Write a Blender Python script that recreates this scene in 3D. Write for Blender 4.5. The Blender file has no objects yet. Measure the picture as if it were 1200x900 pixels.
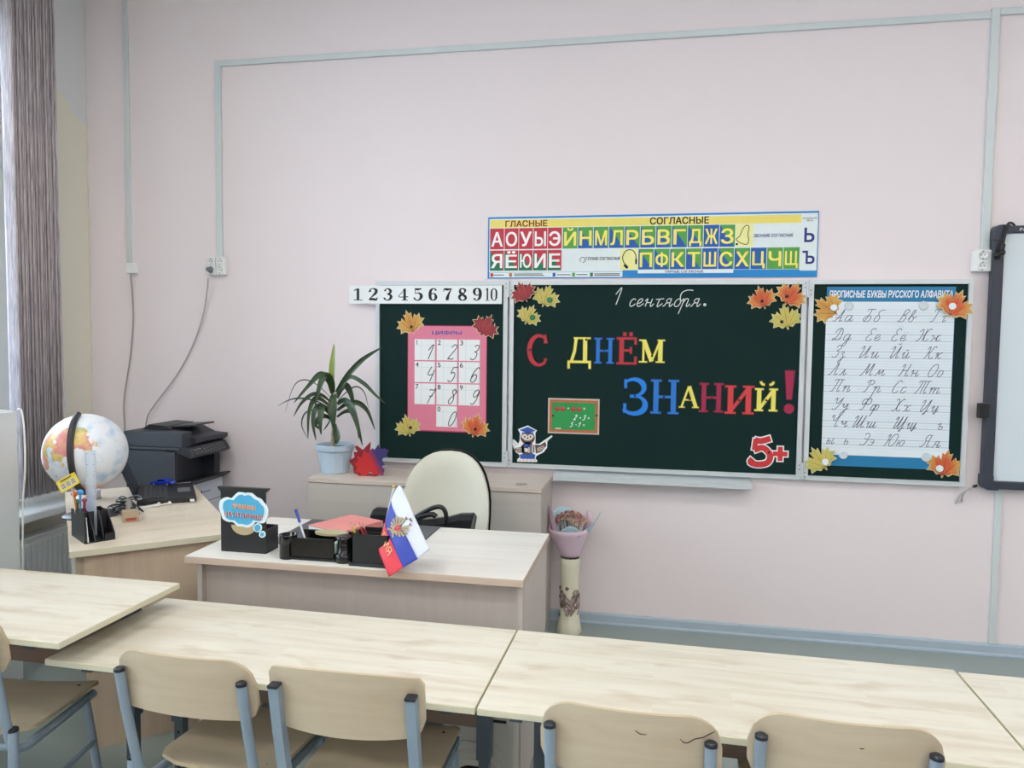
import bpy, bmesh, math, random
from mathutils import Vector, Matrix, geometry as mgeo
random.seed(7)
SC = bpy.context.scene
COL = SC.collection
PI = math.pi

# ------------------------------------------------------------------ camera
F_PX = 885.958
CAM_C = Vector((0.0254, -4.0113, 1.5157))
CAM_R = Vector((0.98211237, 0.18794836, 0.01143253))
CAM_U = Vector((-0.02202797, 0.05438253, 0.99827717))
CAM_W = Vector((-0.18700283, 0.98067219, -0.05754987))
cam_data = bpy.data.cameras.new('camera')
cam_data.sensor_fit = 'HORIZONTAL'
cam_data.sensor_width = 36.0
cam_data.lens = F_PX * 36.0 / 1200.0
cam_data.clip_start = 0.05
cam = bpy.data.objects.new('camera', cam_data)
COL.objects.link(cam)
cam.matrix_world = Matrix(((CAM_R.x, CAM_U.x, -CAM_W.x, CAM_C.x), (CAM_R.y, CAM_U.y, -CAM_W.y, CAM_C.y),
                           (CAM_R.z, CAM_U.z, -CAM_W.z, CAM_C.z), (0, 0, 0, 1)))
SC.camera = cam

# ------------------------------------------------------------------ world, lights, exposure
SKY_STRENGTH = 10.5
LAMP_STRENGTH = 19.0
SC.view_settings.view_transform = 'Standard'
SC.view_settings.look = 'None'
SC.view_settings.exposure = 0.0
SC.view_settings.gamma = 1.0
SC.view_settings.use_curve_mapping = False
world = bpy.data.worlds.new('overcast_sky')
SC.world = world
world.use_nodes = True
wn = world.node_tree.nodes
wl = world.node_tree.links
bg = wn['Background']
tc = wn.new('ShaderNodeTexCoord')
sep = wn.new('ShaderNodeSeparateXYZ')
wr = wn.new('ShaderNodeValToRGB')
wr.color_ramp.elements[0].position = 0.0
wr.color_ramp.elements[0].color = (0.35, 0.42, 0.55, 1)
wr.color_ramp.elements[1].position = 0.35
wr.color_ramp.elements[1].color = (0.80, 0.90, 1.0, 1)
wl.new(tc.outputs['Generated'], sep.inputs[0])
wl.new(sep.outputs['Z'], wr.inputs[0])
wl.new(wr.outputs[0], bg.inputs['Color'])
bg.inputs['Strength'].default_value = SKY_STRENGTH

WALL_X = -3.33      # window wall
RIGHT_X = 4.3
REAR_Y = -7.0
CEIL_Z = 3.6
WINDOWS = [(-2.15, -0.42), (-4.35, -2.62), (-6.55, -4.82)]
WIN_Z = (0.64, 3.25)
for i, (a, b) in enumerate(WINDOWS):            # daylight portals in the window openings
    ld = bpy.data.lights.new('daylight_portal', 'AREA')
    ld.shape = 'RECTANGLE'
    ld.size = WIN_Z[1] - WIN_Z[0]
    ld.size_y = b - a
    ld.cycles.is_portal = True
    lo = bpy.data.objects.new('daylight_portal', ld)
    COL.objects.link(lo)
    lo.location = (WALL_X - 0.42, (a + b) / 2, sum(WIN_Z) / 2)
    lo.rotation_euler = (0, -PI / 2, 0)


# ------------------------------------------------------------------ helpers
def lin(r, g, b):
    def f(c):
        c /= 255.0
        return c / 12.92 if c <= 0.04045 else ((c + 0.055) / 1.055) ** 2.4
    return (f(r), f(g), f(b), 1.0)


def bp(px, py, y):
    """photo pixel -> world point on the plane y = const (the chalkboard wall's planes)"""
    d = CAM_R * ((px - 600) / F_PX) + CAM_U * ((450 - py) / F_PX) + CAM_W
    t = (y - CAM_C.y) / d.y
    return CAM_C + d * t


def bx(px, py, y=-0.03):
    p = bp(px, py, y)
    return p.x, p.z


MATS = {}


def nodes_of(name):
    m = bpy.data.materials.new(name)
    m.use_nodes = True
    nt = m.node_tree
    return m, nt, nt.nodes, nt.links, nt.nodes['Principled BSDF']


def mat(name, rgb, rough=0.5, var=0.05, scale=30.0, metal=0.0, bump=0.0, spec=0.5, stretch=None, coat=0.0):
    """procedural plain material: base colour with soft noise variation"""
    if name in MATS:
        return MATS[name]
    m, nt, N, L, b = nodes_of(name)
    c = lin(*rgb)
    t = N.new('ShaderNodeTexCoord')
    nz = N.new('ShaderNodeTexNoise')
    nz.inputs['Scale'].default_value = scale
    nz.inputs['Detail'].default_value = 4
    if stretch:
        mp = N.new('ShaderNodeMapping')
        mp.inputs['Scale'].default_value = stretch
        L.new(t.outputs['Object'], mp.inputs[0])
        L.new(mp.outputs[0], nz.inputs['Vector'])
    else:
        L.new(t.outputs['Object'], nz.inputs['Vector'])
    mx = N.new('ShaderNodeMix')
    mx.data_type = 'RGBA'
    mx.inputs['A'].default_value = tuple(max(0, v * (1 - var)) for v in c[:3]) + (1,)
    mx.inputs['B'].default_value = tuple(min(1, v * (1 + var)) for v in c[:3]) + (1,)
    L.new(nz.outputs[0], mx.inputs['Factor'])
    L.new(mx.outputs['Result'], b.inputs['Base Color'])
    b.inputs['Roughness'].default_value = rough
    b.inputs['Metallic'].default_value = metal
    b.inputs['Specular IOR Level'].default_value = spec
    b.inputs['Coat Weight'].default_value = coat
    if bump:
        bm_ = N.new('ShaderNodeBump')
        bm_.inputs['Strength'].default_value = bump
        bm_.inputs['Distance'].default_value = 0.002
        L.new(nz.outputs[0], bm_.inputs['Height'])
        L.new(bm_.outputs[0], b.inputs['Normal'])
    MATS[name] = m
    return m


def wood(name, light, dark, plank=(0.55, 0.10), grain=(1.6, 26, 26), rough=0.35, amount=0.5, plankamt=0.35, knots=0.25):
    """laminate with staggered planks and streaky grain along local X"""
    if name in MATS:
        return MATS[name]
    m, nt, N, L, b = nodes_of(name)
    t = N.new('ShaderNodeTexCoord')
    br = N.new('ShaderNodeTexBrick')
    br.inputs['Scale'].default_value = 1.0
    br.inputs['Brick Width'].default_value = plank[0]
    br.inputs['Row Height'].default_value = plank[1]
    br.inputs['Mortar Size'].default_value = 0.0
    br.inputs['Color1'].default_value = (0, 0, 0, 1)
    br.inputs['Color2'].default_value = (1, 1, 1, 1)
    br.offset = 0.37
    L.new(t.outputs['Object'], br.inputs['Vector'])
    mp = N.new('ShaderNodeMapping')
    mp.inputs['Scale'].default_value = grain
    L.new(t.outputs['Object'], mp.inputs[0])
    add = N.new('ShaderNodeVectorMath')
    add.operation = 'ADD'
    L.new(mp.outputs[0], add.inputs[0])
    sc = N.new('ShaderNodeVectorMath')
    sc.operation = 'SCALE'
    sc.inputs['Scale'].default_value = 13.0
    if plank[0] < 5:
        L.new(br.outputs['Color'], sc.inputs[0])
    L.new(sc.outputs[0], add.inputs[1])
    nz = N.new('ShaderNodeTexNoise')
    nz.inputs['Scale'].default_value = 1.0
    nz.inputs['Detail'].default_value = 6
    nz.inputs['Roughness'].default_value = 0.6
    nz.inputs['Distortion'].default_value = 0.4
    L.new(add.outputs[0], nz.inputs['Vector'])
    nz2 = N.new('ShaderNodeTexNoise')          # soft patches / knots
    nz2.inputs['Scale'].default_value = 5.0
    nz2.inputs['Detail'].default_value = 3
    mp2 = N.new('ShaderNodeMapping')
    mp2.inputs['Scale'].default_value = (1, 3.2, 3.2)
    L.new(t.outputs['Object'], mp2.inputs[0])
    L.new(mp2.outputs[0], nz2.inputs['Vector'])
    r1 = N.new('ShaderNodeMapRange')
    r1.inputs['From Min'].default_value = 0.42
    r1.inputs['From Max'].default_value = 0.72
    r1.inputs['To Max'].default_value = amount
    L.new(nz.outputs[0], r1.inputs['Value'])
    r2 = N.new('ShaderNodeMapRange')
    r2.inputs['From Min'].default_value = 0.55
    r2.inputs['From Max'].default_value = 0.75
    r2.inputs['To Max'].default_value = knots
    L.new(nz2.outputs[0], r2.inputs['Value'])
    r3 = N.new('ShaderNodeMath')
    r3.operation = 'MULTIPLY'
    r3.inputs[1].default_value = plankamt
    if plank[0] < 5:
        L.new(br.outputs['Color'], r3.inputs[0])
    else:
        r3.inputs[0].default_value = 0.0
    a1 = N.new('ShaderNodeMath')
    a1.operation = 'ADD'
    L.new(r1.outputs[0], a1.inputs[0])
    L.new(r2.outputs[0], a1.inputs[1])
    a2 = N.new('ShaderNodeMath')
    a2.operation = 'ADD'
    a2.use_clamp = True
    L.new(a1.outputs[0], a2.inputs[0])
    L.new(r3.outputs[0], a2.inputs[1])
    mx = N.new('ShaderNodeMix')
    mx.data_type = 'RGBA'
    mx.inputs['A'].default_value = lin(*light)
    mx.inputs['B'].default_value = lin(*dark)
    L.new(a2.outputs[0], mx.inputs['Factor'])
    L.new(mx.outputs['Result'], b.inputs['Base Color'])
    b.inputs['Roughness'].default_value = rough
    MATS[name] = m
    return m


class MB:
    """collects geometry for ONE mesh object"""

    def __init__(self):
        self.v, self.f, self.m, self.s = [], [], [], []

    def add(self, vs, fs, mi=0, smooth=False, M=None):
        o = len(self.v)
        if M is not None:
            vs = [M @ Vector(p) for p in vs]
        self.v.extend([tuple(p) for p in vs])
        for fc in fs:
            self.f.append(tuple(i + o for i in fc))
            self.m.append(mi)
            self.s.append(smooth)
        return self

    def box(self, x0, x1, y0, y1, z0, z1, mi=0, M=None):
        vs = [(x0, y0, z0), (x1, y0, z0), (x1, y1, z0), (x0, y1, z0), (x0, y0, z1), (x1, y0, z1), (x1, y1, z1), (x0, y1, z1)]
        fs = [(0, 3, 2, 1), (4, 5, 6, 7), (0, 1, 5, 4), (1, 2, 6, 5), (2, 3, 7, 6), (3, 0, 4, 7)]
        return self.add(vs, fs, mi, False, M)

    def rbox(self, x0, x1, y0, y1, z0, z1, r=0.003, mi=0, M=None, seg=2):
        bm = bmesh.new()
        bmesh.ops.create_cube(bm, size=1.0)
        for v in bm.verts:
            v.co = Vector(((x0 + x1) / 2 + v.co.x * (x1 - x0), (y0 + y1) / 2 + v.co.y * (y1 - y0), (z0 + z1) / 2 + v.co.z * (z1 - z0)))
        bmesh.ops.bevel(bm, geom=list(bm.edges) + list(bm.verts), offset=r, segments=seg, affect='EDGES', profile=0.5)
        bm.verts.index_update()
        self.add([v.co.copy() for v in bm.verts], [[v.index for v in f.verts] for f in bm.faces], mi, False, M)
        bm.free()
        return self

    def tube(self, pts, r, seg=10, mi=0, M=None, closed=False, square=False, caps=True):
        pts = [Vector(p) for p in pts]
        n = len(pts)
        rs = r if isinstance(r, (list, tuple)) else [r] * n
        if square:
            seg = 4
        rings = []
        ref = None
        for i, p in enumerate(pts):
            if closed:
                t = pts[(i + 1) % n] - pts[i - 1]
            else:
                t = pts[min(i + 1, n - 1)] - pts[max(i - 1, 0)]
            t.normalize()
            if ref is None:
                ref = Vector((1, 0, 0)) if abs(t.x) < 0.8 else Vector((0, 1, 0))
            ref = (ref - t * ref.dot(t))
            if ref.length < 1e-6:
                ref = t.orthogonal()
            ref.normalize()
            bi = t.cross(ref)
            off = PI / 4 if square else 0
            k = math.sqrt(2) if square else 1
            rings.append([p + (ref * math.cos(off + 2 * PI * j / seg) + bi * math.sin(off + 2 * PI * j / seg)) * rs[i] * k for j in range(seg)])
        vs = [q for rg in rings for q in rg]
        fs = []
        for i in range(n if closed else n - 1):
            a, b2 = i * seg, ((i + 1) % n) * seg
            for j in range(seg):
                fs.append((a + j, a + (j + 1) % seg, b2 + (j + 1) % seg, b2 + j))
        self.add(vs, fs, mi, not square, M)
        if caps and not closed:
            self.add(rings[0], [tuple(reversed(range(seg)))], mi, False, M)
            self.add(rings[-1], [tuple(range(seg))], mi, False, M)
        return self

    def lathe(self, prof, seg=28, mi=0, M=None, c=(0, 0, 0), smooth=True):
        vs, fs = [], []
        for (r, z) in prof:
            for j in range(seg):
                a = 2 * PI * j / seg
                vs.append((c[0] + r * math.cos(a), c[1] + r * math.sin(a), c[2] + z))
        for i in range(len(prof) - 1):
            for j in range(seg):
                fs.append((i * seg + j, i * seg + (j + 1) % seg, (i + 1) * seg + (j + 1) % seg, (i + 1) * seg + j))
        self.add(vs, fs, mi, smooth, M)
        return self

    def cyl(self, c, r, h, seg=20, mi=0, M=None, r2=None):
        r2 = r if r2 is None else r2
        self.lathe([(r, 0), (r2, h)], seg, mi, M, c)
        self.lathe([(r2, h), (0.00001, h)], seg, mi, M, c, False)
        self.lathe([(0.00001, 0), (r, 0)], seg, mi, M, c, False)
        return self

    def ball(self, c, r, mi=0, seg=16, rings=10, sc=(1, 1, 1), M=None):
        vs, fs = [], []
        for i in range(rings + 1):
            th = PI * i / rings
            for j in range(seg):
                a = 2 * PI * j / seg
                vs.append((c[0] + r * sc[0] * math.sin(th) * math.cos(a), c[1] + r * sc[1] * math.sin(th) * math.sin(a), c[2] + r * sc[2] * math.cos(th)))
        for i in range(rings):
            for j in range(seg):
                fs.append((i * seg + j, (i + 1) * seg + j, (i + 1) * seg + (j + 1) % seg, i * seg + (j + 1) % seg))
        return self.add(vs, fs, mi, True, M)

    def prism(self, pts, y0, y1, mi=0, M=None, side=None):
        """outline in x,z (any concave polygon), front face at y0, back at y1"""
        n = len(pts)
        ar = sum(pts[i][0] * pts[(i + 1) % n][1] - pts[(i + 1) % n][0] * pts[i][1] for i in range(n))
        if ar < 0:
            pts = list(reversed(pts))
        vs = [(x, y0, z) for x, z in pts] + [(x, y1, z) for x, z in pts]
        self.add(vs, [tuple(range(n)), tuple(range(2 * n - 1, n - 1, -1))], mi, False, M)
        self.add(vs, [((i + 1) % n, i, n + i, n + (i + 1) % n) for i in range(n)], mi if side is None else side, False, M)
        return self

    def slab(self, pts, z0, z1, mi=0, M=None, side=None):
        """outline in x,y extruded in z"""
        n = len(pts)
        ar = sum(pts[i][0] * pts[(i + 1) % n][1] - pts[(i + 1) % n][0] * pts[i][1] for i in range(n))
        if ar < 0:
            pts = list(reversed(pts))
        vs = [(x, y, z1) for x, y in pts] + [(x, y, z0) for x, y in pts]
        self.add(vs, [tuple(range(n)), tuple(range(2 * n - 1, n - 1, -1))], mi, False, M)
        self.add(vs, [(i, n + i, n + (i + 1) % n, (i + 1) % n) for i in range(n)], mi if side is None else side, False, M)
        return self

    def ribbon(self, pts, w, y, th=0.0006, mi=0, M=None):
        """flat stroke in the x,z plane facing -y; w a number or one width per point"""
        self.k = getattr(self, 'k', 0) + 1
        y -= 0.00010 * (self.k % 5)
        n = len(pts)
        ws = w if isinstance(w, (list, tuple)) else [w] * n
        A, B = [], []
        for i in range(n):
            x0, z0 = pts[max(i - 1, 0)]
            x1, z1 = pts[min(i + 1, n - 1)]
            dx, dz = x1 - x0, z1 - z0
            l = math.hypot(dx, dz) or 1
            nx, nz = -dz / l, dx / l
            A.append((pts[i][0] + nx * ws[i] / 2, pts[i][1] + nz * ws[i] / 2))
            B.append((pts[i][0] - nx * ws[i] / 2, pts[i][1] - nz * ws[i] / 2))
        ys_ = [y - 0.0005 * i / n for i in range(n)]
        vs = [(x, yy, z) for (x, z), yy in zip(A, ys_)] + [(x, yy, z) for (x, z), yy in zip(B, ys_)] + [(x, yy + th, z) for (x, z), yy in zip(A, ys_)] + [(x, yy + th, z) for (x, z), yy in zip(B, ys_)]
        fs = []
        for i in range(n - 1):
            fs += [(i, n + i, n + i + 1, i + 1), (2 * n + i, i, i + 1, 2 * n + i + 1), (n + i, 3 * n + i, 3 * n + i + 1, n + i + 1)]
        fs += [(0, 2 * n, 3 * n, n), (n - 1, 2 * n - 1, 4 * n - 1, 3 * n - 1)]
        return self.add(vs, fs, mi, False, M)

    def build(self, name, mats, parent=None, origin=None):
        me = bpy.data.meshes.new(name)
        o = bpy.data.objects.new(name, me)
        vs = self.v
        if parent is not None:
            ox, oy, oz = parent.get('_o', (0, 0, 0)) if origin is None else origin
            vs = [(x - ox, y - oy, z - oz) for x, y, z in vs]
        elif origin is not None:
            vs = [(x - origin[0], y - origin[1], z - origin[2]) for x, y, z in vs]
            o.location = origin
        me.from_pydata(vs, [], self.f)
        if not isinstance(mats, (list, tuple)):
            mats = [mats]
        for m_ in mats:
            me.materials.append(m_)
        me.polygons.foreach_set('material_index', self.m)
        me.polygons.foreach_set('use_smooth', self.s)
        me.update()
        COL.objects.link(o)
        if parent is not None:
            o.parent = parent
        return o


WORLD_O = {}


class Thing:
    pass


def tag(o, label, cat, group=None):
    o['label'] = label
    o['category'] = cat
    if group:
        o['group'] = group
    return o


def thing(name, label, cat, loc=(0, 0, 0), group=None, rotz=0.0):
    o = bpy.data.objects.new(name, None)
    o.empty_display_size = 0.05
    COL.objects.link(o)
    o.location = loc
    o.rotation_euler = (0, 0, rotz)
    tag(o, label, cat, group)
    return o


def part(mb, name, mats, parent, wo=True, sub=False):
    """a part built in WORLD coordinates (wo) or in the thing's local ones"""
    if wo:
        p = parent
        loc = Vector((0, 0, 0))
        while p is not None:
            loc = loc + p.location
            p = p.parent
        return mb.build(name, mats, parent, origin=tuple(loc))
    return mb.build(name, mats, parent, origin=(0, 0, 0))


def struct(mb, name, mats, parent=None):
    o = mb.build(name, mats, parent, origin=(0, 0, 0))
    if parent is None:
        o['kind'] = 'structure'
    return o


def copy_tree(o, parent=None):
    c = o.copy()
    COL.objects.link(c)
    if parent is not None:
        c.parent = parent
    for ch in [q for q in bpy.data.objects if q.parent is o]:
        copy_tree(ch, c)
    return c


# ---- text
_tcache = {}


def glyphs(s, bold=0.0, shear=0.0):
    k = (s, bold, shear)
    if k in _tcache:
        return _tcache[k]
    cu = bpy.data.curves.new('txt', 'FONT')
    cu.body = s
    cu.size = 1.0
    cu.shear = shear
    cu.resolution_u = 4
    o = bpy.data.objects.new('txt', cu)
    COL.objects.link(o)
    bpy.context.view_layer.update()
    dg = bpy.context.evaluated_depsgraph_get()
    ev = o.evaluated_get(dg)
    cv = ev.to_curve(dg)
    loops = []
    for sp in cv.splines:
        pts = []
        bz = list(sp.bezier_points)
        for i in range(len(bz)):
            p, q = bz[i], bz[(i + 1) % len(bz)]
            straight = (p.handle_right - p.co).length < 1e-6 and (q.handle_left - q.co).length < 1e-6
            d = q.co - p.co
            if not straight and d.length > 1e-9:
                u = d.normalized()
                straight = all(abs((h - p.co).x * u.y - (h - p.co).y * u.x) < 1e-5 for h in (p.handle_right, q.handle_left))
            if straight:
                pts.append((p.co.x, p.co.y))
            else:
                pts += [(v.x, v.y) for v in mgeo.interpolate_bezier(p.co, p.handle_right, q.handle_left, q.co, 6)[:-1]]
        if len(pts) > 2:
            ar = sum(pts[i][0] * pts[(i + 1) % len(pts)][1] - pts[(i + 1) % len(pts)][0] * pts[i][1] for i in range(len(pts)))
            loops.append((ar, pts))
    ev.to_curve_clear()
    vs, fs = [], []
    edges = [(l[1][i], l[1][(i + 1) % len(l[1])]) for l in loops for i in range(len(l[1]))]
    ylo = min(e[0][1] for e in edges) - bold
    yhi = max(e[0][1] for e in edges) + bold

    def spans(y):
        xs = sorted((e[0][0] + (e[1][0] - e[0][0]) * (y - e[0][1]) / (e[1][1] - e[0][1]), 1 if e[1][1] > e[0][1] else -1)
                    for e in edges if (e[0][1] > y) != (e[1][1] > y))
        out, wnd = [], 0
        for x, d in xs:
            if wnd == 0:
                x0 = x
            wnd += d
            if wnd == 0 and x - x0 > 1e-5:
                out.append((x0 - bold, x + bold))
        return out
    nrow = max(8, int((yhi - ylo) / 0.0125))
    hh = (yhi - ylo) / nrow
    live = []
    for r in range(nrow + 1):
        y = ylo + (r + 0.5) * hh
        iv = []
        if r < nrow:
            raw = sorted(sum([spans(y + q * bold) for q in ((0,) if bold <= 0 else (-0.8, 0, 0.8))], []))
            for a, b in raw:
                if iv and a <= iv[-1][1]:
                    iv[-1] = (iv[-1][0], max(iv[-1][1], b))
                else:
                    iv.append((a, b))
        nxt = []
        for a, b, y0 in live:              # close bars that stop here, carry on those that do not change
            if any(abs(a - q[0]) < 1e-4 and abs(b - q[1]) < 1e-4 for q in iv):
                nxt.append((a, b, y0))
            else:
                k0 = len(vs)
                vs += [(a, y0), (b, y0), (b, ylo + r * hh), (a, ylo + r * hh)]
                fs.append((k0, k0 + 1, k0 + 2, k0 + 3))
        for q in iv:
            if not any(abs(q[0] - c[0]) < 1e-4 and abs(q[1] - c[1]) < 1e-4 for c in nxt):
                nxt.append((q[0], q[1], ylo + r * hh))
        live = nxt
    bpy.data.objects.remove(o)
    bpy.data.curves.remove(cu)
    _tcache[k] = (vs, fs)
    return vs, fs


def text_fit(mb, s, x0, x1, z0, z1, y, mi=0, bold=0.0, shear=0.0, M=None):
    """lettering stretched into the box x0..x1, z0..z1 on the plane y, facing -y"""
    vs, fs = glyphs(s, max(0.0, bold) * 0.8, shear)
    if not vs:
        return
    ax, bx_ = min(v[0] for v in vs), max(v[0] for v in vs)
    ay, by_ = min(v[1] for v in vs), max(v[1] for v in vs)
    sx = (x1 - x0) / (bx_ - ax)
    sz = (z1 - z0) / (by_ - ay)
    mb.add([(x0 + (vx - ax) * sx, y, z0 + (vy - ay) * sz) for vx, vy in vs], fs, mi, False, M)


def spline(pts, sub=5):
    if len(pts) < 3:
        return list(pts)
    out = []
    n = len(pts)
    dim = len(pts[0])
    for i in range(n - 1):
        p0, p1, p2, p3 = pts[max(i - 1, 0)], pts[i], pts[i + 1], pts[min(i + 2, n - 1)]
        for s in range(sub):
            t = s / sub
            out.append(tuple(0.5 * (2 * p1[k] + (-p0[k] + p2[k]) * t + (2 * p0[k] - 5 * p1[k] + 4 * p2[k] - p3[k]) * t * t +
                                    (-p0[k] + 3 * p1[k] - 3 * p2[k] + p3[k]) * t ** 3) for k in range(dim)))
    out.append(tuple(pts[-1]))
    return out


def parse(s):
    return [[tuple(float(q) for q in p.split(',')) for p in st.split()] for st in s.split(';')]


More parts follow.
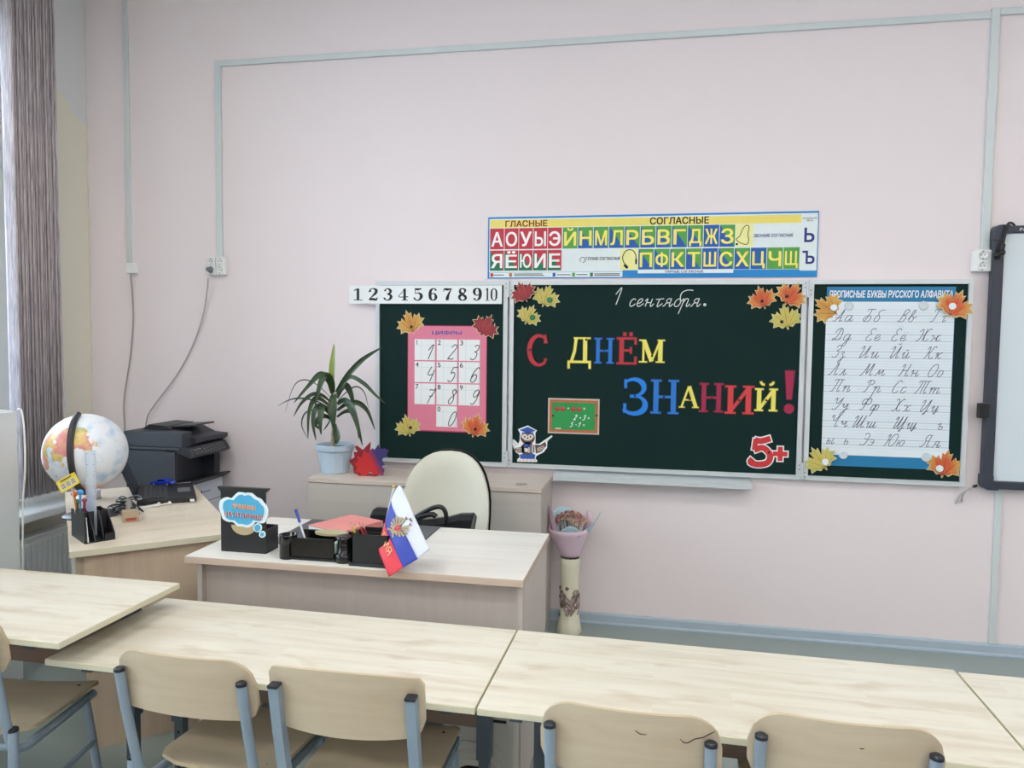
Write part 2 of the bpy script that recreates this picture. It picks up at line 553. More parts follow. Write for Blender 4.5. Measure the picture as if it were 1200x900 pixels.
# cursive strokes, units: baseline 0, small letters 5 high, capitals 10 high (slanted when drawn)
CUR = {
    'а': '4.3,4 3,5 1.2,4.2 .6,2 1.2,.3 2.6,.3 4.2,2.5 4.6,5;4.6,5 4.3,1.5 5,0 6.6,1.8',
    'б': '3.8,4 2.4,5 .8,3.6 .6,1.2 1.8,0 3.3,.4 4,2.4 3.6,4 2,6 1.8,8 3.4,9.4 5.5,9.4',
    'в': '0,2 1.4,4 3,7.5 2.8,9.6 1.6,8.6 1.2,5 1.2,1 2.4,0 3.8,1 3.8,3 2.6,4 4.6,3.6 5.6,4.4',
    'г': '.2,3.8 1.2,5 2,4.2 1.6,1.2 2.2,0 3.6,1.6;2,4.2 3,5 4,4.6',
    'д': '4.3,4 3,5 1.2,4.2 .6,2 1.2,.3 2.6,.3 4.2,2.5 4.6,5 4.2,0 3.6,-4 2.4,-4.6 2,-3 3.6,-.8 6.4,2',
    'е': '.4,1.8 2.4,2.4 3.4,4 2.6,5 1.2,4.4 .6,2 1.4,.2 2.8,.2 4.8,2',
    'ё': '.4,1.8 2.4,2.4 3.4,4 2.6,5 1.2,4.4 .6,2 1.4,.2 2.8,.2 4.8,2;1.6,6.6 1.7,7;3.4,6.6 3.5,7',
    'ж': '0,4 1.2,5 2,3 1.4,.6 .2,0;2,2.6 4,2.8;4.4,5 4,0;6.6,4.6 5.6,5 4.4,2.8 5.4,.4 7.6,1.4',
    'з': '.4,4 1.8,5 3,4 1.8,2.8 3,1.6 3,-1.5 2,-4.4 1,-3.6 2.4,-1.4 5,1',
    'и': '0,3 1.4,5 1.2,1 2,0 3.6,2 4.2,5 4,1 4.8,0 6.4,2',
    'й': '0,3 1.4,5 1.2,1 2,0 3.6,2 4.2,5 4,1 4.8,0 6.4,2;1.6,7 2.4,6.3 3.6,7',
    'к': '0,3.4 1.2,5 1,0;1.1,2 3.6,5 4.2,4.4;1.8,2.8 2.8,.4 4.6,1',
    'л': '0,.6 1,.2 2,2.6 3,5 3,1.2 3.8,0 5.2,1.8',
    'м': '0,.6 1,.2 2,2.6 2.8,5 3.2,1 5.6,5 5.6,1.2 6.4,0 7.8,1.8',
    'н': '0,3.4 1.2,5 1,0;1,2.5 4,2.5;4.2,5 4,1 4.8,0 6,1.8',
    'о': '2.6,5 1,4.4 .6,2 1.4,0 2.8,.2 3.8,2.6 3.4,4.6 2.6,5',
    'п': '0,3.4 1.2,5 1,0 1.4,3 3,5 4.2,4.4 4,1 4.8,0 6,1.8',
    'р': '0,3.4 1.4,5 1.2,0 .8,-4.8;1.2,2 2.6,5 4.2,4.4 4,1 4.8,0 6,1.8',
    'с': '3.6,4.2 2.4,5 1,4 .6,1.8 1.4,.1 2.8,.3 4.2,1.8',
    'т': '0,3.4 1.2,5 1,0 1.4,3 3,5 3.6,4.2 3.4,0 3.8,3 5.4,5 6.2,4.2 6,1 6.8,0 8.2,1.8',
    'у': '0,3.4 1.2,5 1.4,2.4 2.6,2 4.2,5 3.8,0 3,-4 1.8,-4.6 1.6,-3 3.2,-.8 5.6,1.6',
    'ф': '3,3 2.2,5 .8,4 .6,1 1.8,0 3,2 3.6,5 2.4,-4.8;3.4,3 4.4,5 5.8,4 5.6,1 4.4,0 3.2,2',
    'х': '0,4 1.4,5 2.6,3 2,.4 .4,0;5,4.6 4,5 2.6,2.6 3.4,.2 5.4,1.4',
    'ц': '0,3 1.4,5 1.2,1 2,0 3.6,2 4.2,5 4,0 3.6,-1.6 3,-1.2 5.6,1.4',
    'ч': '0,3.6 1.2,5 1.2,3 2.2,2.2 4,4.8;4.2,5 4,1 4.8,0 6,1.8',
    'ш': '0,3 1.2,5 1,1 1.8,0 3,2 3.4,5 3.2,1 4,0 5.2,2 5.8,5 5.6,1 6.4,0 7.8,1.8',
    'щ': '0,3 1.2,5 1,1 1.8,0 3,2 3.4,5 3.2,1 4,0 5.2,2 5.8,5 5.6,0 5.2,-1.6 4.6,-1.2 7.4,1.4',
    'ъ': '0,3.8 1.2,4.8 2,5 1.8,1 2.8,0 4.2,.8 4,2.6 2.6,2.8 1.8,2',
    'ы': '.6,5 .6,1 1.4,0 2.8,.8 2.6,2.6 1.4,2.8 .6,2;4.4,5 4.2,1 5,0 6.2,1.6',
    'ь': '.6,5 .6,1 1.6,0 3,.8 2.8,2.6 1.4,2.8 .6,2',
    'э': '.4,4.2 1.8,5 3.4,4 3.6,2 2.8,.2 1.2,0 .2,.8;1.6,2.6 3.5,2.7',
    'ю': '.4,5 .2,0;.3,2.6 2,2.6;3.6,5 2.2,4 2,1.4 3,0 4.4,.6 5,3 4.4,4.8 3.6,5',
    'я': '0,.4 1,.4 2,2.2 4,2.4;4.4,5 2.6,5 1.6,3.8 2.4,2.4;4.4,5 4.2,1 5,0 6.2,1.8',
    'А': '0,.8 1,0 2.6,2 4.6,7 5.4,10 5.2,4 5.4,0 7,1.4;1.2,3.4 3.4,3 5.6,3.8',
    'Б': '.6,8.4 .4,9.8 2,10 6,10;3,10 2.4,4 1,.6 -.4,1.6 1,4 3.6,5 5,3.4 4.4,.8 2.4,0 .6,.4',
    'В': '0,1 1,0 1.8,3 2.6,9 4.4,10 5.4,8.4 4,6 2.4,5.4 4.6,4.6 5,2 3.2,0 1,.4',
    'Г': '.4,8.4 .4,9.6 1.6,10 6,10;3,10 2.4,3 1.4,.4 0,.6',
    'Д': '3.6,10 3,4 1.4,.4 0,.6 .8,1.8 3,.6 5.4,1.6 6,5 5,8.8 3,10 1,8.4 .6,6;4.4,.8 6.4,1.6',
    'Е': '4.8,8.6 4,10 2.2,9.4 1.8,7 3.4,5.4 1.6,4.6 .6,2.4 1.2,.4 3,0 5,1.6',
    'Ё': '4.8,8.6 4,10 2.2,9.4 1.8,7 3.4,5.4 1.6,4.6 .6,2.4 1.2,.4 3,0 5,1.6;2.4,11.4 2.5,11.8;4.4,11.4 4.5,11.8',
    'Ж': '0,7.6 1.4,9.6 2.4,8 2.2,3 1,.4 -.4,.8;2.2,5 4.6,5;4.6,10 4.4,0;8,9 6.8,10 4.8,6 5.4,1 7.2,.2 8.4,2',
    'З': '1,8.4 2.4,10 4,9.4 4,7 2.2,5.6 4,4.8 4,1.6 2,0 .2,1',
    'И': '0,7.4 1.6,9.6 2,7 1.4,.8 2.4,.4 4.4,4 6,10 5.4,2 6,0 7.6,1.6',
    'Й': '0,7.4 1.6,9.6 2,7 1.4,.8 2.4,.4 4.4,4 6,10 5.4,2 6,0 7.6,1.6;3,12 4,11.2 5.4,12',
    'К': '.4,7.6 1.6,9.6 2.2,8 1.4,1.4 .2,.2;1.8,4.6 3.6,6 4.4,9 5.8,9.8 6.4,8.6;2.8,5 3.8,1 5.2,0 6.6,1.4',
    'Л': '0,.6 1,.2 2.6,4 4.6,10 4.6,2 5.4,0 6.8,1.4',
    'М': '0,.6 1,.2 2.6,4 4,10 4.4,1 7.4,10 7.2,2 8,0 9.4,1.4',
    'Н': '.4,7.6 1.6,9.6 2.2,8 1.4,1.4 .2,.2;1.6,4.4 5.2,5;6,10 5.2,2 6,0 7.4,1.4',
    'О': '3.4,10 1.4,8 .6,3.6 1.6,.4 3.6,0 5.4,3 5.6,7.6 4.4,9.8 3.4,10',
    'П': '.6,8.6 .6,9.8 2,10 7.4,10;3,10 2.2,3 1.2,.4 0,.6;5.8,10 5,2 5.8,0 7,1.4',
    'Р': '2.6,10 2.2,3 1.2,.4 0,.6;0.6,7.6 1,9.4 3.4,10 5.4,9 5,6.6 3.4,6.4',
    'С': '5,8.4 4.2,10 2.4,9.2 1,6 .8,2 2,0 4,.6 5,1.8',
    'Т': '.6,8.6 .6,9.8 2,10 9,10;3,10 2.2,3 1.2,.4 0,.6;5,10 4.6,0;7.2,10 6.8,2 7.6,0 8.8,1.4',
    'У': '.4,7.8 1.6,9.6 2.2,6 3.4,5 5.6,9;6,10 5.2,4 3.4,.4 1.6,0 1,1',
    'Ф': '4,10 3.4,3 2.4,.4 1,.6;3.8,8 2.4,9.6 .8,8 .8,5.4 2.2,4.6 3.6,7 4.4,9 6,9.8 7,8 6.4,5.4 5,4.6 3.8,6',
    'Х': '.6,8.6 1.8,10 3,8 3.2,5 2.6,1.4 1,0 0,1;6.6,8.8 5.6,10 3.6,6 3.4,2 4.8,0 6.4,1.4',
    'Ц': '0,7.4 1.6,9.6 2,7 1.4,.8 2.4,.4 4.4,4 6,10 5.4,0 5,-2 4.2,-1.6 7.2,1.4',
    'Ч': '.4,7.8 1.6,9.6 2.2,6 3.4,5 5.6,9;6,10 5.2,2 6,0 7.4,1.4',
    'Ш': '0,7.4 1.6,9.6 1.8,7 1.2,.8 2.2,.4 3.6,4 4.6,10 4,.8 5,.4 6.6,4 7.6,10 7,2 7.8,0 9.2,1.4',
    'Щ': '0,7.4 1.6,9.6 1.8,7 1.2,.8 2.2,.4 3.6,4 4.6,10 4,.8 5,.4 6.6,4 7.6,10 7,0 6.6,-2 5.8,-1.6 9,1.4',
    'Э': '1,8.6 2.6,10 4.6,8 4.6,4 3.4,.8 1.2,0 0,1;1.6,6 3,5 4.6,5.2',
    'Ю': '.4,7.6 1.6,9.6 2,8 1.2,1.4 .2,.2;1.4,4.6 3.4,5;5.6,10 3.8,8 3.2,3.6 4.2,.4 6,0 7.6,3 7.8,7.6 6.8,9.8 5.6,10',
    'Я': '0,.8 1,.2 2.4,2 3,5;5.4,10 3,9.6 2,7.4 3,5.2 5,5.2;5.4,10 5,2 5.6,0 7,1.4',
    '1': '.4,6 2.8,10 2.4,0', '2': '.6,8 1.8,10 3.8,9.4 3.6,7 .4,.6 2,.6 3.2,0 4.4,.8', '3': '.8,8.8 2.2,10 3.8,8.8 3.2,6 1.8,5.4 3.8,4.4 3.6,1 1.8,0 .2,1.2',
    '4': '1.4,10 .6,4.6 4.4,4.8;4.2,8 3.6,0', '5': '1.4,10 .8,5.8 2.6,6.4 4,4.6 3.4,1 1.6,0 .2,1.2;1.4,9.8 4.4,10',
    '6': '4,9 2.8,10 1,7 .4,3 1.2,.2 3,.2 4,2.6 3.2,5 1.6,4.8 .6,3', '7': '.6,8.6 1.2,9.6 3,9 4.6,9.8 2.6,4 2,0;1.4,4.8 4,5.2',
    '8': '3.6,8 2.6,10 1.2,8.4 3,5.4 3.6,2 2.4,0 .8,1 1,3.4 3.4,6.4 4.2,9', '9': '4,8 3,10 1.2,9 .8,6.4 1.8,5 3.4,6 4.2,9 3.8,3 2.4,.2 .6,.8',
    '0': '2.6,10 1,8 .6,3 1.6,.2 3,.4 4.2,4 4,8.4 2.6,10', '+': '0,4 3,4;1.5,5.5 1.5,2.5', '-': '0,4 3,4', '=': '0,5 3,5;0,3 3,3',
    '.': '0,0 .7,.3 .3,.8 0,0',
}


def cursive(mb, s, x, z, unit, w, y, mi=0, slant=0.35, gap=1.5, sub=4):
    for ch in s:
        if ch == ' ':
            x += 4 * unit
            continue
        mxw = 0
        for st in parse(CUR[ch]):
            pts = [(x + (a + b * slant) * unit, z + b * unit) for a, b in spline(st, sub)]
            mxw = max(mxw, max(a for a, b in st))
            mb.ribbon(pts, w, y, 0.0003, mi)
        x += (mxw + gap) * unit
    return x


# ------------------------------------------------------------------ materials
M_pink = mat('pink_wallpaper', (236, 227, 227), 0.75, 0.025, 55, bump=0.25, spec=0.25)
M_ceil = mat('white_ceiling_paint', (240, 240, 236), 0.85, 0.02, 10)
M_floor = mat('grey_green_linoleum', (146, 158, 154), 0.32, 0.07, 60)
M_trunk = mat('pale_grey_plastic_trunking', (208, 216, 216), 0.4, 0.03, 12)
M_white = mat('white_plastic', (236, 238, 236), 0.35, 0.02, 15)
M_alu = mat('silver_aluminium_profile', (212, 219, 221), 0.35, 0.04, 8, metal=0.2)
M_green = mat('dark_green_chalkboard', (20, 44, 42), 0.7, 0.10, 6, spec=0.12)
M_black = mat('black_plastic', (22, 23, 25), 0.35, 0.1, 20)
M_blackgloss = mat('glossy_black_plastic', (14, 14, 15), 0.15, 0.1, 20)
M_hole = mat('dark_recess', (30, 31, 33), 0.6, 0.1, 20)
M_grey_cable = mat('grey_cable_rubber', (168, 166, 164), 0.5, 0.04, 30)
M_maple = wood('maple_laminate', (220, 215, 200), (178, 155, 124), (0.52, 0.105), (1.5, 20, 20), 0.28, 0.40, 0.08, 0.48)
M_edge = mat('pale_edge_banding', (214, 209, 184), 0.4, 0.04, 20)
M_cornerwood = wood('corner_desk_laminate', (230, 219, 200), (196, 178, 152), (0.5, 0.14), (1.3, 20, 20), 0.33, 0.36, 0.20, 0.30)
M_panelwood = wood('vertical_grain_panel', (208, 188, 164), (184, 160, 136), (5.5, 0.2), (20, 20, 1.3), 0.45, 0.5, 0.2, 0.2)
M_panelwood_in = mat('pale_panel_edge', (196, 182, 158), 0.45, 0.04, 20)
M_desktop = wood('white_ash_laminate', (226, 223, 216), (206, 198, 188), (9, 9), (1.2, 30, 30), 0.35, 0.5, 0.0, 0.1)
M_deskedge = mat('beige_desk_edge', (196, 176, 158), 0.45, 0.04, 20)
M_deskside = wood('ash_side_panel', (206, 195, 185), (196, 183, 172), (9, 9), (26, 26, 1.2), 0.45, 0.5, 0.0, 0.1)
M_cab = wood('grey_ash_cabinet', (200, 194, 186), (188, 180, 172), (9, 9), (1.0, 26, 26), 0.45, 0.5, 0.0, 0.1)
M_cabtop = wood('ash_cabinet_top', (214, 202, 190), (196, 180, 166), (9, 9), (1.0, 26, 26), 0.4, 0.5, 0.0, 0.1)
M_steel = mat('dark_grey_painted_steel', (84, 94, 102), 0.4, 0.04, 30)
M_modesty = mat('brown_modesty_panel', (128, 104, 88), 0.5, 0.06, 10)
M_chairtube = mat('blue_grey_painted_tube', (140, 156, 170), 0.35, 0.04, 30)
M_ply = wood('birch_plywood', (204, 188, 162), (174, 152, 124), (9, 9), (1.5, 9, 16), 0.38, 0.5, 0.0, 0.25)
M_plyedge = mat('plywood_edge', (196, 178, 146), 0.5, 0.15, 5, stretch=(1, 1, 300))
M_cap = mat('black_rubber_cap', (28, 32, 40), 0.4, 0.06, 30)
M_paper = mat('white_paper', (238, 242, 242), 0.6, 0.015, 20)
M_ink = mat('black_print', (18, 18, 20), 0.6, 0.05, 30)


def flat(name, rgb, rough=0.55, var=0.04):
    return mat(name, rgb, rough, var, 25)


# ------------------------------------------------------------------ room shell
mb = MB().box(WALL_X - 0.4, RIGHT_X, REAR_Y, 0.15, -0.1, 0.0)
struct(mb, 'floor', M_floor)
mb = MB().box(WALL_X - 0.4, RIGHT_X, REAR_Y, 0.15, CEIL_Z, CEIL_Z + 0.1)
struct(mb, 'ceiling', M_ceil)
mb = MB().box(WALL_X, RIGHT_X, 0.0, 0.15, 0.0, CEIL_Z)
# back wall: pink wallpaper whose torn left edge lets the old yellow paint show
m, nt, N, L, b = nodes_of('pink_wallpaper_torn_at_corner')
t = N.new('ShaderNodeTexCoord')
sp = N.new('ShaderNodeSeparateXYZ')
L.new(t.outputs['Object'], sp.inputs[0])
nz = N.new('ShaderNodeTexNoise')
nz.inputs['Scale'].default_value = 9
nz.inputs['Detail'].default_value = 8
L.new(t.outputs['Object'], nz.inputs['Vector'])
ma = N.new('ShaderNodeMath')
ma.operation = 'MULTIPLY_ADD'
ma.inputs[1].default_value = 0.06
L.new(nz.outputs[0], ma.inputs[0])
L.new(sp.outputs['X'], ma.inputs[2])
cr = N.new('ShaderNodeValToRGB')
cr.color_ramp.interpolation = 'CONSTANT'
cr.color_ramp.elements[0].color = lin(222, 220, 208)
cr.color_ramp.elements[1].color = lin(236, 226, 227)
cr.color_ramp.elements[1].position = 0.5
mr = N.new('ShaderNodeMapRange')
mr.inputs['From Min'].default_value = WALL_X - 0.05 + 0.036
mr.inputs['From Max'].default_value = WALL_X + 0.05 + 0.036
L.new(ma.outputs[0], mr.inputs['Value'])
L.new(mr.outputs[0], cr.inputs[0])
L.new(cr.outputs[0], b.inputs['Base Color'])
b.inputs['Roughness'].default_value = 0.75
b.inputs['Specular IOR Level'].default_value = 0.25
nb = N.new('ShaderNodeTexNoise')
nb.inputs['Scale'].default_value = 140
nb.inputs['Detail'].default_value = 3
L.new(t.outputs['Object'], nb.inputs['Vector'])
bu = N.new('ShaderNodeBump')
bu.inputs['Strength'].default_value = 0.25
bu.inputs['Distance'].default_value = 0.002
L.new(nb.outputs[0], bu.inputs['Height'])
L.new(bu.outputs[0], b.inputs['Normal'])
struct(mb, 'wall_back', m)
mb = MB().box(RIGHT_X, RIGHT_X + 0.15, REAR_Y, 0.15, 0, CEIL_Z)
struct(mb, 'wall_right', M_pink)
mb = MB().box(WALL_X - 0.4, RIGHT_X, REAR_Y - 0.15, REAR_Y, 0, CEIL_Z)
struct(mb, 'wall_rear', M_pink)
# window wall: lower part old yellow paint, upper part grey primer
m, nt, N, L, b = nodes_of('yellow_and_grey_old_paint')
t = N.new('ShaderNodeTexCoord')
sp = N.new('ShaderNodeSeparateXYZ')
L.new(t.outputs['Object'], sp.inputs[0])
nz = N.new('ShaderNodeTexNoise')
nz.inputs['Scale'].default_value = 5
L.new(t.outputs['Object'], nz.inputs['Vector'])
ma = N.new('ShaderNodeMath')
ma.operation = 'MULTIPLY_ADD'
ma.inputs[1].default_value = 0.12
L.new(nz.outputs[0], ma.inputs[0])
mb2 = N.new('ShaderNodeMath')
mb2.operation = 'MULTIPLY_ADD'
mb2.inputs[1].default_value = 0.75
L.new(sp.outputs['Y'], mb2.inputs[0])
L.new(sp.outputs['Z'], mb2.inputs[2])
L.new(mb2.outputs[0], ma.inputs[2])
mr = N.new('ShaderNodeMapRange')
mr.inputs['From Min'].default_value = 2.78
mr.inputs['From Max'].default_value = 2.80
L.new(ma.outputs[0], mr.inputs['Value'])
mx = N.new('ShaderNodeMix')
mx.data_type = 'RGBA'
mx.inputs['A'].default_value = lin(232, 229, 212)
mx.inputs['B'].default_value = lin(224, 227, 227)
L.new(mr.outputs[0], mx.inputs['Factor'])
L.new(mx.outputs['Result'], b.inputs['Base Color'])
b.inputs['Roughness'].default_value = 0.7
mb = MB()
x0, x1 = WALL_X - 0.4, WALL_X
mb.box(x0, x1, REAR_Y, 0.15, 0, WIN_Z[0]).box(x0, x1, REAR_Y, 0.15, WIN_Z[1], CEIL_Z)
ys = [REAR_Y] + [v for w_ in reversed(WINDOWS) for v in w_] + [0.15]
for i in range(0, len(ys), 2):
    mb.box(x0, x1, ys[i], ys[i + 1], WIN_Z[0], WIN_Z[1])
struct(mb, 'wall_left', m)

# glass
m, nt, N, L, b = nodes_of('window_glass')
N.remove(b)
tr = N.new('ShaderNodeBsdfTransparent')
tr.inputs[0].default_value = (0.93, 0.96, 0.97, 1)
gl = N.new('ShaderNodeBsdfGlossy')
gl.inputs['Roughness'].default_value = 0.02
fr = N.new('ShaderNodeFresnel')
fr.inputs[0].default_value = 1.45
ms = N.new('ShaderNodeMixShader')
L.new(fr.outputs[0], ms.inputs[0])
L.new(tr.outputs[0], ms.inputs[1])
L.new(gl.outputs[0], ms.inputs[2])
L.new(ms.outputs[0], N['Material Output'].inputs[0])
M_glass = m
M_frame = mat('white_window_frame', (232, 236, 240), 0.35, 0.02, 10)
M_sill = mat('white_sill_plastic', (226, 232, 236), 0.35, 0.02, 10)
for i, (a, b_) in enumerate(WINDOWS):
    fx = WALL_X - 0.20
    mb = MB()
    z0, z1 = WIN_Z
    for (ya, yb) in ((a, a + 0.07), (b_ - 0.07, b_), ((a + b_) / 2 - 0.05, (a + b_) / 2 + 0.05)):
        mb.box(fx - 0.03, fx + 0.03, ya, yb, z0, z1)
    for (za, zb) in ((z0, z0 + 0.07), (z1 - 0.07, z1), (2.35, 2.43)):
        mb.box(fx - 0.029, fx + 0.029, a, b_, za, zb)
    w = struct(mb, 'window_%d' % (i + 1), M_frame)
    MB().box(fx - 0.006, fx + 0.006, a + 0.02, b_ - 0.02, z0 + 0.02, z1 - 0.02).build('glass_pane', M_glass, w, origin=(0, 0, 0))
    sl = MB().rbox(fx, WALL_X + 0.21, a - 0.06, b_ + (0.12 if i == 0 else 0.06), z0 - 0.09, z0 - 0.045, 0.008)
    sl.build('window_sill', M_sill, w, origin=(0, 0, 0))

# baseboards (blue-grey plastic, rounded top)
M_base = mat('blue_grey_skirting', (168, 184, 196), 0.4, 0.03, 20)
mb = MB()
prof = [(0, 0), (-0.022, 0), (-0.022, 0.008), (-0.014, 0.016), (-0.011, 0.05), (-0.006, 0.058), (0, 0.06)]
vs = [(WALL_X, y, z) for y, z in prof] + [(RIGHT_X, y, z) for y, z in prof]
n = len(prof)
mb.add(vs, [(i, n + i, n + i + 1, i + 1) for i in range(n - 1)] + [tuple(range(n)), tuple(range(2 * n - 1, n - 1, -1))])
struct(mb, 'baseboard_back', M_base)
mb = MB().rbox(WALL_X, WALL_X + 0.02, REAR_Y, -0.03, 0, 0.06, 0.005)
struct(mb, 'baseboard_left', M_base)

# ceiling lamps (outside the frame, the room's own light)
m, nt, N, L, b = nodes_of('lit_lamp_diffuser')
b.inputs['Base Color'].default_value = (0.9, 0.9, 0.9, 1)
b.inputs['Emission Color'].default_value = (1.0, 0.965, 0.92, 1)
b.inputs['Emission Strength'].default_value = LAMP_STRENGTH
M_lamp = m
lamp0 = None
for lx in (-2.0, 0.4, 2.8):
    for ly in (-2.4, -4.2, -6.0):
        lamp = thing('ceiling_lamp', 'white square ceiling lamp panel above the classroom', 'lamp', (lx, ly, CEIL_Z), 'ceiling lamp panels')
        part(MB().box(-0.31, 0.31, -0.31, 0.31, -0.05, 0.0), 'housing', M_white, lamp, wo=False)
        part(MB().box(-0.29, 0.29, -0.29, 0.29, -0.056, -0.0505), 'diffuser', M_lamp, lamp, wo=False)

# ------------------------------------------------------------------ wall trunking, sockets, cables
def trunk(x0, x1, z0, z1, label, joints=()):
    mb = MB().rbox(x0, x1, -0.016, 0.0, z0, z1, 0.003)
    o = mb.build('cable_trunking', M_trunk, None, origin=((x0 + x1) / 2, 0, z0))
    tag(o, label, 'trunking')
    return o


TY = -0.016
trunk(-3.066, -3.036, 1.946, CEIL_Z - 0.001, 'narrow white cable trunking running up the wall nearest the window corner')
trunk(-2.482, -2.444, 1.976, 3.084, 'white cable trunking rising from the double sockets beside the printer wall')
trunk(-2.444, 1.535, 3.052, 3.084, 'long horizontal white cable trunking high across the pink wall')
trunk(1.535, 1.573, 1.971, 3.098, 'white cable trunking dropping to the socket above the right board wing')
trunk(1.573, 3.6, 3.064, 3.096, 'short white cable trunking running off past the corner above the whiteboard')
trunk(1.652, 1.682, 0.06, 1.2, 'white cable trunking running down from the whiteboard to the skirting')


def socket(cx, z0, z1, w, label, n=2, blank=False):
    o = thing('wall_socket', label, 'socket', (cx, 0, z0))
    part(MB().rbox(cx - w / 2, cx + w / 2, -0.036, 0.0, z0, z1, 0.005), 'housing', M_white, o)
    if not blank:
        h = (z1 - z0) / n
        for k in range(n):
            cz = z0 + h * (k + 0.5)
            mb = MB()
            r = min(h, w) * 0.40
            M = Matrix.Translation((cx, -0.0362, cz)) @ Matrix.Rotation(PI / 2, 4, 'X')
            mb.lathe([(r, 0.0), (r, 0.004), (r * 0.9, 0.004), (r * 0.85, 0.0005), (0.0001, 0.0005)], 24, 0, M)
            for dx in (-0.4, 0.4):
                mb.lathe([(r * 0.14, 0.0015), (0.0001, 0.0015)], 10, 1, M @ Matrix.Translation((dx * r, 0, 0)))
            mb.box(cx - r * 0.1, cx + r * 0.1, -0.0405, -0.037, cz + r * 0.75, cz + r * 0.95, 1)
            mb.box(cx - r * 0.1, cx + r * 0.1, -0.0405, -0.037, cz - r * 0.95, cz - r * 0.75, 1)
            part(mb, 'socket_face', [M_white, M_hole], o)
    return o


socket(-2.503, 1.873, 1.976, 0.052, 'white double wall socket with a grey plug in its lower outlet')
socket(-2.446, 1.873, 1.976, 0.054, 'empty white double wall socket under the trunking above the printer')
socket(-3.026, 1.885, 1.946, 0.06, 'small blank white junction box at the foot of the narrow trunking', 1, True)
socket(1.537, 1.869, 1.972, 0.08, 'white double socket on the wall beside the interactive whiteboard')
M_pg = mat('grey_plug', (120, 126, 130), 0.45, 0.04, 20)
plug = thing('power_plug', 'grey power plug and cable hanging from the left double socket', 'plug', (-2.503, -0.04, 1.90))
part(MB().cyl((0, 0, 0), 0.019, 0.03, 14, 0, Matrix.Translation((-2.503, -0.0405, 1.902)) @ Matrix.Rotation(PI / 2, 4, 'X'), 0.012), 'plug_body', M_pg, plug)
cp = [bp(244, 326, -0.06), bp(243, 340, -0.04), bp(238, 370, -0.02), bp(228, 400, -0.015), bp(212, 432, -0.015), bp(196, 455, -0.02), bp(180, 476, -0.03), bp(172, 491, -0.05), bp(170, 520, -0.03)]
part(MB().tube(spline([tuple(p) for p in cp], 5), 0.004, 8), 'cord', M_grey_cable, plug)
cp = [bp(153, 321, -0.02), bp(155, 345, -0.012), bp(156, 375, -0.012), bp(154, 405, -0.012), bp(151, 430, -0.012), bp(147, 455, -0.012), bp(145, 475, -0.014), bp(146, 500, -0.02), bp(148, 560, -0.03)]
o = MB().tube(spline([tuple(p) for p in cp], 5), 0.0042, 8).build('cable', M_grey_cable, None, origin=tuple(cp[0]))
tag(o, 'grey cable hanging down the wall from the junction box behind the globe', 'cable')
mb = MB()
cp = [bp(1120, 590, -0.012), bp(1124, 582, -0.02), bp(1130, 576, -0.02), bp(1138, 572, -0.02), bp(1141, 570.5, -0.02)]
mb.tube(spline([tuple(p) for p in cp], 4), 0.004, 8)
cp2 = [bp(1127, 588, -0.012), bp(1127.5, 581, -0.02), bp(1131, 576, -0.02)]
mb.tube(spline([tuple(p) for p in cp2], 4), 0.004, 8)
mb.tube([tuple(bp(1140, 570.5, -0.02)), tuple(bp(1145, 569, -0.02))], 0.007, 8, 1)
o = mb.build('cable', [M_grey_cable, M_black], None, origin=tuple(cp[0]))
tag(o, 'short loose grey cable end poking from the wall below the right board wing', 'cable')
# ------------------------------------------------------------------ chalkboard
BY = -0.03          # front of the boards
Z0, Z1 = 0.8327, 1.8327
board = thing('chalkboard', 'dark green three-panel school chalkboard with aluminium frame', 'chalkboard', (0, 0, Z0))


def panel(x0, x1):
    f = 0.022
    part(MB().box(x0 + 0.01, x1 - 0.01, BY + 0.005, 0.0, Z0 + 0.01, Z1 - 0.01), 'writing_surface', M_green, board)
    mb = MB()
    # mitred profile frame
    for k in range(4):
        pts = {0: [(x0, Z1), (x1, Z1), (x1 - f, Z1 - f), (x0 + f, Z1 - f)], 1: [(x0, Z0), (x1, Z0), (x1 - f, Z0 + f), (x0 + f, Z0 + f)],
               2: [(x0, Z0), (x0, Z1), (x0 + f, Z1 - f), (x0 + f, Z0 + f)], 3: [(x1, Z0), (x1, Z1), (x1 - f, Z1 - f), (x1 - f, Z0 + f)]}[k]
        mb.prism(pts, BY - 0.004, 0.0)
        q = [(a + (x0 + x1) / 2 - (x0 + x1) / 2, c) for a, c in pts]
    g = 0.006
    mb.box(x0 + f - g, x1 - f + g, BY - 0.007, BY - 0.004, Z1 - f, Z1 - f + g)
    mb.box(x0 + f - g, x1 - f + g, BY - 0.007, BY - 0.004, Z0 + f - g, Z0 + f)
    mb.box(x0 + f - g, x0 + f, BY - 0.007, BY - 0.004, Z0 + f, Z1 - f)
    mb.box(x1 - f, x1 - f + g, BY - 0.007, BY - 0.004, Z0 + f, Z1 - f)
    part(mb, 'frame', M_alu, board)


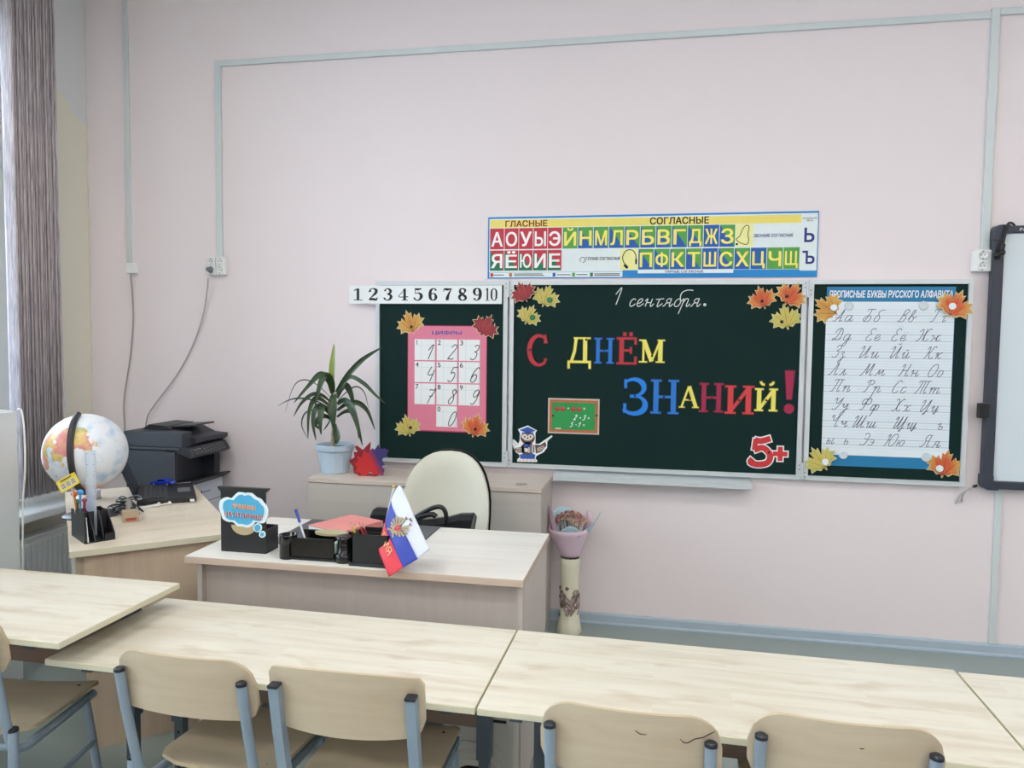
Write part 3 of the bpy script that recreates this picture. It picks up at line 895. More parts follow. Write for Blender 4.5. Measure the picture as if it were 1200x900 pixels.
panel(-0.75, 0.75)
panel(-1.505, -0.762)
panel(0.762, 1.505)
for hx in (-0.756, 0.756):
    for hz in (Z1 - 0.045, Z0 + 0.045):
        mb = MB()
        mb.tube([(hx, BY - 0.009, hz - 0.042), (hx, BY - 0.009, hz + 0.042)], 0.006, 10)
        for s, dz in ((-1, 0.018), (1, -0.018)):
            mb.box(min(hx, hx + s * 0.02), max(hx, hx + s * 0.02), BY - 0.006, BY - 0.004, hz + dz - 0.02, hz + dz + 0.02)
            for e in (-0.011, 0.011):
                mb.cyl((0, 0, 0), 0.003, 0.002, 8, 1, Matrix.Translation((hx + s * 0.014, BY - 0.006, hz + dz + e)) @ Matrix.Rotation(PI / 2, 4, 'X'))
        part(mb, 'hinge', [M_alu, M_steel], board)
mb = MB()
tp = [(-0.002, Z0 - 0.002), (-0.012, Z0 - 0.012), (-0.07, Z0 - 0.022), (-0.086, Z0 - 0.030), (-0.086, Z0 - 0.052), (-0.076, Z0 - 0.056), (-0.002, Z0 - 0.050)]
vs = [(-0.495, y, z) for y, z in tp] + [(0.508, y, z) for y, z in tp]
n = len(tp)
mb.add(vs, [(i, (i + 1) % n, n + (i + 1) % n, n + i) for i in range(n)] + [tuple(reversed(range(n))), tuple(range(n, 2 * n))])
part(mb, 'chalk_tray', M_alu, board)
# chalk handwriting: 1 сентября.
M_chalk = flat('white_chalk', (214, 220, 216), 0.8)
mb = MB()
x, z = bx(717, 356)
z -= 0.004
SY = BY + 0.0045
cursive(mb, '1', x, z, 0.0088, 0.005, SY, 0, 0.30)
x, z = bx(736, 359)
cw = {'т': '0,4.6 5,5.2;2.5,5 2.2,0', 'б': CUR['б'].replace('5.5,9.4', '8.5,10.6')}
sav = {k: CUR[k] for k in cw}
CUR['т'] = '0,4.5 5,5.1;2.5,5 2.1,2 2.2,0 3.2,.2 5,2'
CUR['б'] = '3.8,4 2.4,5 .8,3.6 .6,1.2 1.8,0 3.3,.4 4,2.4 3.6,4 2.6,7 3.2,9.4 6,10.6 9.5,10.4'
x2 = cursive(mb, 'сентя', x, z, 0.0079, 0.0045, SY, 0, 0.32, 0.5)
cursive(mb, 'б', x2, z, 0.0079, 0.0045, SY, 0, 0.32, 0.3)
cursive(mb, 'ря', x2 + 4.3 * 0.0079, z, 0.0079, 0.0045, SY, 0, 0.32, 0.5)
CUR.update(sav)
x, z = bx(826, 357)
mb.prism([(x + 0.008 * math.cos(a), z + 0.008 * math.sin(a)) for a in [k * PI / 5 for k in range(10)]], SY, SY + 0.0003)
part(mb, 'chalk_writing', M_chalk, board)

# ------------------------------------------------------------------ alphabet banner
PY = -0.006
ban = thing('alphabet_banner', 'long vowels and consonants alphabet banner on the wall above the chalkboard', 'poster', (-0.04, 0, 1.848))
PX0, PX1, PZ0, PZ1 = -0.879, 0.801, 1.848, 2.174
M_ban_blue = flat('banner_blue', (24, 132, 200))
M_ban_white = flat('banner_pale', (226, 236, 236))
M_yel = flat('banner_yellow', (238, 222, 116))
M_red = flat('banner_red', (196, 50, 66))
M_dgreen = flat('banner_dark_green', (28, 116, 80))
M_bgreen = flat('banner_green', (84, 158, 70))
M_bblue = flat('banner_tile_blue', (22, 92, 168))
M_lyel = flat('letter_yellow', (244, 232, 112))
M_navy = flat('letter_navy', (38, 44, 120))
M_dred = flat('title_dark_red', (130, 30, 30))
part(MB().box(PX0, PX1, PY, -0.0015, PZ0, PZ1), 'sheet', [M_ban_blue], ban)


def bX(px):
    return bp(px, 290, PY).x


def fz(t_):
    return PZ1 - (PZ1 - PZ0) * t_


TH = 0.0004
y1 = PY - TH
mb = MB()       # backgrounds: 0 white 1 yellow 2 red 3 dgreen 4 green 5 blue
mb.box(PX0 + 0.008, bX(957.5), y1, PY, fz(0.90), fz(0.03), 0)
mb.box(PX0 + 0.010, bX(730), y1, PY, fz(0.985), fz(0.905), 0)
mb.box(PX0 + 0.012, bX(938), y1 - 0.0002, y1, fz(0.175), fz(0.05), 1)
mb.box(bX(730), bX(938), y1 - 0.0002, y1, fz(0.93), fz(0.88), 6)
mb.box(bX(748), bX(860), y1 - 0.0004, y1, fz(0.93), fz(0.87), 0)
cols_v = [bX(574 + 16.9 * i) for i in range(6)]
r1, r2, r3, r4 = fz(0.185), fz(0.525), fz(0.545), fz(0.875)
yt = y1 - 0.0003
g = 0.0015
lets = []


def tile(x0, x1, za, zb, kind):
    x0 += g
    x1 -= g
    if kind in (2, 4, 5):
        mb.prism([(x0, zb), (x1, zb), (x1, za), (x0, za)], yt, y1, kind)
    else:
        up, lo = {'rg': (2, 3), 'gb': (4, 5)}[kind]
        mb.prism([(x0, za), (x1, za), (x1, zb)], yt, y1, up)
        mb.prism([(x0, za), (x1, zb), (x0, zb)], yt, y1, lo)


for i, ch in enumerate('АОУЫЭ'):
    tile(cols_v[i], cols_v[i + 1], r1, r2, 2)
    lets.append((ch, cols_v[i], cols_v[i + 1], r1, r2, 0))
for i, ch in enumerate('ЯЁЮИЕ'):
    tile(cols_v[i], cols_v[i + 1], r3, r4, 'rg')
    lets.append((ch, cols_v[i], cols_v[i + 1], r3, r4, 0))
ca = [bX(659 + 18.0 * i + 0.036 * i * i) for i in range(12)]
kinds = [4, 'gb', 'gb', 'gb', 'gb', 'gb', 'gb', 'gb', 'gb', 5, 'gb']
for i, ch in enumerate('ЙНМЛРБВГДЖЗ'):
    tile(ca[i], ca[i + 1], r1, r2, kinds[i])
    lets.append((ch, ca[i], ca[i + 1], r1, r2, 1))
cb = [bX(748 + 18.5 * i + 0.045 * i * i) for i in range(11)]
kinds = ['gb', 'gb', 'gb', 'gb', 5, 'gb', 'gb', 5, 4, 4]
for i, ch in enumerate('ПФКТШСХЦЧЩ'):
    tile(cb[i], cb[i + 1], r3, r4, kinds[i])
    lets.append((ch, cb[i], cb[i + 1], r3, r4, 1))
mb.box(bX(862), bX(882), yt, y1, r2, r1, 7)
mb.box(bX(727), bX(748), yt, y1, r4, r3, 7)
mb.box(bX(940), bX(957), yt, y1, r2, fz(0.19), 0)
for px, k in ((575, 2), (597, 8), (648, 5), (671, 4), (692, 3)):
    mb.box(bX(px), bX(px + 3.4), yt, y1, fz(0.975), fz(0.915), k)
M_pyel = flat('banner_pale_yellow', (238, 236, 160))
M_or = flat('banner_orange', (190, 110, 60))
part(mb, 'letter_tiles', [M_ban_white, M_yel, M_red, M_dgreen, M_bgreen, M_bblue, M_ban_blue, M_pyel, M_or], ban)
mb = MB()       # 0 white 1 yellow 2 navy 3 dark red 4 black
yl = yt - 0.0004
for ch, x0, x1, za, zb, mi in lets:
    w = (x1 - x0)
    h = za - zb
    top, bot = za - h * 0.17, zb + h * 0.13
    if ch in 'ЙЁ':
        top = za - h * 0.03
    if ch in 'ДЦЩ':
        bot = zb + h * 0.04
    text_fit(mb, ch, x0 + w * 0.11, x1 - w * 0.11, bot, top, yl, mi, 0.022)
text_fit(mb, 'Ь', bX(942), bX(954), fz(0.47), fz(0.25), yl, 2, 0.03)
text_fit(mb, 'Ъ', bX(940.5), bX(955), fz(0.80), fz(0.60), yl, 2, 0.03)
text_fit(mb, 'ГЛАСНЫЕ', bX(592), bX(641), fz(0.165), fz(0.06), yl, 3, 0.03)
text_fit(mb, 'СОГЛАСНЫЕ', bX(761), bX(830), fz(0.165), fz(0.05), yl, 4, 0.03)
text_fit(mb, 'ГЛУХИЕ СОГЛАСНЫЕ', bX(687), bX(727), fz(0.715), fz(0.665), yl, 4, 0.03)
text_fit(mb, 'ЗВОНКИЕ СОГЛАСНЫЕ', bX(883), bX(929), fz(0.385), fz(0.335), yl, 2, 0.03)
text_fit(mb, 'ПАРНЫЕ СОГЛАСНЫЕ', bX(780), bX(825), fz(0.925), fz(0.885), y1 - 0.0008, 2, 0.03)
text_fit(mb, 'НЕ ОБОЗНАЧАЮТ', bX(939.5), bX(957), fz(0.12), fz(0.095), yl, 4, 0.01)
text_fit(mb, 'ЗВУКА', bX(944), bX(952), fz(0.155), fz(0.13), yl, 4, 0.01)
for px0, px1, z in ((579, 591, .945), (603, 636, .93), (603, 638, .955), (653, 669, .945), (676, 689, .945), (697, 727, .935), (697, 727, .958)):
    mb.box(bX(px0), bX(px1), yl, yl + 0.0002, fz(z + 0.006), fz(z - 0.006), 4)
# bell outline and headphones
cx, cz = bX(872), (r1 + r2) / 2
s = 0.011
bell = [(-2.6, -1.6), (-1, -.2), (-.2, 2), (1, 4), (2.2, 4.6), (3, 3.8), (2.8, 2), (2.6, 0), (3, -2), (2.4, -4), (.4, -3.8), (-1.6, -2.8), (-2.6, -1.6)]
mb.ribbon([(cx - 0.012 + a * s, cz + c * s) for a, c in spline(bell, 3)], 0.0035, yl, 0.0002, 4)
mb.prism([(cx - 0.036 + 0.006 * math.cos(k), cz - 0.043 + 0.006 * math.sin(k)) for k in [j * PI / 4 for j in range(8)]], yl, yl + 0.0002, 4)
cx, cz = bX(738), (r3 + r4) / 2
hp = [(-1.4, -3), (-2.8, -1), (-3.2, 1.4), (-2, 3.8), (0, 4.6), (2, 3.8), (3, 1.4), (2.9, -1)]
mb.ribbon([(cx + a * s, cz + c * s) for a, c in spline(hp, 3)], 0.0045, yl, 0.0002, 4)
mb.ribbon([(cx - 2.4 * s, cz - 2.4 * s), (cx - 0.8 * s, cz - 4 * s)], 0.014, yl, 0.0002, 4)
mb.ribbon([(cx + 3.1 * s, cz - 2.2 * s), (cx + 3.1 * s, cz + 0.2 * s)], 0.009, yl, 0.0002, 4)
cx, cz = bX(683), (r3 + r4) / 2
mb.ribbon([(cx + 0.014 * math.cos(a), cz + 0.014 * math.sin(a)) for a in [k * PI / 8 for k in range(-4, 11)]], 0.003, yl, 0.0002, 4)
part(mb, 'lettering', [flat('letter_white', (244, 244, 244)), M_lyel, M_navy, M_dred, M_ink], ban)

# ------------------------------------------------------------------ number line 1..10
NY = BY - 0.008
x0, z1 = bx(409.5, 334, NY)
x1, z0 = bx(588, 357, NY)
_, z1b = bx(500, 334.5, NY)
_, z0b = bx(500, 356, NY)
z1, z0 = z1b, z0b
nl = thing('number_line', 'white paper strip of black numbers one to ten above the left wing', 'poster', ((x0 + x1) / 2, NY, z0))
part(MB().box(x0, x1, NY - 0.001, NY, z0, z1).box(-1.505, x1, NY, BY - 0.0072, z1 - 0.03, z1 - 0.012), 'sheet', M_paper, nl)
DIG = {   # bold didone digits: x, y, width
    '1': ['.05,.80,.05 .30,.94,.10', '.38,1,.0 .38,.96,.22 .38,.06,.22', '.05,.03,.06 .72,.03,.06'],
    '2': ['.16,.70,.24 .16,.76,.20 .22,.94,.07 .42,.98,.08 .64,.84,.24 .60,.62,.22 .34,.34,.10 .12,.12,.07', '.08,.08,.15 .40,.10,.19 .66,.06,.14 .74,.26,.05'],
    '3': ['.18,.76,.22 .20,.86,.10 .38,.98,.07 .60,.80,.22 .54,.60,.16 .34,.53,.06', '.34,.52,.06 .58,.44,.18 .64,.26,.24 .50,.06,.12 .30,.02,.07 .14,.12,.12 .16,.22,.22'],
    '4': ['.52,.98,.05 .30,.64,.05 .06,.30,.06 .80,.30,.07', '.52,.96,.20 .52,.05,.22', '.30,.03,.06 .76,.03,.06'],
    '5': ['.18,.96,.06 .20,.54,.06', '.16,.94,.14 .40,.90,.16 .66,.96,.10', '.20,.54,.05 .42,.62,.08 .64,.46,.22 .64,.26,.24 .50,.06,.12 .28,.02,.07 .14,.14,.12 .16,.22,.20'],
    '6': ['.62,.80,.18 .58,.94,.09 .44,.98,.07 .24,.80,.20 .18,.44,.24 .24,.14,.20 .40,.02,.07 .58,.10,.16 .64,.30,.22 .56,.52,.12 .40,.58,.06 .24,.48,.10'],
    '7': ['.10,.72,.05 .14,.92,.10 .34,.90,.18 .58,.92,.10 .70,.98,.05', '.68,.94,.06 .50,.58,.14 .38,.20,.24 .38,.02,.24'],
    '8': ['.40,.98,.07 .60,.84,.16 .52,.62,.10 .28,.46,.20 .16,.26,.20 .26,.06,.12 .42,.02,.07 .62,.12,.16 .62,.30,.20 .40,.50,.18 .22,.68,.20 .24,.90,.12 .40,.98,.07'],
    '9': ['.18,.20,.18 .22,.06,.09 .36,.02,.07 .56,.20,.20 .62,.56,.24 .56,.86,.20 .40,.98,.07 .22,.90,.16 .16,.70,.22 .24,.48,.12 .40,.42,.06 .56,.52,.10'],
    '0': ['.40,.98,.06 .64,.80,.18 .68,.50,.22 .64,.20,.18 .40,.02,.06 .16,.20,.18 .12,.50,.22 .16,.80,.18 .40,.98,.06']}
mb = MB()


def digit(mb, ch, x, z, w, h, y):
    for st in DIG[ch]:
        pts = [tuple(float(q) for q in p.split(',')) for p in st.split()]
        sp = spline(pts, 4) if len(pts) > 3 else pts
        mb.ribbon([(x + a * w, z + c * h) for a, c, d in sp], [max(d, 0.01) * w * 0.95 for a, c, d in sp], y, 0.0003)


for i in range(1, 10):
    px = 414 + (i - 1) * 17.35 + (0.4 if i > 3 else 0)
    xa, za = bx(px, 345, NY)
    mb = MB()
    digit(mb, str(i), xa, z0 + 0.018, 0.074, z1 - z0 - 0.033, NY - 0.0014)
    part(mb, 'numeral', M_ink, nl)
mb = MB()
xa, _ = bx(568, 345, NY)
digit(mb, '1', xa, z0 + 0.016, 0.040, z1 - z0 - 0.03, NY - 0.0014)
digit(mb, '0', xa + 0.032, z0 + 0.016, 0.048, z1 - z0 - 0.03, NY - 0.0014)
part(mb, 'numeral', M_ink, nl)

# ------------------------------------------------------------------ pink numerals poster
QY = BY + 0.004
xa, za = bx(478.5, 382, QY)
xb, zb = bx(569, 507, QY)
_, zb2 = bx(524, 505, QY)
zb = zb2
pk = thing('numerals_poster', 'pink handwriting numerals poster on the left chalkboard wing', 'poster', ((xa + xb) / 2, QY, zb))
M_pinkp = mat('pink_poster_paper', (222, 128, 152), 0.5, 0.03, 12)
M_pinkd = flat('poster_crimson_edge', (176, 40, 84))
mb = MB().box(xa, xb, QY - 0.0012, QY, zb, za)
mb.box(xa - 0.003, xb + 0.003, QY - 0.0008, QY, za, za + 0.004, 1).box(xa - 0.003, xb + 0.003, QY - 0.0008, QY, zb - 0.006, zb, 1)
mb.box(xb, xb + 0.004, QY - 0.0008, QY, zb, za, 1).box(xa - 0.003, xa, QY - 0.0008, QY, zb, za, 1)
part(mb, 'sheet', [M_pinkp, M_pinkd], pk)
mb = MB()
mc = MB()
W, H = xb - xa, za - zb
cwid, chgt = 0.265 * W, 0.200 * H
for i in range(10):
    r, c = divmod(i, 3)
    if i == 9:
        r, c = 3, 1
    x = xa + W * (0.085 + c * 0.285)
    z = za - H * (0.125 + r * 0.212)
    mb.box(x, x + cwid, QY - 0.0016, QY - 0.001, z - chgt, z)
    for q in (0.33, 0.97):
        mc.box(x + cwid * q - 0.0006, x + cwid * q + 0.0006, QY - 0.0019, QY - 0.0016, z - chgt, z, 1)
    mc.box(x, x + cwid, QY - 0.0019, QY - 0.0016, z - chgt * 0.28 - 0.0006, z - chgt * 0.28 + 0.0006, 1)
    d = str((i + 1) % 10)
    if d == '1':
        mc.ribbon([(x + cwid * 0.06, z - chgt * 0.09), (x + cwid * 0.12, z - chgt * 0.05), (x + cwid * 0.12, z - chgt * 0.27)], 0.0035, QY - 0.0022)
    else:
        text_fit(mc, d, x + cwid * (0.05 if d != '1' else 0.07), x + cwid * (0.2 if d != '1' else 0.15), z - chgt * 0.27, z - chgt * 0.04, QY - 0.0022, 0, 0.01)
    u = chgt * 0.70 / 10
    cursive(mc, d, x + cwid * 0.50, z - chgt * 0.95, u, 0.0043, QY - 0.0022, 0, 0.36)
part(mb, 'number_cells', M_paper, pk)
text_fit(mc, 'ЦИФРЫ', xa + W * 0.31, xa + W * 0.69, za - H * 0.085, za - H * 0.042, QY - 0.0022, 2, 0.03)
part(mc, 'lettering', [M_ink, flat('pale_grid_blue', (180, 210, 215)), flat('title_violet', (96, 88, 168))], pk)

# ------------------------------------------------------------------ handwriting alphabet poster (right wing)
xa, za = bx(968, 337, QY)
xb, zb = bx(1112, 551, QY)
xb = (bx(1120, 336, QY)[0] + bx(1111, 551, QY)[0]) / 2
xa = (xa + bx(963, 549, QY)[0]) / 2
za = (za + bx(1120, 335, QY)[1]) / 2
W, H = xb - xa, za - zb
hp_ = thing('handwriting_poster', 'blue and white cursive alphabet poster on the right chalkboard wing', 'poster', ((xa + xb) / 2, QY, zb))
M_hblue = mat('handwriting_poster_blue', (28, 124, 172), 0.4, 0.03, 10)
M_hwhite = mat('ruled_paper', (226, 236, 242), 0.45, 0.02, 10)
mb = MB().box(xa, xb, QY - 0.0012, QY, zb, za, 0).box(xa, xb - 0.002, QY - 0.0016, QY - 0.0012, zb + H * 0.062, za - H * 0.082, 1)
part(mb, 'sheet', [M_hblue, M_hwhite], hp_)
mb = MB()
text_fit(mb, 'ПРОПИСНЫЕ БУКВЫ РУССКОГО АЛФАВИТА', xa + W * 0.02, xb - W * 0.02, za - H * 0.062, za - H * 0.018, QY - 0.002, 2, 0.028, 0.12)
rows = [(0.192, 'Аа Бб Вв Гг', (0.05, 0.29, 0.56, 0.81)), (0.297, 'Дд Ее Ёё Жж', (0.05, 0.31, 0.51, 0.71)), (0.392, 'Зз Ии Йй Кк', (0.05, 0.26, 0.50, 0.77)),
        (0.490, 'Лл Мм Нн Оо', (0.03, 0.28, 0.58, 0.80)), (0.583, 'Пп Рр Сс Тт', (0.05, 0.31, 0.53, 0.71)), (0.683, 'Уу Фф Хх Цц', (0.06, 0.28, 0.54, 0.75)),
        (0.780, 'Чч Шш Щщ ъ', (0.04, 0.23, 0.55, 0.89)), (0.878, 'ы ь Ээ Юю Яя', (0.03, 0.17, 0.30, 0.49, 0.77))]
U = H * 0.0068
for f_, words, xs in rows:
    z = za - H * f_
    for k, dz in enumerate((0, 5 * U)):
        mb.box(xa, xb - 0.002, QY - 0.0018, QY - 0.0016, z + dz - 0.0009, z + dz + 0.0009, 1)
    for dz in (2.5 * U, 7.4 * U, 9.6 * U, -2.4 * U):
        mb.box(xa, xb - 0.002, QY - 0.0018, QY - 0.0016, z + dz - 0.0005, z + dz + 0.0005, 3)
    for wd, fx_ in zip(words.split(), xs):
        cursive(mb, wd, xa + W * fx_, z, U, 0.0029, QY - 0.0021, 0, 0.42, 1.6)
part(mb, 'lettering', [flat('cursive_ink', (74, 80, 110)), flat('ruling_line', (150, 160, 178)), flat('title_white', (236, 240, 244)), flat('faint_ruling', (196, 208, 220))], hp_)

# ------------------------------------------------------------------ cut-out letters
LY = BY + 0.0045


def arc(cx, cy, rx, ry, a0, a1, n=14):
    return [(cx + rx * math.cos(math.radians(a0 + (a1 - a0) * i / n)), cy + ry * math.sin(math.radians(a0 + (a1 - a0) * i / n))) for i in range(n + 1)]


def serif(x, y, w=0.36, t=0.055):
    return ([(x - w / 2, y), (x + w / 2, y)], t)


T_ = 0.16
GL = {
    'С': [(arc(0.56, 0.5, 0.46, 0.44, 55, 305, 20), [0.10, 0.11, 0.12, 0.13, 0.145, 0.16, 0.175, 0.19] + [0.20] * 5 + [0.19, 0.175, 0.16, 0.145, 0.13, 0.12, 0.11, 0.10]), ([(0.84, 0.97), (0.86, 0.72)], [0.05, 0.17]), ([(0.82, 0.10), (0.86, 0.25)], [0.06, 0.12])],
    'Д': [([(0.36, 0.95), (0.30, 0.55), (0.16, 0.2)], 0.12), ([(0.74, 0.97), (0.74, 0.2)], 0.17), ([(0.26, 0.965), (0.96, 0.965)], 0.055), ([(0.02, 0.215), (0.98, 0.215)], 0.075), ([(0.06, 0.24), (0.06, 0.0)], 0.10), ([(0.94, 0.24), (0.94, 0.0)], 0.10)],
    'Н': [([(0.2, 0.03), (0.2, 0.97)], 0.17), ([(0.8, 0.03), (0.8, 0.97)], 0.17), serif(0.2, 0.03), serif(0.2, 0.97), serif(0.8, 0.03), serif(0.8, 0.97), ([(0.2, 0.5), (0.8, 0.5)], 0.07)],
    'Ё': [([(0.26, 0.03), (0.26, 0.80)], 0.20), ([(0.04, 0.03), (0.96, 0.03)], 0.06), ([(0.04, 0.80), (0.95, 0.80)], 0.06), ([(0.92, 0.03), (0.92, 0.24)], 0.10), ([(0.91, 0.80), (0.91, 0.62)], 0.10),
          ([(0.3, 0.43), (0.72, 0.43)], 0.06), ([(0.70, 0.33), (0.70, 0.53)], 0.08), ([(0.33, 0.93), (0.47, 0.93)], 0.11), ([(0.62, 0.93), (0.76, 0.93)], 0.11)],
    'М': [([(0.17, 0.97), (0.17, 0.03)], 0.08), ([(0.18, 0.97), (0.5, 0.06)], 0.17), ([(0.5, 0.06), (0.82, 0.97)], 0.08), ([(0.83, 0.97), (0.83, 0.03)], 0.17), serif(0.16, 0.03, 0.32), serif(0.83, 0.03, 0.34), serif(0.12, 0.97, 0.24), serif(0.86, 0.97, 0.28)],
    'З': [(arc(0.42, 0.74, 0.40, 0.225, 150, -85, 16), [0.09, .09, .10, .11, .13, .15, .17, .19, .20, .20, .19, .17, .15, .13, .11, .09, .08]), (arc(0.42, 0.275, 0.46, 0.245, 85, -150, 16), [0.08, .09, .11, .13, .16, .19, .21, .22, .22, .21, .19, .17, .15, .13, .12, .11, .10]), ([(0.10, 0.96), (0.10, 0.72)], 0.10), ([(0.08, 0.30), (0.08, 0.05)], 0.11), ([(0.28, 0.505), (0.6, 0.505)], 0.075)],
    'А': [([(0.12, 0.03), (0.48, 0.97)], 0.09), ([(0.50, 0.97), (0.86, 0.03)], 0.18), serif(0.14, 0.03, 0.3), serif(0.84, 0.03, 0.34), ([(0.25, 0.36), (0.7, 0.36)], 0.07)],
    'И': [([(0.2, 0.03), (0.2, 0.97)], 0.17), ([(0.8, 0.03), (0.8, 0.97)], 0.17), serif(0.2, 0.03), serif(0.2, 0.97), serif(0.8, 0.03), serif(0.8, 0.97), ([(0.24, 0.12), (0.76, 0.88)], 0.10)],
    'Й': [([(0.2, 0.03), (0.2, 0.72)], 0.18), ([(0.8, 0.03), (0.8, 0.72)], 0.18), serif(0.2, 0.03), serif(0.2, 0.72), serif(0.8, 0.03), serif(0.8, 0.72), ([(0.24, 0.1), (0.76, 0.66)], 0.10),
          (arc(0.38, 0.97, 0.12, 0.10, 180, 290, 6), 0.10), (arc(0.66, 0.97, 0.12, 0.10, 250, 360, 6), 0.10)],
    '!': [([(0.5, 0.99), (0.5, 0.32)], [0.80, 0.42]), (arc(0.5, 0.10, 0.22, 0.055, 0, 360, 12), 0.40)],
}


def cutout(ch, px0, px1, py0, py1, m_face, m_edge, label, tilt=0.0):
    pc = ((px0 + px1) / 2, (py0 + py1) / 2)
    x0 = bx(px0, pc[1], LY)[0]
    x1 = bx(px1, pc[1], LY)[0]
    z1_ = bx(pc[0], py0, LY)[1]
    z0_ = bx(pc[0], py1, LY)[1]
    W, H = x1 - x0, z1_ - z0_
    mf = MB()
    e = 0.0035
    for pts, w in GL[ch]:
        P = [(x0 + a * W, z0_ + c * H) for a, c in pts]
        vert = abs(pts[0][0] - pts[-1][0]) < abs(pts[0][1] - pts[-1][1]) * 0.5
        arcq = len(pts) > 3
        sc_ = W if (vert or arcq or ch in 'МА!') else H
        if ch == '!' and arcq:
            sc_ = W
        ws = [q * sc_ for q in w] if isinstance(w, list) else [w * sc_] * len(P)
        if ch == '!' and arcq:
            rx_ = 0.42 * W
            for gr, ya_, mi_ in ((rx_ + e, LY - 0.002, 1), (rx_, LY - 0.0034, 0)):
                mf.prism([(x0 + 0.5 * W + gr * math.cos(q * PI / 10), z0_ + 0.10 * H + gr * math.sin(q * PI / 10)) for q in range(20)], ya_, LY, mi_)
            continue
        # outline: same stroke widened and lengthened
        a, b_ = Vector(P[0]) - Vector(P[1]), Vector(P[-1]) - Vector(P[-2])
        P2 = list(P)
        if not (arcq and ch == '!'):
            P2[0] = tuple(Vector(P[0]) + a.normalized() * e)
            P2[-1] = tuple(Vector(P[-1]) + b_.normalized() * e)
        mf.ribbon(P2, [q + 2 * e for q in ws], LY - 0.002, 0.002, 1)
        mf.ribbon(P, ws, LY - 0.0034, 0.0016, 0)
    o = mf.build('cutout_letter', [m_face, m_edge], None, origin=((x0 + x1) / 2, LY, z0_))
    tag(o, label, 'letter', 'cut-out letters on the chalkboard')
    return o


C_red = (flat('card_red', (186, 44, 58)), flat('card_red_outline', (92, 16, 24)))
C_cor = (flat('card_coral_red', (214, 62, 66)), flat('card_coral_outline', (120, 22, 30)))
C_yel = (flat('card_yellow', (238, 228, 104)), flat('card_yellow_outline', (82, 78, 20)))
C_blu = (flat('card_blue', (30, 118, 206)), flat('card_blue_outline', (12, 36, 96)))
C_bl2 = (flat('card_light_blue', (22, 132, 226)), flat('card_light_blue_outline', (10, 40, 110)))
C_cri = (flat('card_crimson', (164, 30, 72)), flat('card_crimson_outline', (80, 8, 40)))
cutout('С', 618, 643, 391, 430, *C_red, 'red cut-out letter С standing alone at the start of the greeting')
cutout('Д', 665, 693, 395, 432, *C_yel, 'yellow cut-out letter Д in the upper greeting line')
cutout('Н', 696, 720, 396, 426, *C_blu, 'blue cut-out letter Н between the yellow Д and the dotted red Ё')
cutout('Ё', 722, 747, 389, 427, *C_red, 'red cut-out letter Ё with two dots')
cutout('М', 749, 779, 398, 425, *C_yel, 'yellow cut-out letter М ending the upper greeting line')
cutout('З', 730, 760, 443, 486, *C_bl2, 'large blue cut-out letter З starting the lower greeting line')
cutout('Н', 762, 796, 445, 485, *C_blu, 'tall blue cut-out letter Н right after the letter З')
cutout('А', 796, 819, 452, 478, *C_yel, 'small yellow cut-out letter А between blue and crimson letters')
cutout('Н', 819, 848, 449, 483, *C_cri, 'crimson cut-out letter Н in the lower greeting line')
cutout('И', 849, 884, 452, 485, *C_cor, 'coral red cut-out letter И without a breve')
cutout('Й', 884, 912, 446, 482, *C_yel, 'yellow cut-out letter Й with a breve above it')
cutout('!', 918, 932, 434, 484, *C_cri, 'crimson cut-out exclamation mark ending the greeting')

# 5+
fp = thing('grade_cutout', 'red five plus grade cut-out with a white outline', 'cut-out', (*[bx(900, 548, LY)[0]], LY, bx(900, 548, LY)[1]))
mf = MB()
x0, z1_ = bx(877, 512, LY)
x1, z0_ = bx(924, 547, LY)
x0 = bx(877, 530, LY)[0]
x1 = bx(924, 530, LY)[0]
z1_, z0_ = bx(890, 512, LY)[1], bx(890, 547, LY)[1]
H = z1_ - z0_
five = [([(x0 + 0.035, z1_ - 0.01), (x0 + 0.028, z0_ + H * 0.56)], 0.024), (spline([(x0 + 0.03, z1_ - 0.016), (x0 + 0.06, z1_ - 0.020), (x0 + 0.105, z1_ - 0.006)], 5), 0.030),
        (spline([(x0 + 0.028, z0_ + H * 0.56), (x0 + 0.07, z0_ + H * 0.64), (x0 + 0.105, z0_ + H * 0.42), (x0 + 0.095, z0_ + H * 0.16), (x0 + 0.05, z0_ + 0.012), (x0 + 0.012, z0_ + H * 0.14), (x0 + 0.022, z0_ + H * 0.26)], 5), 0.030)]
zm = z0_ + H * 0.46
plus = [([(x1 - 0.075, zm), (x1 - 0.005, zm)], 0.024), ([(x1 - 0.040, zm - 0.036), (x1 - 0.040, zm + 0.036)], 0.024), ([(x0 + 0.10, zm), (x1 - 0.06, zm)], 0.006)]
mw, mr_ = MB(), MB()
for pts, w in five + plus:
    e = 0.006
    P2 = list(pts)
    P2[0] = tuple(Vector(pts[0]) + (Vector(pts[0]) - Vector(pts[1])).normalized() * e)
    P2[-1] = tuple(Vector(pts[-1]) + (Vector(pts[-1]) - Vector(pts[-2])).normalized() * e)
    mw.ribbon(P2, w + 2 * e, LY - 0.002, 0.002)
for pts, w in five + plus[:2]:
    mr_.ribbon(pts, w, LY - 0.0034, 0.0012)
part(mw, 'white_border', M_paper, fp)
part(mr_, 'red_shape', flat('grade_red', (208, 52, 52)), fp)

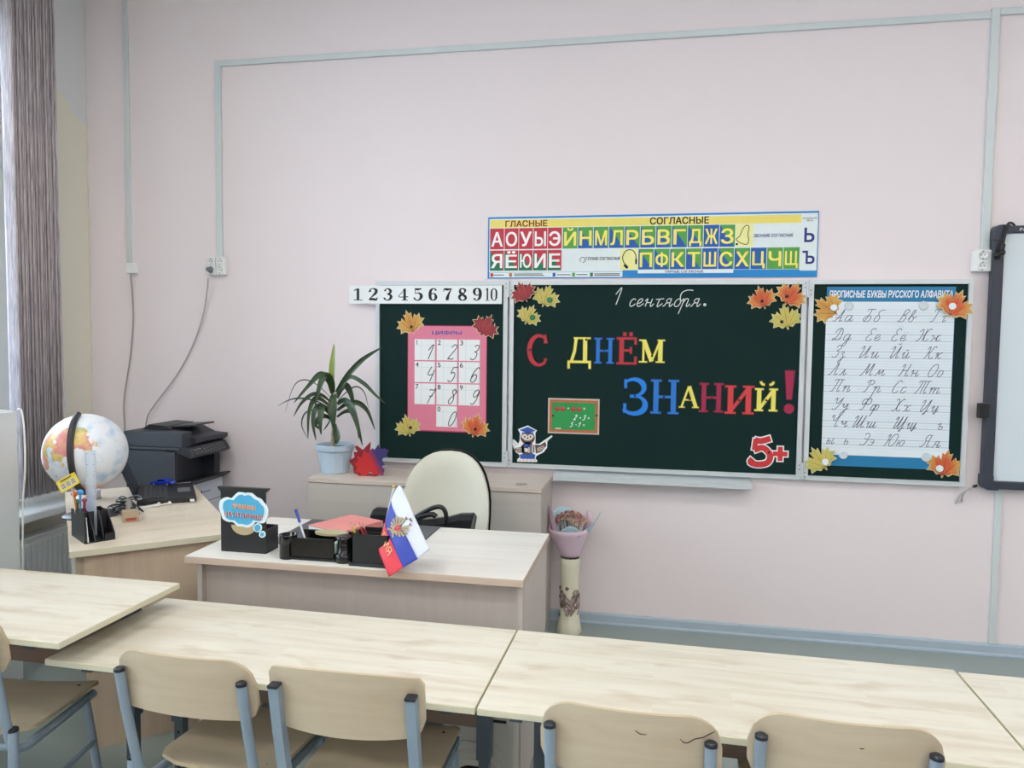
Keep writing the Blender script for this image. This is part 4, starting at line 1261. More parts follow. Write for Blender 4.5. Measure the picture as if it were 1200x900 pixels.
# little green board card
xa, za = bx(642.5, 466.5, LY)
xb, zb = bx(702, 509, LY)
zb = bx(672, 508.5, LY)[1]
za = bx(672, 467, LY)[1]
gc = thing('sum_card', 'small green board card with red apples and sums in a wooden frame', 'card', ((xa + xb) / 2, LY, zb))
W, H = xb - xa, za - zb
part(MB().rbox(xa, xb, LY - 0.002, LY, zb, za, 0.0009), 'backing', flat('card_pale_border', (206, 190, 178)), gc)
mb = MB()
f0, f1 = 0.008, 0.022
for (a, b2, c, d) in ((xa + f0, xb - f0, za - f1, za - f0), (xa + f0, xb - f0, zb + f0, zb + f1), (xa + f0, xa + f1, zb + f1, za - f1), (xb - f1, xb - f0, zb + f1, za - f1)):
    mb.box(a, b2, LY - 0.003, LY - 0.002, c, d)
part(mb, 'wooden_border', mat('card_wood', (176, 108, 70), 0.5, 0.2, 30), gc)
part(MB().box(xa + f1, xb - f1, LY - 0.0026, LY - 0.002, zb + f1, za - f1), 'green_field', flat('card_green', (40, 150, 76)), gc)
mb = MB()
for q in (0.18, 0.29, 0.49, 0.61):
    mb.lathe([(0.013, 0), (0.011, 0.0006), (0.0001, 0.0008)], 18, 0, Matrix.Translation((xa + W * q, LY - 0.0026, za - H * 0.30)) @ Matrix.Rotation(PI / 2, 4, 'X'))
    mb.lathe([(0.004, 0.0012), (0.0001, 0.0012)], 10, 1, Matrix.Translation((xa + W * q + 0.003, LY - 0.0026, za - H * 0.275)) @ Matrix.Rotation(PI / 2, 4, 'X'))
part(mb, 'apples', [flat('apple_red', (176, 48, 44)), flat('apple_light', (222, 130, 110))], gc)
mb = MB()
yq = LY - 0.0032
cursive(mb, '+', xa + W * 0.38, za - H * 0.345, 0.0032, 0.003, yq, 0, 0)
cursive(mb, '=', xa + W * 0.69, za - H * 0.345, 0.0032, 0.003, yq, 0, 0)
cursive(mb, '2', xa + W * 0.50, za - H * 0.60, 0.0026, 0.0036, yq, 0, 0.4)
cursive(mb, '+', xa + W * 0.62, za - H * 0.60, 0.0028, 0.003, yq, 0, 0)
cursive(mb, '3', xa + W * 0.67, za - H * 0.60, 0.0026, 0.0036, yq, 0, 0.4)
cursive(mb, '=', xa + W * 0.78, za - H * 0.60, 0.0028, 0.003, yq, 0, 0)
cursive(mb, '5', xa + W * 0.43, za - H * 0.80, 0.0026, 0.0036, yq, 0, 0.4)
cursive(mb, '-', xa + W * 0.54, za - H * 0.80, 0.0028, 0.003, yq, 0, 0)
cursive(mb, '1', xa + W * 0.58, za - H * 0.80, 0.0026, 0.0036, yq, 0, 0.4)
cursive(mb, '=', xa + W * 0.69, za - H * 0.80, 0.0028, 0.003, yq, 0, 0)
mb.box(xa + W * 0.15, xa + W * 0.26, yq, yq + 0.0003, zb + f1 + 0.003, zb + f1 + 0.008)
part(mb, 'sums', M_paper, gc)

# owl cut-out with graduation cap
def opx(cx, cy):
    return bx(595 + cx / 10.0, 460 + cy / 10.0, LY)


owl = thing('owl_cutout', 'brown owl cut-out in a blue graduation cap at the board corner', 'cut-out', (opx(230, 810)[0], LY, opx(230, 810)[1]))


def opoly(mb, pts, lay, mi):
    mb.prism([opx(*p) for p in pts], LY - 0.002 - 0.0004 * lay, LY - 0.0004 * lay if lay else LY, mi)


def oell(cx, cy, rx, ry, n=14):
    return [(cx + rx * math.cos(2 * PI * i / n), cy + ry * math.sin(2 * PI * i / n)) for i in range(n)]


mb = MB()
opoly(mb, [(120, 430), (235, 385), (345, 445), (325, 470), (325, 600), (370, 600), (440, 550), (515, 500), (525, 515), (465, 570), (460, 650), (420, 700), (340, 740), (325, 770), (350, 800), (340, 815), (110, 810), (115, 780), (140, 760),
           (135, 725), (90, 695), (65, 630), (35, 585), (40, 555), (75, 548), (125, 600), (140, 560), (145, 480)], 0, 0)
part(mb, 'white_border', M_paper, owl)
mb = MB()
opoly(mb, oell(235, 530, 85, 75), 1, 0)
opoly(mb, oell(235, 660, 80, 80), 1, 0)
opoly(mb, [(165, 620), (150, 640), (85, 650), (80, 680), (120, 705), (185, 700), (190, 640)], 1, 0)
opoly(mb, [(320, 610), (380, 615), (440, 575), (455, 620), (400, 690), (330, 715)], 1, 0)
part(mb, 'feathers', mat('owl_brown', (88, 62, 56), 0.6, 0.25, 120), owl)
mb = MB()
opoly(mb, oell(198, 515, 36, 30), 2, 0)
opoly(mb, oell(270, 518, 36, 30), 2, 0)
opoly(mb, oell(235, 550, 46, 14), 2, 0)
for k in range(3):
    opoly(mb, [(95, 652 + 18 * k), (165, 646 + 18 * k), (165, 654 + 18 * k), (95, 660 + 18 * k)], 2, 0)
    opoly(mb, [(345, 650 + 16 * k), (430, 620 + 20 * k), (430, 628 + 20 * k), (345, 658 + 16 * k)], 2, 0)
for k in range(5):
    opoly(mb, oell(140 + 44 * k, 793, 20, 16), 2, 0)
part(mb, 'pale_face_and_feet', flat('owl_cream', (222, 212, 200)), owl)
mb = MB()
for q in (200, 268):
    opoly(mb, oell(q, 517, 9, 9), 3, 0)
opoly(mb, [(225, 525), (245, 525), (235, 548)], 3, 0)
opoly(mb, [(138, 440), (235, 402), (330, 447), (235, 478)], 0.5, 1)
opoly(mb, [(170, 462), (235, 482), (300, 462), (300, 480), (235, 500), (170, 480)], 1.5, 1)
opoly(mb, [(190, 600), (270, 605), (265, 640), (195, 635)], 2, 1)
opoly(mb, [(140, 730), (185, 715), (235, 735), (290, 712), (325, 730), (315, 778), (150, 775)], 2, 1)
opoly(mb, [(195, 650), (240, 655), (235, 700), (200, 690)], 2, 2)
for k in range(4):
    opoly(mb, [(245 + 20 * k, 612), (256 + 20 * k, 612), (256 + 20 * k, 705), (245 + 20 * k, 705)], 2, 2 if k % 2 == 0 else 3)
opoly(mb, [(40, 560), (75, 553), (122, 612), (95, 625)], 1, 2)
opoly(mb, [(440, 570), (512, 506), (520, 516), (455, 582)], 1, 2)
part(mb, 'cap_and_clothes', [M_ink, flat('owl_blue', (40, 86, 176)), flat('owl_white', (224, 226, 230)), flat('owl_grey', (150, 140, 140))], owl)

# ------------------------------------------------------------------ maple leaf cut-outs + magnets
HALF = [(0, 1.0), (0.10, 0.80), (0.22, 0.85), (0.18, 0.55), (0.36, 0.74), (0.42, 0.63), (0.62, 0.70), (0.58, 0.52), (0.80, 0.42), (0.58, 0.32), (0.66, 0.14), (0.38, 0.16), (0.24, 0.05), (0.06, 0.12), (0.03, -0.02)]
HALF = [(a * 0.80, c) for a, c in HALF]
LEAF = HALF + [(-a, c) for a, c in reversed(HALF[1:])]


def leafmat(name, c_in, c_mid, c_out):
    m, nt, N, L, b = nodes_of(name)
    t = N.new('ShaderNodeTexCoord')
    mp = N.new('ShaderNodeMapping')
    mp.inputs['Scale'].default_value = (9, 9, 9)
    L.new(t.outputs['Object'], mp.inputs[0])
    ln = N.new('ShaderNodeVectorMath')
    ln.operation = 'LENGTH'
    L.new(mp.outputs[0], ln.inputs[0])
    nz = N.new('ShaderNodeTexNoise')
    nz.inputs['Scale'].default_value = 28
    nz.inputs['Detail'].default_value = 5
    L.new(t.outputs['Object'], nz.inputs['Vector'])
    ad = N.new('ShaderNodeMath')
    ad.operation = 'MULTIPLY_ADD'
    ad.inputs[1].default_value = 0.7
    L.new(nz.outputs[0], ad.inputs[0])
    L.new(ln.outputs['Value'], ad.inputs[2])
    cr = N.new('ShaderNodeValToRGB')
    cr.color_ramp.elements[0].position = 0.30
    cr.color_ramp.elements[0].color = lin(*c_in)
    cr.color_ramp.elements[1].position = 0.95
    cr.color_ramp.elements[1].color = lin(*c_out)
    e = cr.color_ramp.elements.new(0.62)
    e.color = lin(*c_mid)
    L.new(ad.outputs[0], cr.inputs[0])
    L.new(cr.outputs[0], b.inputs['Base Color'])
    b.inputs['Roughness'].default_value = 0.5
    return m


LM = {'red': leafmat('leaf_red_print', (170, 60, 62), (158, 50, 58), (140, 40, 56)), 'yel': leafmat('leaf_yellow_green_print', (196, 176, 84), (206, 188, 100), (190, 190, 96)),
      'tan': leafmat('leaf_golden_print', (196, 132, 58), (206, 152, 70), (208, 166, 84)), 'ora': leafmat('leaf_orange_red_print', (204, 90, 48), (212, 96, 54), (212, 160, 80))}
M_leafedge = flat('leaf_card_edge', (214, 204, 160))
M_vein = {'red': flat('vein_dark_red', (120, 30, 40)), 'yel': flat('vein_olive', (150, 136, 52)), 'tan': flat('vein_brown', (150, 92, 36)), 'ora': flat('vein_rust', (168, 60, 36))}


def leaf(px, py, size, rot, kind, label, y=LY):
    cx, cz = bx(px, py, y)
    S = size / 229.0
    r = math.radians(rot)

    def tf(a, c, k=1.0):
        c -= 0.42
        a, c = a * S * k, c * S * k
        return (a * math.cos(r) - c * math.sin(r), a * math.sin(r) + c * math.cos(r))
    o = thing('maple_leaf_cutout', label, 'leaf', (cx, y, cz), 'autumn maple leaf cut-outs')
    part(MB().prism([tf(a, c) for a, c in LEAF], -0.002, 0.0, 0), 'border', M_leafedge, o, wo=False)
    part(MB().prism([tf(a, c, 0.93) for a, c in LEAF], -0.0026, -0.002, 0), 'blade', LM[kind], o, wo=False)
    mb = MB()
    for tip in ((0, 0.88), (0.38, 0.60), (-0.38, 0.60), (0.42, 0.26), (-0.42, 0.26)):
        mb.ribbon([tf(0, 0.05, 0.93), tf(tip[0], tip[1], 0.93)], [0.0035, 0.001], -0.0029, 0.0003)
    part(mb, 'veins', M_vein[kind], o, wo=False)
    return o


def magnet(px, py, r, m_, label, y=LY - 0.0032, group='board magnets'):
    cx, cz = bx(px, py, y)
    M = Matrix.Translation((cx, y, cz)) @ Matrix.Rotation(PI / 2, 4, 'X')
    mb = MB().lathe([(r, 0), (r, 0.005), (r * 0.85, 0.0065), (r * 0.6, 0.0062), (0.0001, 0.0062)], 20, 0, M)
    o = mb.build('magnet', m_, None, origin=(cx, y, cz))
    tag(o, label, 'magnet', group)


M_mgreen = flat('green_magnet', (40, 130, 84), 0.3)
M_mwhite = flat('white_magnet', (232, 240, 240), 0.3)
M_mclear = mat('pale_grey_magnet', (206, 218, 222), 0.25, 0.02, 20)
leaf(481, 379, 31, 20, 'tan', 'golden maple leaf at the top left corner of the pink numerals poster')
leaf(569, 383, 30, -28, 'red', 'dark red maple leaf at the top right corner of the pink numerals poster')
leaf(478, 500, 29, 14, 'yel', 'yellow-green maple leaf at the bottom left corner of the pink numerals poster')
leaf(557, 500, 31, -14, 'ora', 'orange maple leaf at the bottom right corner of the pink numerals poster')
leaf(613, 343, 27, 25, 'red', 'dark red maple leaf in the top left corner of the central board', BY - 0.0085)
leaf(640, 348, 29, -20, 'yel', 'yellow maple leaf under a green magnet beside the dark red leaf')
leaf(620, 370, 26, -25, 'yel', 'lowest yellow maple leaf of the trio left of the chalk date')
leaf(893, 350, 28, 18, 'ora', 'orange maple leaf nearest the chalk date in the right trio')
leaf(927, 346, 30, -30, 'ora', 'orange maple leaf in the top right corner of the central board', BY - 0.0085)
leaf(921, 373, 30, 12, 'yel', 'yellow-green maple leaf lowest in the right trio on the central board')
leaf(970, 361, 31, 55, 'tan', 'golden maple leaf at the top left corner of the cursive alphabet poster')
leaf(1119, 358, 33, -24, 'ora', 'orange maple leaf at the top right corner of the cursive alphabet poster', BY - 0.0085)
leaf(961, 539, 31, 35, 'yel', 'yellow-green maple leaf at the bottom left corner of the cursive alphabet poster', BY - 0.0085)
leaf(1107, 545, 33, -10, 'ora', 'orange maple leaf at the bottom right corner of the cursive alphabet poster')
magnet(482, 383, 0.008, M_black, 'small black magnet on the golden leaf of the pink poster')
magnet(481, 501, 0.008, M_black, 'small black magnet on the yellow-green leaf of the pink poster')
magnet(557, 503, 0.008, M_black, 'small black magnet on the orange leaf of the pink poster')
magnet(644, 351.5, 0.015, M_mgreen, 'green magnet on the upper yellow leaf of the left trio')
magnet(624, 372, 0.015, M_mgreen, 'green magnet on the lowest yellow leaf of the left trio')
magnet(893, 353, 0.008, M_black, 'small black magnet on the orange leaf nearest the chalk date')
magnet(922, 347, 0.008, M_black, 'small black magnet on the orange leaf at the central board corner', BY - 0.0118)
magnet(916, 377, 0.008, M_black, 'small black magnet on the lowest yellow-green leaf of the right trio')
magnet(977, 360.5, 0.0165, M_mwhite, 'white magnet on the golden leaf of the cursive poster')
magnet(1116, 359, 0.0165, M_mwhite, 'white magnet on the top orange leaf of the cursive poster', BY - 0.0118)
magnet(967, 541.5, 0.0165, M_mwhite, 'white magnet on the yellow-green leaf of the cursive poster', BY - 0.0118)
magnet(1101, 549, 0.0165, M_mwhite, 'white magnet on the bottom orange leaf of the cursive poster')
magnet(994.5, 358.5, 0.021, M_mclear, 'pale magnet under the title at the left of the cursive poster', LY - 0.002)
magnet(1082, 358, 0.021, M_mclear, 'pale magnet under the title at the right of the cursive poster', LY - 0.002)
magnet(988, 533, 0.021, M_mclear, 'pale magnet at the lower left edge of the cursive poster', LY - 0.002)
magnet(1085, 536, 0.021, M_mclear, 'pale magnet at the lower right edge of the cursive poster', LY - 0.002)
for px, py, lab in ((621, 410, 'tiny dark magnet on the red letter С'), (687, 398, 'tiny dark magnet on the yellow letter Д'), (708, 410, 'tiny dark magnet on the blue letter Н of the upper line'),
                    (764, 417, 'tiny dark magnet on the yellow letter М'), (744, 464, 'tiny dark magnet on the blue letter З'), (778, 465, 'tiny dark magnet on the tall blue letter Н'),
                    (808, 468, 'tiny dark magnet on the small yellow letter А'), (834, 467, 'tiny dark magnet on the crimson letter Н'), (866, 469, 'tiny dark magnet on the coral letter И'),
                    (898, 469, 'tiny dark magnet on the yellow letter Й'), (901, 530, 'tiny dark magnet between the five and its plus'), (648, 487, 'tiny dark magnet at the left edge of the green sum card'),
                    (699, 487, 'tiny dark magnet at the right edge of the green sum card')):
    magnet(px, py, 0.0055, M_black, lab)

# ------------------------------------------------------------------ interactive whiteboard (right edge)
wb = thing('whiteboard', 'interactive whiteboard with dark frame at the right of the chalkboard', 'whiteboard', (2.4, 0, 0.83))
M_wbf = mat('dark_slate_frame', (52, 58, 70), 0.4, 0.05, 20)
WX0, WX1, WZ0, WZ1 = 1.575, 3.25, 0.831, 2.08
WY = -0.06
part(MB().box(WX0 + 0.03, WX1 - 0.03, WY + 0.012, -0.01, WZ0 + 0.03, WZ1 - 0.03), 'writing_surface', mat('whiteboard_enamel', (214, 226, 232), 0.25, 0.01, 5), wb)
mb = MB()
f = 0.046
mb.rbox(WX0, WX0 + f, WY, -0.01, WZ0 + 0.03, WZ1 - 0.03, 0.006).rbox(WX1 - f, WX1, WY, -0.01, WZ0 + 0.03, WZ1 - 0.03, 0.006)
mb.rbox(WX0 + 0.03, WX1 - 0.03, WY, -0.01, WZ1 - 0.036, WZ1, 0.006).rbox(WX0 + 0.03, WX1 - 0.03, WY, -0.01, WZ0, WZ0 + 0.040, 0.006)
part(mb, 'frame', M_wbf, wb)
for (cx, cz, sx, sz) in ((WX0, WZ0, 1, 1), (WX0, WZ1, 1, -1), (WX1, WZ0, -1, 1), (WX1, WZ1, -1, -1)):
    P = [(0, 0.07), (0, 0.03)] + [(0.03 - 0.03 * math.cos(a), 0.03 - 0.03 * math.sin(a)) for a in [k * PI / 12 for k in range(1, 6)]] + [(0.03, 0), (0.07, 0), (0.07, 0.042), (0.048, 0.042), (0.048, 0.07)]
    part(MB().prism([(cx + sx * a - sx * 0.004, cz + sz * c - sz * 0.004) for a, c in P], WY - 0.006, -0.008), 'corner_cap', M_wbf, wb)
mb = MB()
text_fit(mb, 'Panaboard', 1.605 + 0.075, 1.605 + 0.19, WZ1 - 0.026, WZ1 - 0.012, WY - 0.0005, 0, 0.01)
part(mb, 'frame_lettering', flat('frame_print', (206, 210, 214)), wb)
clipx, clipz = bx(1154, 481, -0.05)
mb = MB().rbox(clipx - 0.020, clipx + 0.012, -0.075, -0.03, clipz - 0.036, clipz + 0.036, 0.004).box(clipx - 0.030, clipx - 0.018, -0.072, -0.035, clipz - 0.036, clipz + 0.012).box(clipx - 0.030, clipx - 0.022, -0.072, -0.035, clipz + 0.012, clipz + 0.034)
part(mb, 'pen_clip', M_black, wb)
mb = MB()
cp = [bp(1189, 264, -0.03), bp(1185, 261, -0.07), bp(1181, 263, -0.085), bp(1178, 275, -0.082), bp(1175, 288, -0.082)]
mb.tube(spline([tuple(p) for p in cp], 5), 0.0055, 8)
p1, p2 = bp(1175, 286, -0.082), bp(1173, 296, -0.082)
mb.tube([tuple(p1), tuple(p2)], 0.013, 10)
p3 = bp(1169, 299, -0.084)
mb.ball(tuple(p2), 0.019, 0, 12, 8).ball(tuple(p3), 0.021, 0, 12, 8)
o = mb.build('adapter_cable', M_blackgloss, None, origin=tuple(p2))
tag(o, 'black cable with a bulky plug hanging over the whiteboard corner', 'cable')

# ------------------------------------------------------------------ student tables
def table_proto(h, inset=0.515):
    root = thing('school_table', '', 'table')
    mb = MB().rbox(-0.6, 0.6, -0.25, 0.25, h - 0.018, h - 0.0004, 0.002, 1)
    mb.box(-0.598, 0.598, -0.248, 0.248, h - 0.0004, h, 0)
    part(mb, 'tabletop', [M_maple, M_edge], root, wo=False)
    for s in (-1, 1):
        cx = s * inset
        mb = MB()
        mb.box(cx - 0.021, cx + 0.021, 0.185, 0.227, h * 0.40, h - 0.05)
        mb.box(cx - 0.015, cx + 0.015, 0.191, 0.221, 0.03, h * 0.40)
        for k in range(4):
            mb.cyl((0, 0, 0), 0.005, 0.001, 10, 1, Matrix.Translation((cx, 0.191, 0.10 + 0.04 * k)) @ Matrix.Rotation(PI / 2, 4, 'X'))
        part(mb, 'leg', [M_steel, M_hole], root, wo=False)
        part(MB().rbox(cx - 0.021, cx + 0.021, -0.17, 0.24, 0.0, 0.03, 0.004), 'foot', M_steel, root, wo=False)
        part(MB().box(cx - 0.015, cx + 0.015, -0.20, 0.225, h - 0.05, h - 0.018), 'top_bracket', M_steel, root, wo=False)
    part(MB().box(-inset + 0.022, inset - 0.022, 0.196, 0.212, h - 0.29, h - 0.03), 'modesty_panel', M_modesty, root, wo=False)
    part(MB().box(-inset + 0.022, inset - 0.022, -0.20, -0.17, h - 0.045, h - 0.018), 'rail', M_steel, root, wo=False)
    return root


TA = -0.017
ca_, sa_ = math.cos(TA), math.sin(TA)


def tpos(i):      # centre of table i of the row (0: left of the joint, 1: right of it ...)
    tx, ty = -0.3716, -1.8063
    gp = 0.004 if i > 0 else -0.001
    u = (i - 0.5) * 1.2 + gp
    return (tx + u * ca_ + 0.25 * sa_, ty + u * sa_ - 0.25 * ca_, 0)


tb = table_proto(0.642)
tb.location = tpos(0)
tb.rotation_euler.z = TA
tb['label'] = 'pale maple school table before the teacher desk, its left end under a higher table'
t2 = copy_tree(tb)
t2.location = tpos(1)
t2['label'] = 'pale maple school table right of the joint, below the chalk tray and vase'
t3 = copy_tree(tb)
p = tpos(2)
t3.location = (p[0] + 0.006, p[1] - 0.012, 0)
t3['label'] = 'school table cut off at the bottom right edge, below the whiteboard'
for q in (tb, t2, t3):
    q['group'] = 'row of lower school tables'
tl = table_proto(0.72, 0.455)
tl.location = (-1.476 - 0.6, -1.852 - 0.251 + 0.010, 0)
tl.rotation_euler.z = -0.010
tl['label'] = 'higher pale maple school table at the left edge, overlapping the lower row'


# ------------------------------------------------------------------ student chairs
def rounded_panel(mb, W, z0, z1, r, curve, th, yoff, ncol=28, nrow=6, tilt=0.0, sag=0.0, rb=None):
    """curved plywood backrest: outline rounded by r, bowed by `curve` in y"""
    rb = r if rb is None else rb
    fr, bk = [], []
    for i in range(ncol + 1):
        u = -1 + 2 * i / ncol
        u = math.copysign(abs(u) ** 0.75, u)
        x = u * W / 2
        d = max(0.0, abs(x) - (W / 2 - r))
        top = z1 - (r - math.sqrt(max(0, r * r - d * d))) - sag * (u * u)
        d2 = max(0.0, abs(x) - (W / 2 - rb))
        bot = z0 + (rb - math.sqrt(max(0, rb * rb - d2 * d2))) + sag * (1 - u * u) * -1
        for j in range(nrow + 1):
            z = bot + (top - bot) * j / nrow
            y = yoff - curve * (1 - u * u) + tilt * (z - z0)
            fr.append((x, y, z))
            bk.append((x, y + th, z))
    n = nrow + 1
    fs, fb = [], []
    for i in range(ncol):
        for j in range(nrow):
            a = i * n + j
            fs.append((a, a + n, a + n + 1, a + 1))
            fb.append((a, a + 1, a + n + 1, a + n))
    mb.add(fr, fs, 0, True)
    mb.add(bk, fb, 0, True)
    rim = [i * n for i in range(ncol + 1)] + [ncol * n + j for j in range(1, n)] + [i * n + nrow for i in range(ncol - 1, -1, -1)] + [j for j in range(nrow - 1, 0, -1)]
    k = len(rim)
    vs = [fr[i] for i in rim] + [bk[i] for i in rim]
    mb.add(vs, [(i, k + i, k + (i + 1) % k, (i + 1) % k) for i in range(k)], 1, True)


def chair_proto(square, back_r, sag):
    root = thing('school_chair', '', 'chair')
    sz = 0.385                                    # seat height; origin under the seat centre, front towards +y
    mb = MB()
    # seat: plan outline with rounded rear corners, gently dished, rolled front
    out, nx, ny = [], 20, 14
    W, D = 0.35, 0.37
    top, bot = [], []
    for j in range(ny + 1):
        v = j / ny
        y = -D / 2 + D * v
        r = 0.07
        d = max(0.0, (-D / 2 + r) - y)
        half = W / 2 - (r - math.sqrt(max(0, r * r - d * d)))
        d = max(0.0, y - (D / 2 - 0.02))
        half -= (0.02 - math.sqrt(max(0, 0.0004 - d * d)))
        for i in range(nx + 1):
            u = -1 + 2 * i / nx
            z = sz + 0.006 * u * u - (0.014 * ((v - 0.85) / 0.15) ** 2 if v > 0.85 else 0) + 0.012 * (1 - v) ** 2
            top.append((u * half, y, z))
            bot.append((u * half, y, z - 0.011))
    n = nx + 1
    mb.add(top, [(j * n + i, j * n + i + 1, (j + 1) * n + i + 1, (j + 1) * n + i) for j in range(ny) for i in range(nx)], 0, True)
    mb.add(bot, [(j * n + i, (j + 1) * n + i, (j + 1) * n + i + 1, j * n + i + 1) for j in range(ny) for i in range(nx)], 0, True)
    rim = [i for i in range(n)] + [j * n + nx for j in range(1, ny + 1)] + [ny * n + i for i in range(nx - 1, -1, -1)] + [j * n for j in range(ny - 1, 0, -1)]
    k = len(rim)
    mb.add([top[i] for i in rim] + [bot[i] for i in rim], [(i, k + i, k + (i + 1) % k, (i + 1) % k) for i in range(k)], 1, True)
    for sx_ in (-1, 1):
        for yy in (-0.135, 0.12):
            mb.cyl((sx_ * 0.135, yy, sz + 0.0115 if yy < 0 else sz + 0.004), 0.0045, 0.001, 10, 2)
    part(mb, 'seat', [M_ply, M_plyedge, M_hole], root, wo=False)
    mb = MB()
    rounded_panel(mb, 0.385, 0.585, 0.745, back_r, 0.028, 0.009, -0.262, tilt=-0.16, sag=sag, rb=0.04)
    part(mb, 'backrest', [M_ply, M_plyedge], root, wo=False)
    R_ = 0.0125
    for s in (-1, 1):
        x = s * 0.168
        up = [(x, -0.302, 0.693), (x, -0.285, 0.60), (x, -0.255, 0.47)] if not square else [(x, -0.300, 0.693), (x, -0.277, 0.57), (x, -0.250, 0.45)]
        bend = [(x, -0.238, 0.405), (x, -0.225, 0.378), (x, -0.195, 0.364), (x, -0.150, 0.358)]
        pth = up + bend + [(x * 0.97, 0.02, 0.353), (x * 0.97, 0.15, 0.353)]
        u = part(MB().tube(spline(pth, 4) if not square else pth, R_, 12, square=square), 'frame_tube', M_chairtube, root, wo=False)
        mb = MB()
        if square:
            mb.rbox(x - 0.0135, x + 0.0135, -0.3165, -0.2885, 0.690, 0.699, 0.003, 0)
        else:
            mb.cyl((x, -0.302, 0.688), 0.0136, 0.007, 14, 0).cyl((x, -0.302, 0.695), 0.0136, 0.003, 14, 0, None, 0.009)
        mb.build('tube_cap', M_cap, u, origin=(0, 0, 0))
        xo = s * 0.182
        lr = part(MB().tube(spline([(xo, -0.245, 0.435), (xo, -0.252, 0.30), (xo, -0.285, 0.01)], 4), 0.0125, 12), 'leg', M_chairtube, root, wo=False)
        MB().cyl((xo, -0.2445, 0.432), 0.0136, 0.007, 14, 0).cyl((xo, -0.2445, 0.439), 0.0136, 0.003, 14, 0, None, 0.009).cyl((xo, -0.285, 0.0), 0.014, 0.02, 12, 0).build('tube_cap', M_cap, lr, origin=(0, 0, 0))
        lf = part(MB().tube([(s * 0.168, 0.10, 0.353), (s * 0.176, 0.13, 0.18), (s * 0.184, 0.15, 0.012)], 0.0125, 12), 'leg', M_chairtube, root, wo=False)
        MB().cyl((s * 0.184, 0.15, 0.0), 0.014, 0.02, 12, 0).build('tube_cap', M_cap, lf, origin=(0, 0, 0))
        part(MB().tube([(xo, -0.262, 0.22), (xo * 0.98, 0.125, 0.22)], 0.009, 10), 'side_rail', M_chairtube, root, wo=False)
    part(MB().tube([(-0.165, -0.17, 0.352), (0.165, -0.17, 0.352)], 0.010, 10).tube([(-0.165, 0.10, 0.352), (0.165, 0.10, 0.352)], 0.010, 10), 'seat_crossbar', M_chairtube, root, wo=False)
    return root


cr_ = chair_proto(False, 0.075, 0.0)
cs_ = chair_proto(True, 0.016, 0.012)
made_chairs = []
CH = [(-1.087, -2.10, -0.03, cr_, 'round-cornered plywood school chair under the left end of the long maple table'),
      (-0.006, -2.145, -0.03, cr_, 'plywood school chair with a dark crack across its backrest corner'),
      (0.436, -2.10, -0.03, cr_, 'rightmost plywood school chair, a small knot in its backrest'),
      (-1.852, -2.125, math.radians(9), cr_, 'school chair cut off at the left edge with an empty brown seat')]
for i, (x, y, a, src, lab) in enumerate(CH):
    c = src if i == 0 else copy_tree(src)
    made_chairs.append(c)
    c.location = (x, y, 0)
    c.rotation_euler.z = a
    c['label'] = lab
    c['group'] = 'plywood school chairs'
    if i == 3:
        c.scale = (1.0, 1.0, 1.07)
cs_.location = (-0.684, -2.095, 0)
cs_.rotation_euler.z = 0.02


def on_back(chair, px, py):
    # chair-local point on the rear face of the bowed backrest under a photo pixel
    R3 = Matrix.Rotation(-chair.rotation_euler.z, 4, 'Z')
    y = chair.location.y - 0.29
    for _ in range(6):
        q = R3 @ (bp(px, py, y) - chair.location)
        u = q.x / 0.1925
        yl = -0.262 - 0.028 * (1 - u * u) - 0.16 * (q.z - 0.585)
        y += yl - q.y
    return Vector((q.x, yl - 0.0004, q.z))


M_crack = mat('dark_wood_crack', (66, 50, 40), 0.8, 0.2, 60)
for c, strokes in ((made_chairs[1], ([(797, 866), (801, 870), (806, 870.5), (814, 866), (824, 864), (832, 860), (838, 857)], [(744, 856), (750, 860), (758, 861)])),
                   (made_chairs[2], ([(1007, 877), (1010, 877.5), (1013, 877)],))):
    mb = MB()
    for st_ in strokes:
        mb.tube([tuple(on_back(c, *p_)) for p_ in st_], [0.0012 if 0 < i < len(st_) - 1 else 0.0006 for i in range(len(st_))], 6)
    o = part(mb, 'crack' if len(strokes) > 1 else 'knot', M_crack, c, wo=False)
cs_['label'] = 'plywood school chair with square tubes and a nearly straight wavy backrest'
cs_['group'] = 'plywood school chairs'
# ------------------------------------------------------------------ teacher desk
DX0, DX1, DY0, DY1, DZ = -1.5805, -0.3766, -1.6685, -1.066, 0.7503
td = thing('teacher_desk', 'white ash teacher desk with beige edges in front of the chalkboard', 'desk', ((DX0 + DX1) / 2, (DY0 + DY1) / 2, 0))
mb = MB().rbox(DX0, DX1, DY0, DY1, DZ - 0.025, DZ - 0.0004, 0.002, 1).box(DX0 + 0.002, DX1 - 0.002, DY0 + 0.002, DY1 - 0.002, DZ - 0.0004, DZ, 0)
part(mb, 'desktop', [M_desktop, M_deskedge], td)
part(MB().box(DX0 + 0.02, DX0 + 0.038, DY0 + 0.045, DY1 - 0.02, 0, DZ - 0.025), 'side_panel', M_deskside, td)
part(MB().box(DX1 - 0.028, DX1 - 0.010, DY0 + 0.045, DY1 - 0.02, 0, DZ - 0.025), 'side_panel', M_deskside, td)
part(MB().box(DX0 + 0.038, DX1 - 0.028, DY0 + 0.07, DY0 + 0.086, 0.28, DZ - 0.025), 'modesty_panel', M_deskside, td)

# grey plastic box under / before the desk
M_gbox = mat('warm_grey_plastic', (204, 200, 190), 0.45, 0.03, 20)
gb = thing('plastic_box', 'grey plastic box with arched ridges on the floor under the tables', 'box', (-0.5, -1.70, 0))
X0, X1, YF = -0.615, -0.385, -1.775
mb = MB().rbox(X0, X1, YF, -1.655, 0.0, 0.42, 0.02, 0, None, 3)
part(mb, 'body', M_gbox, gb)


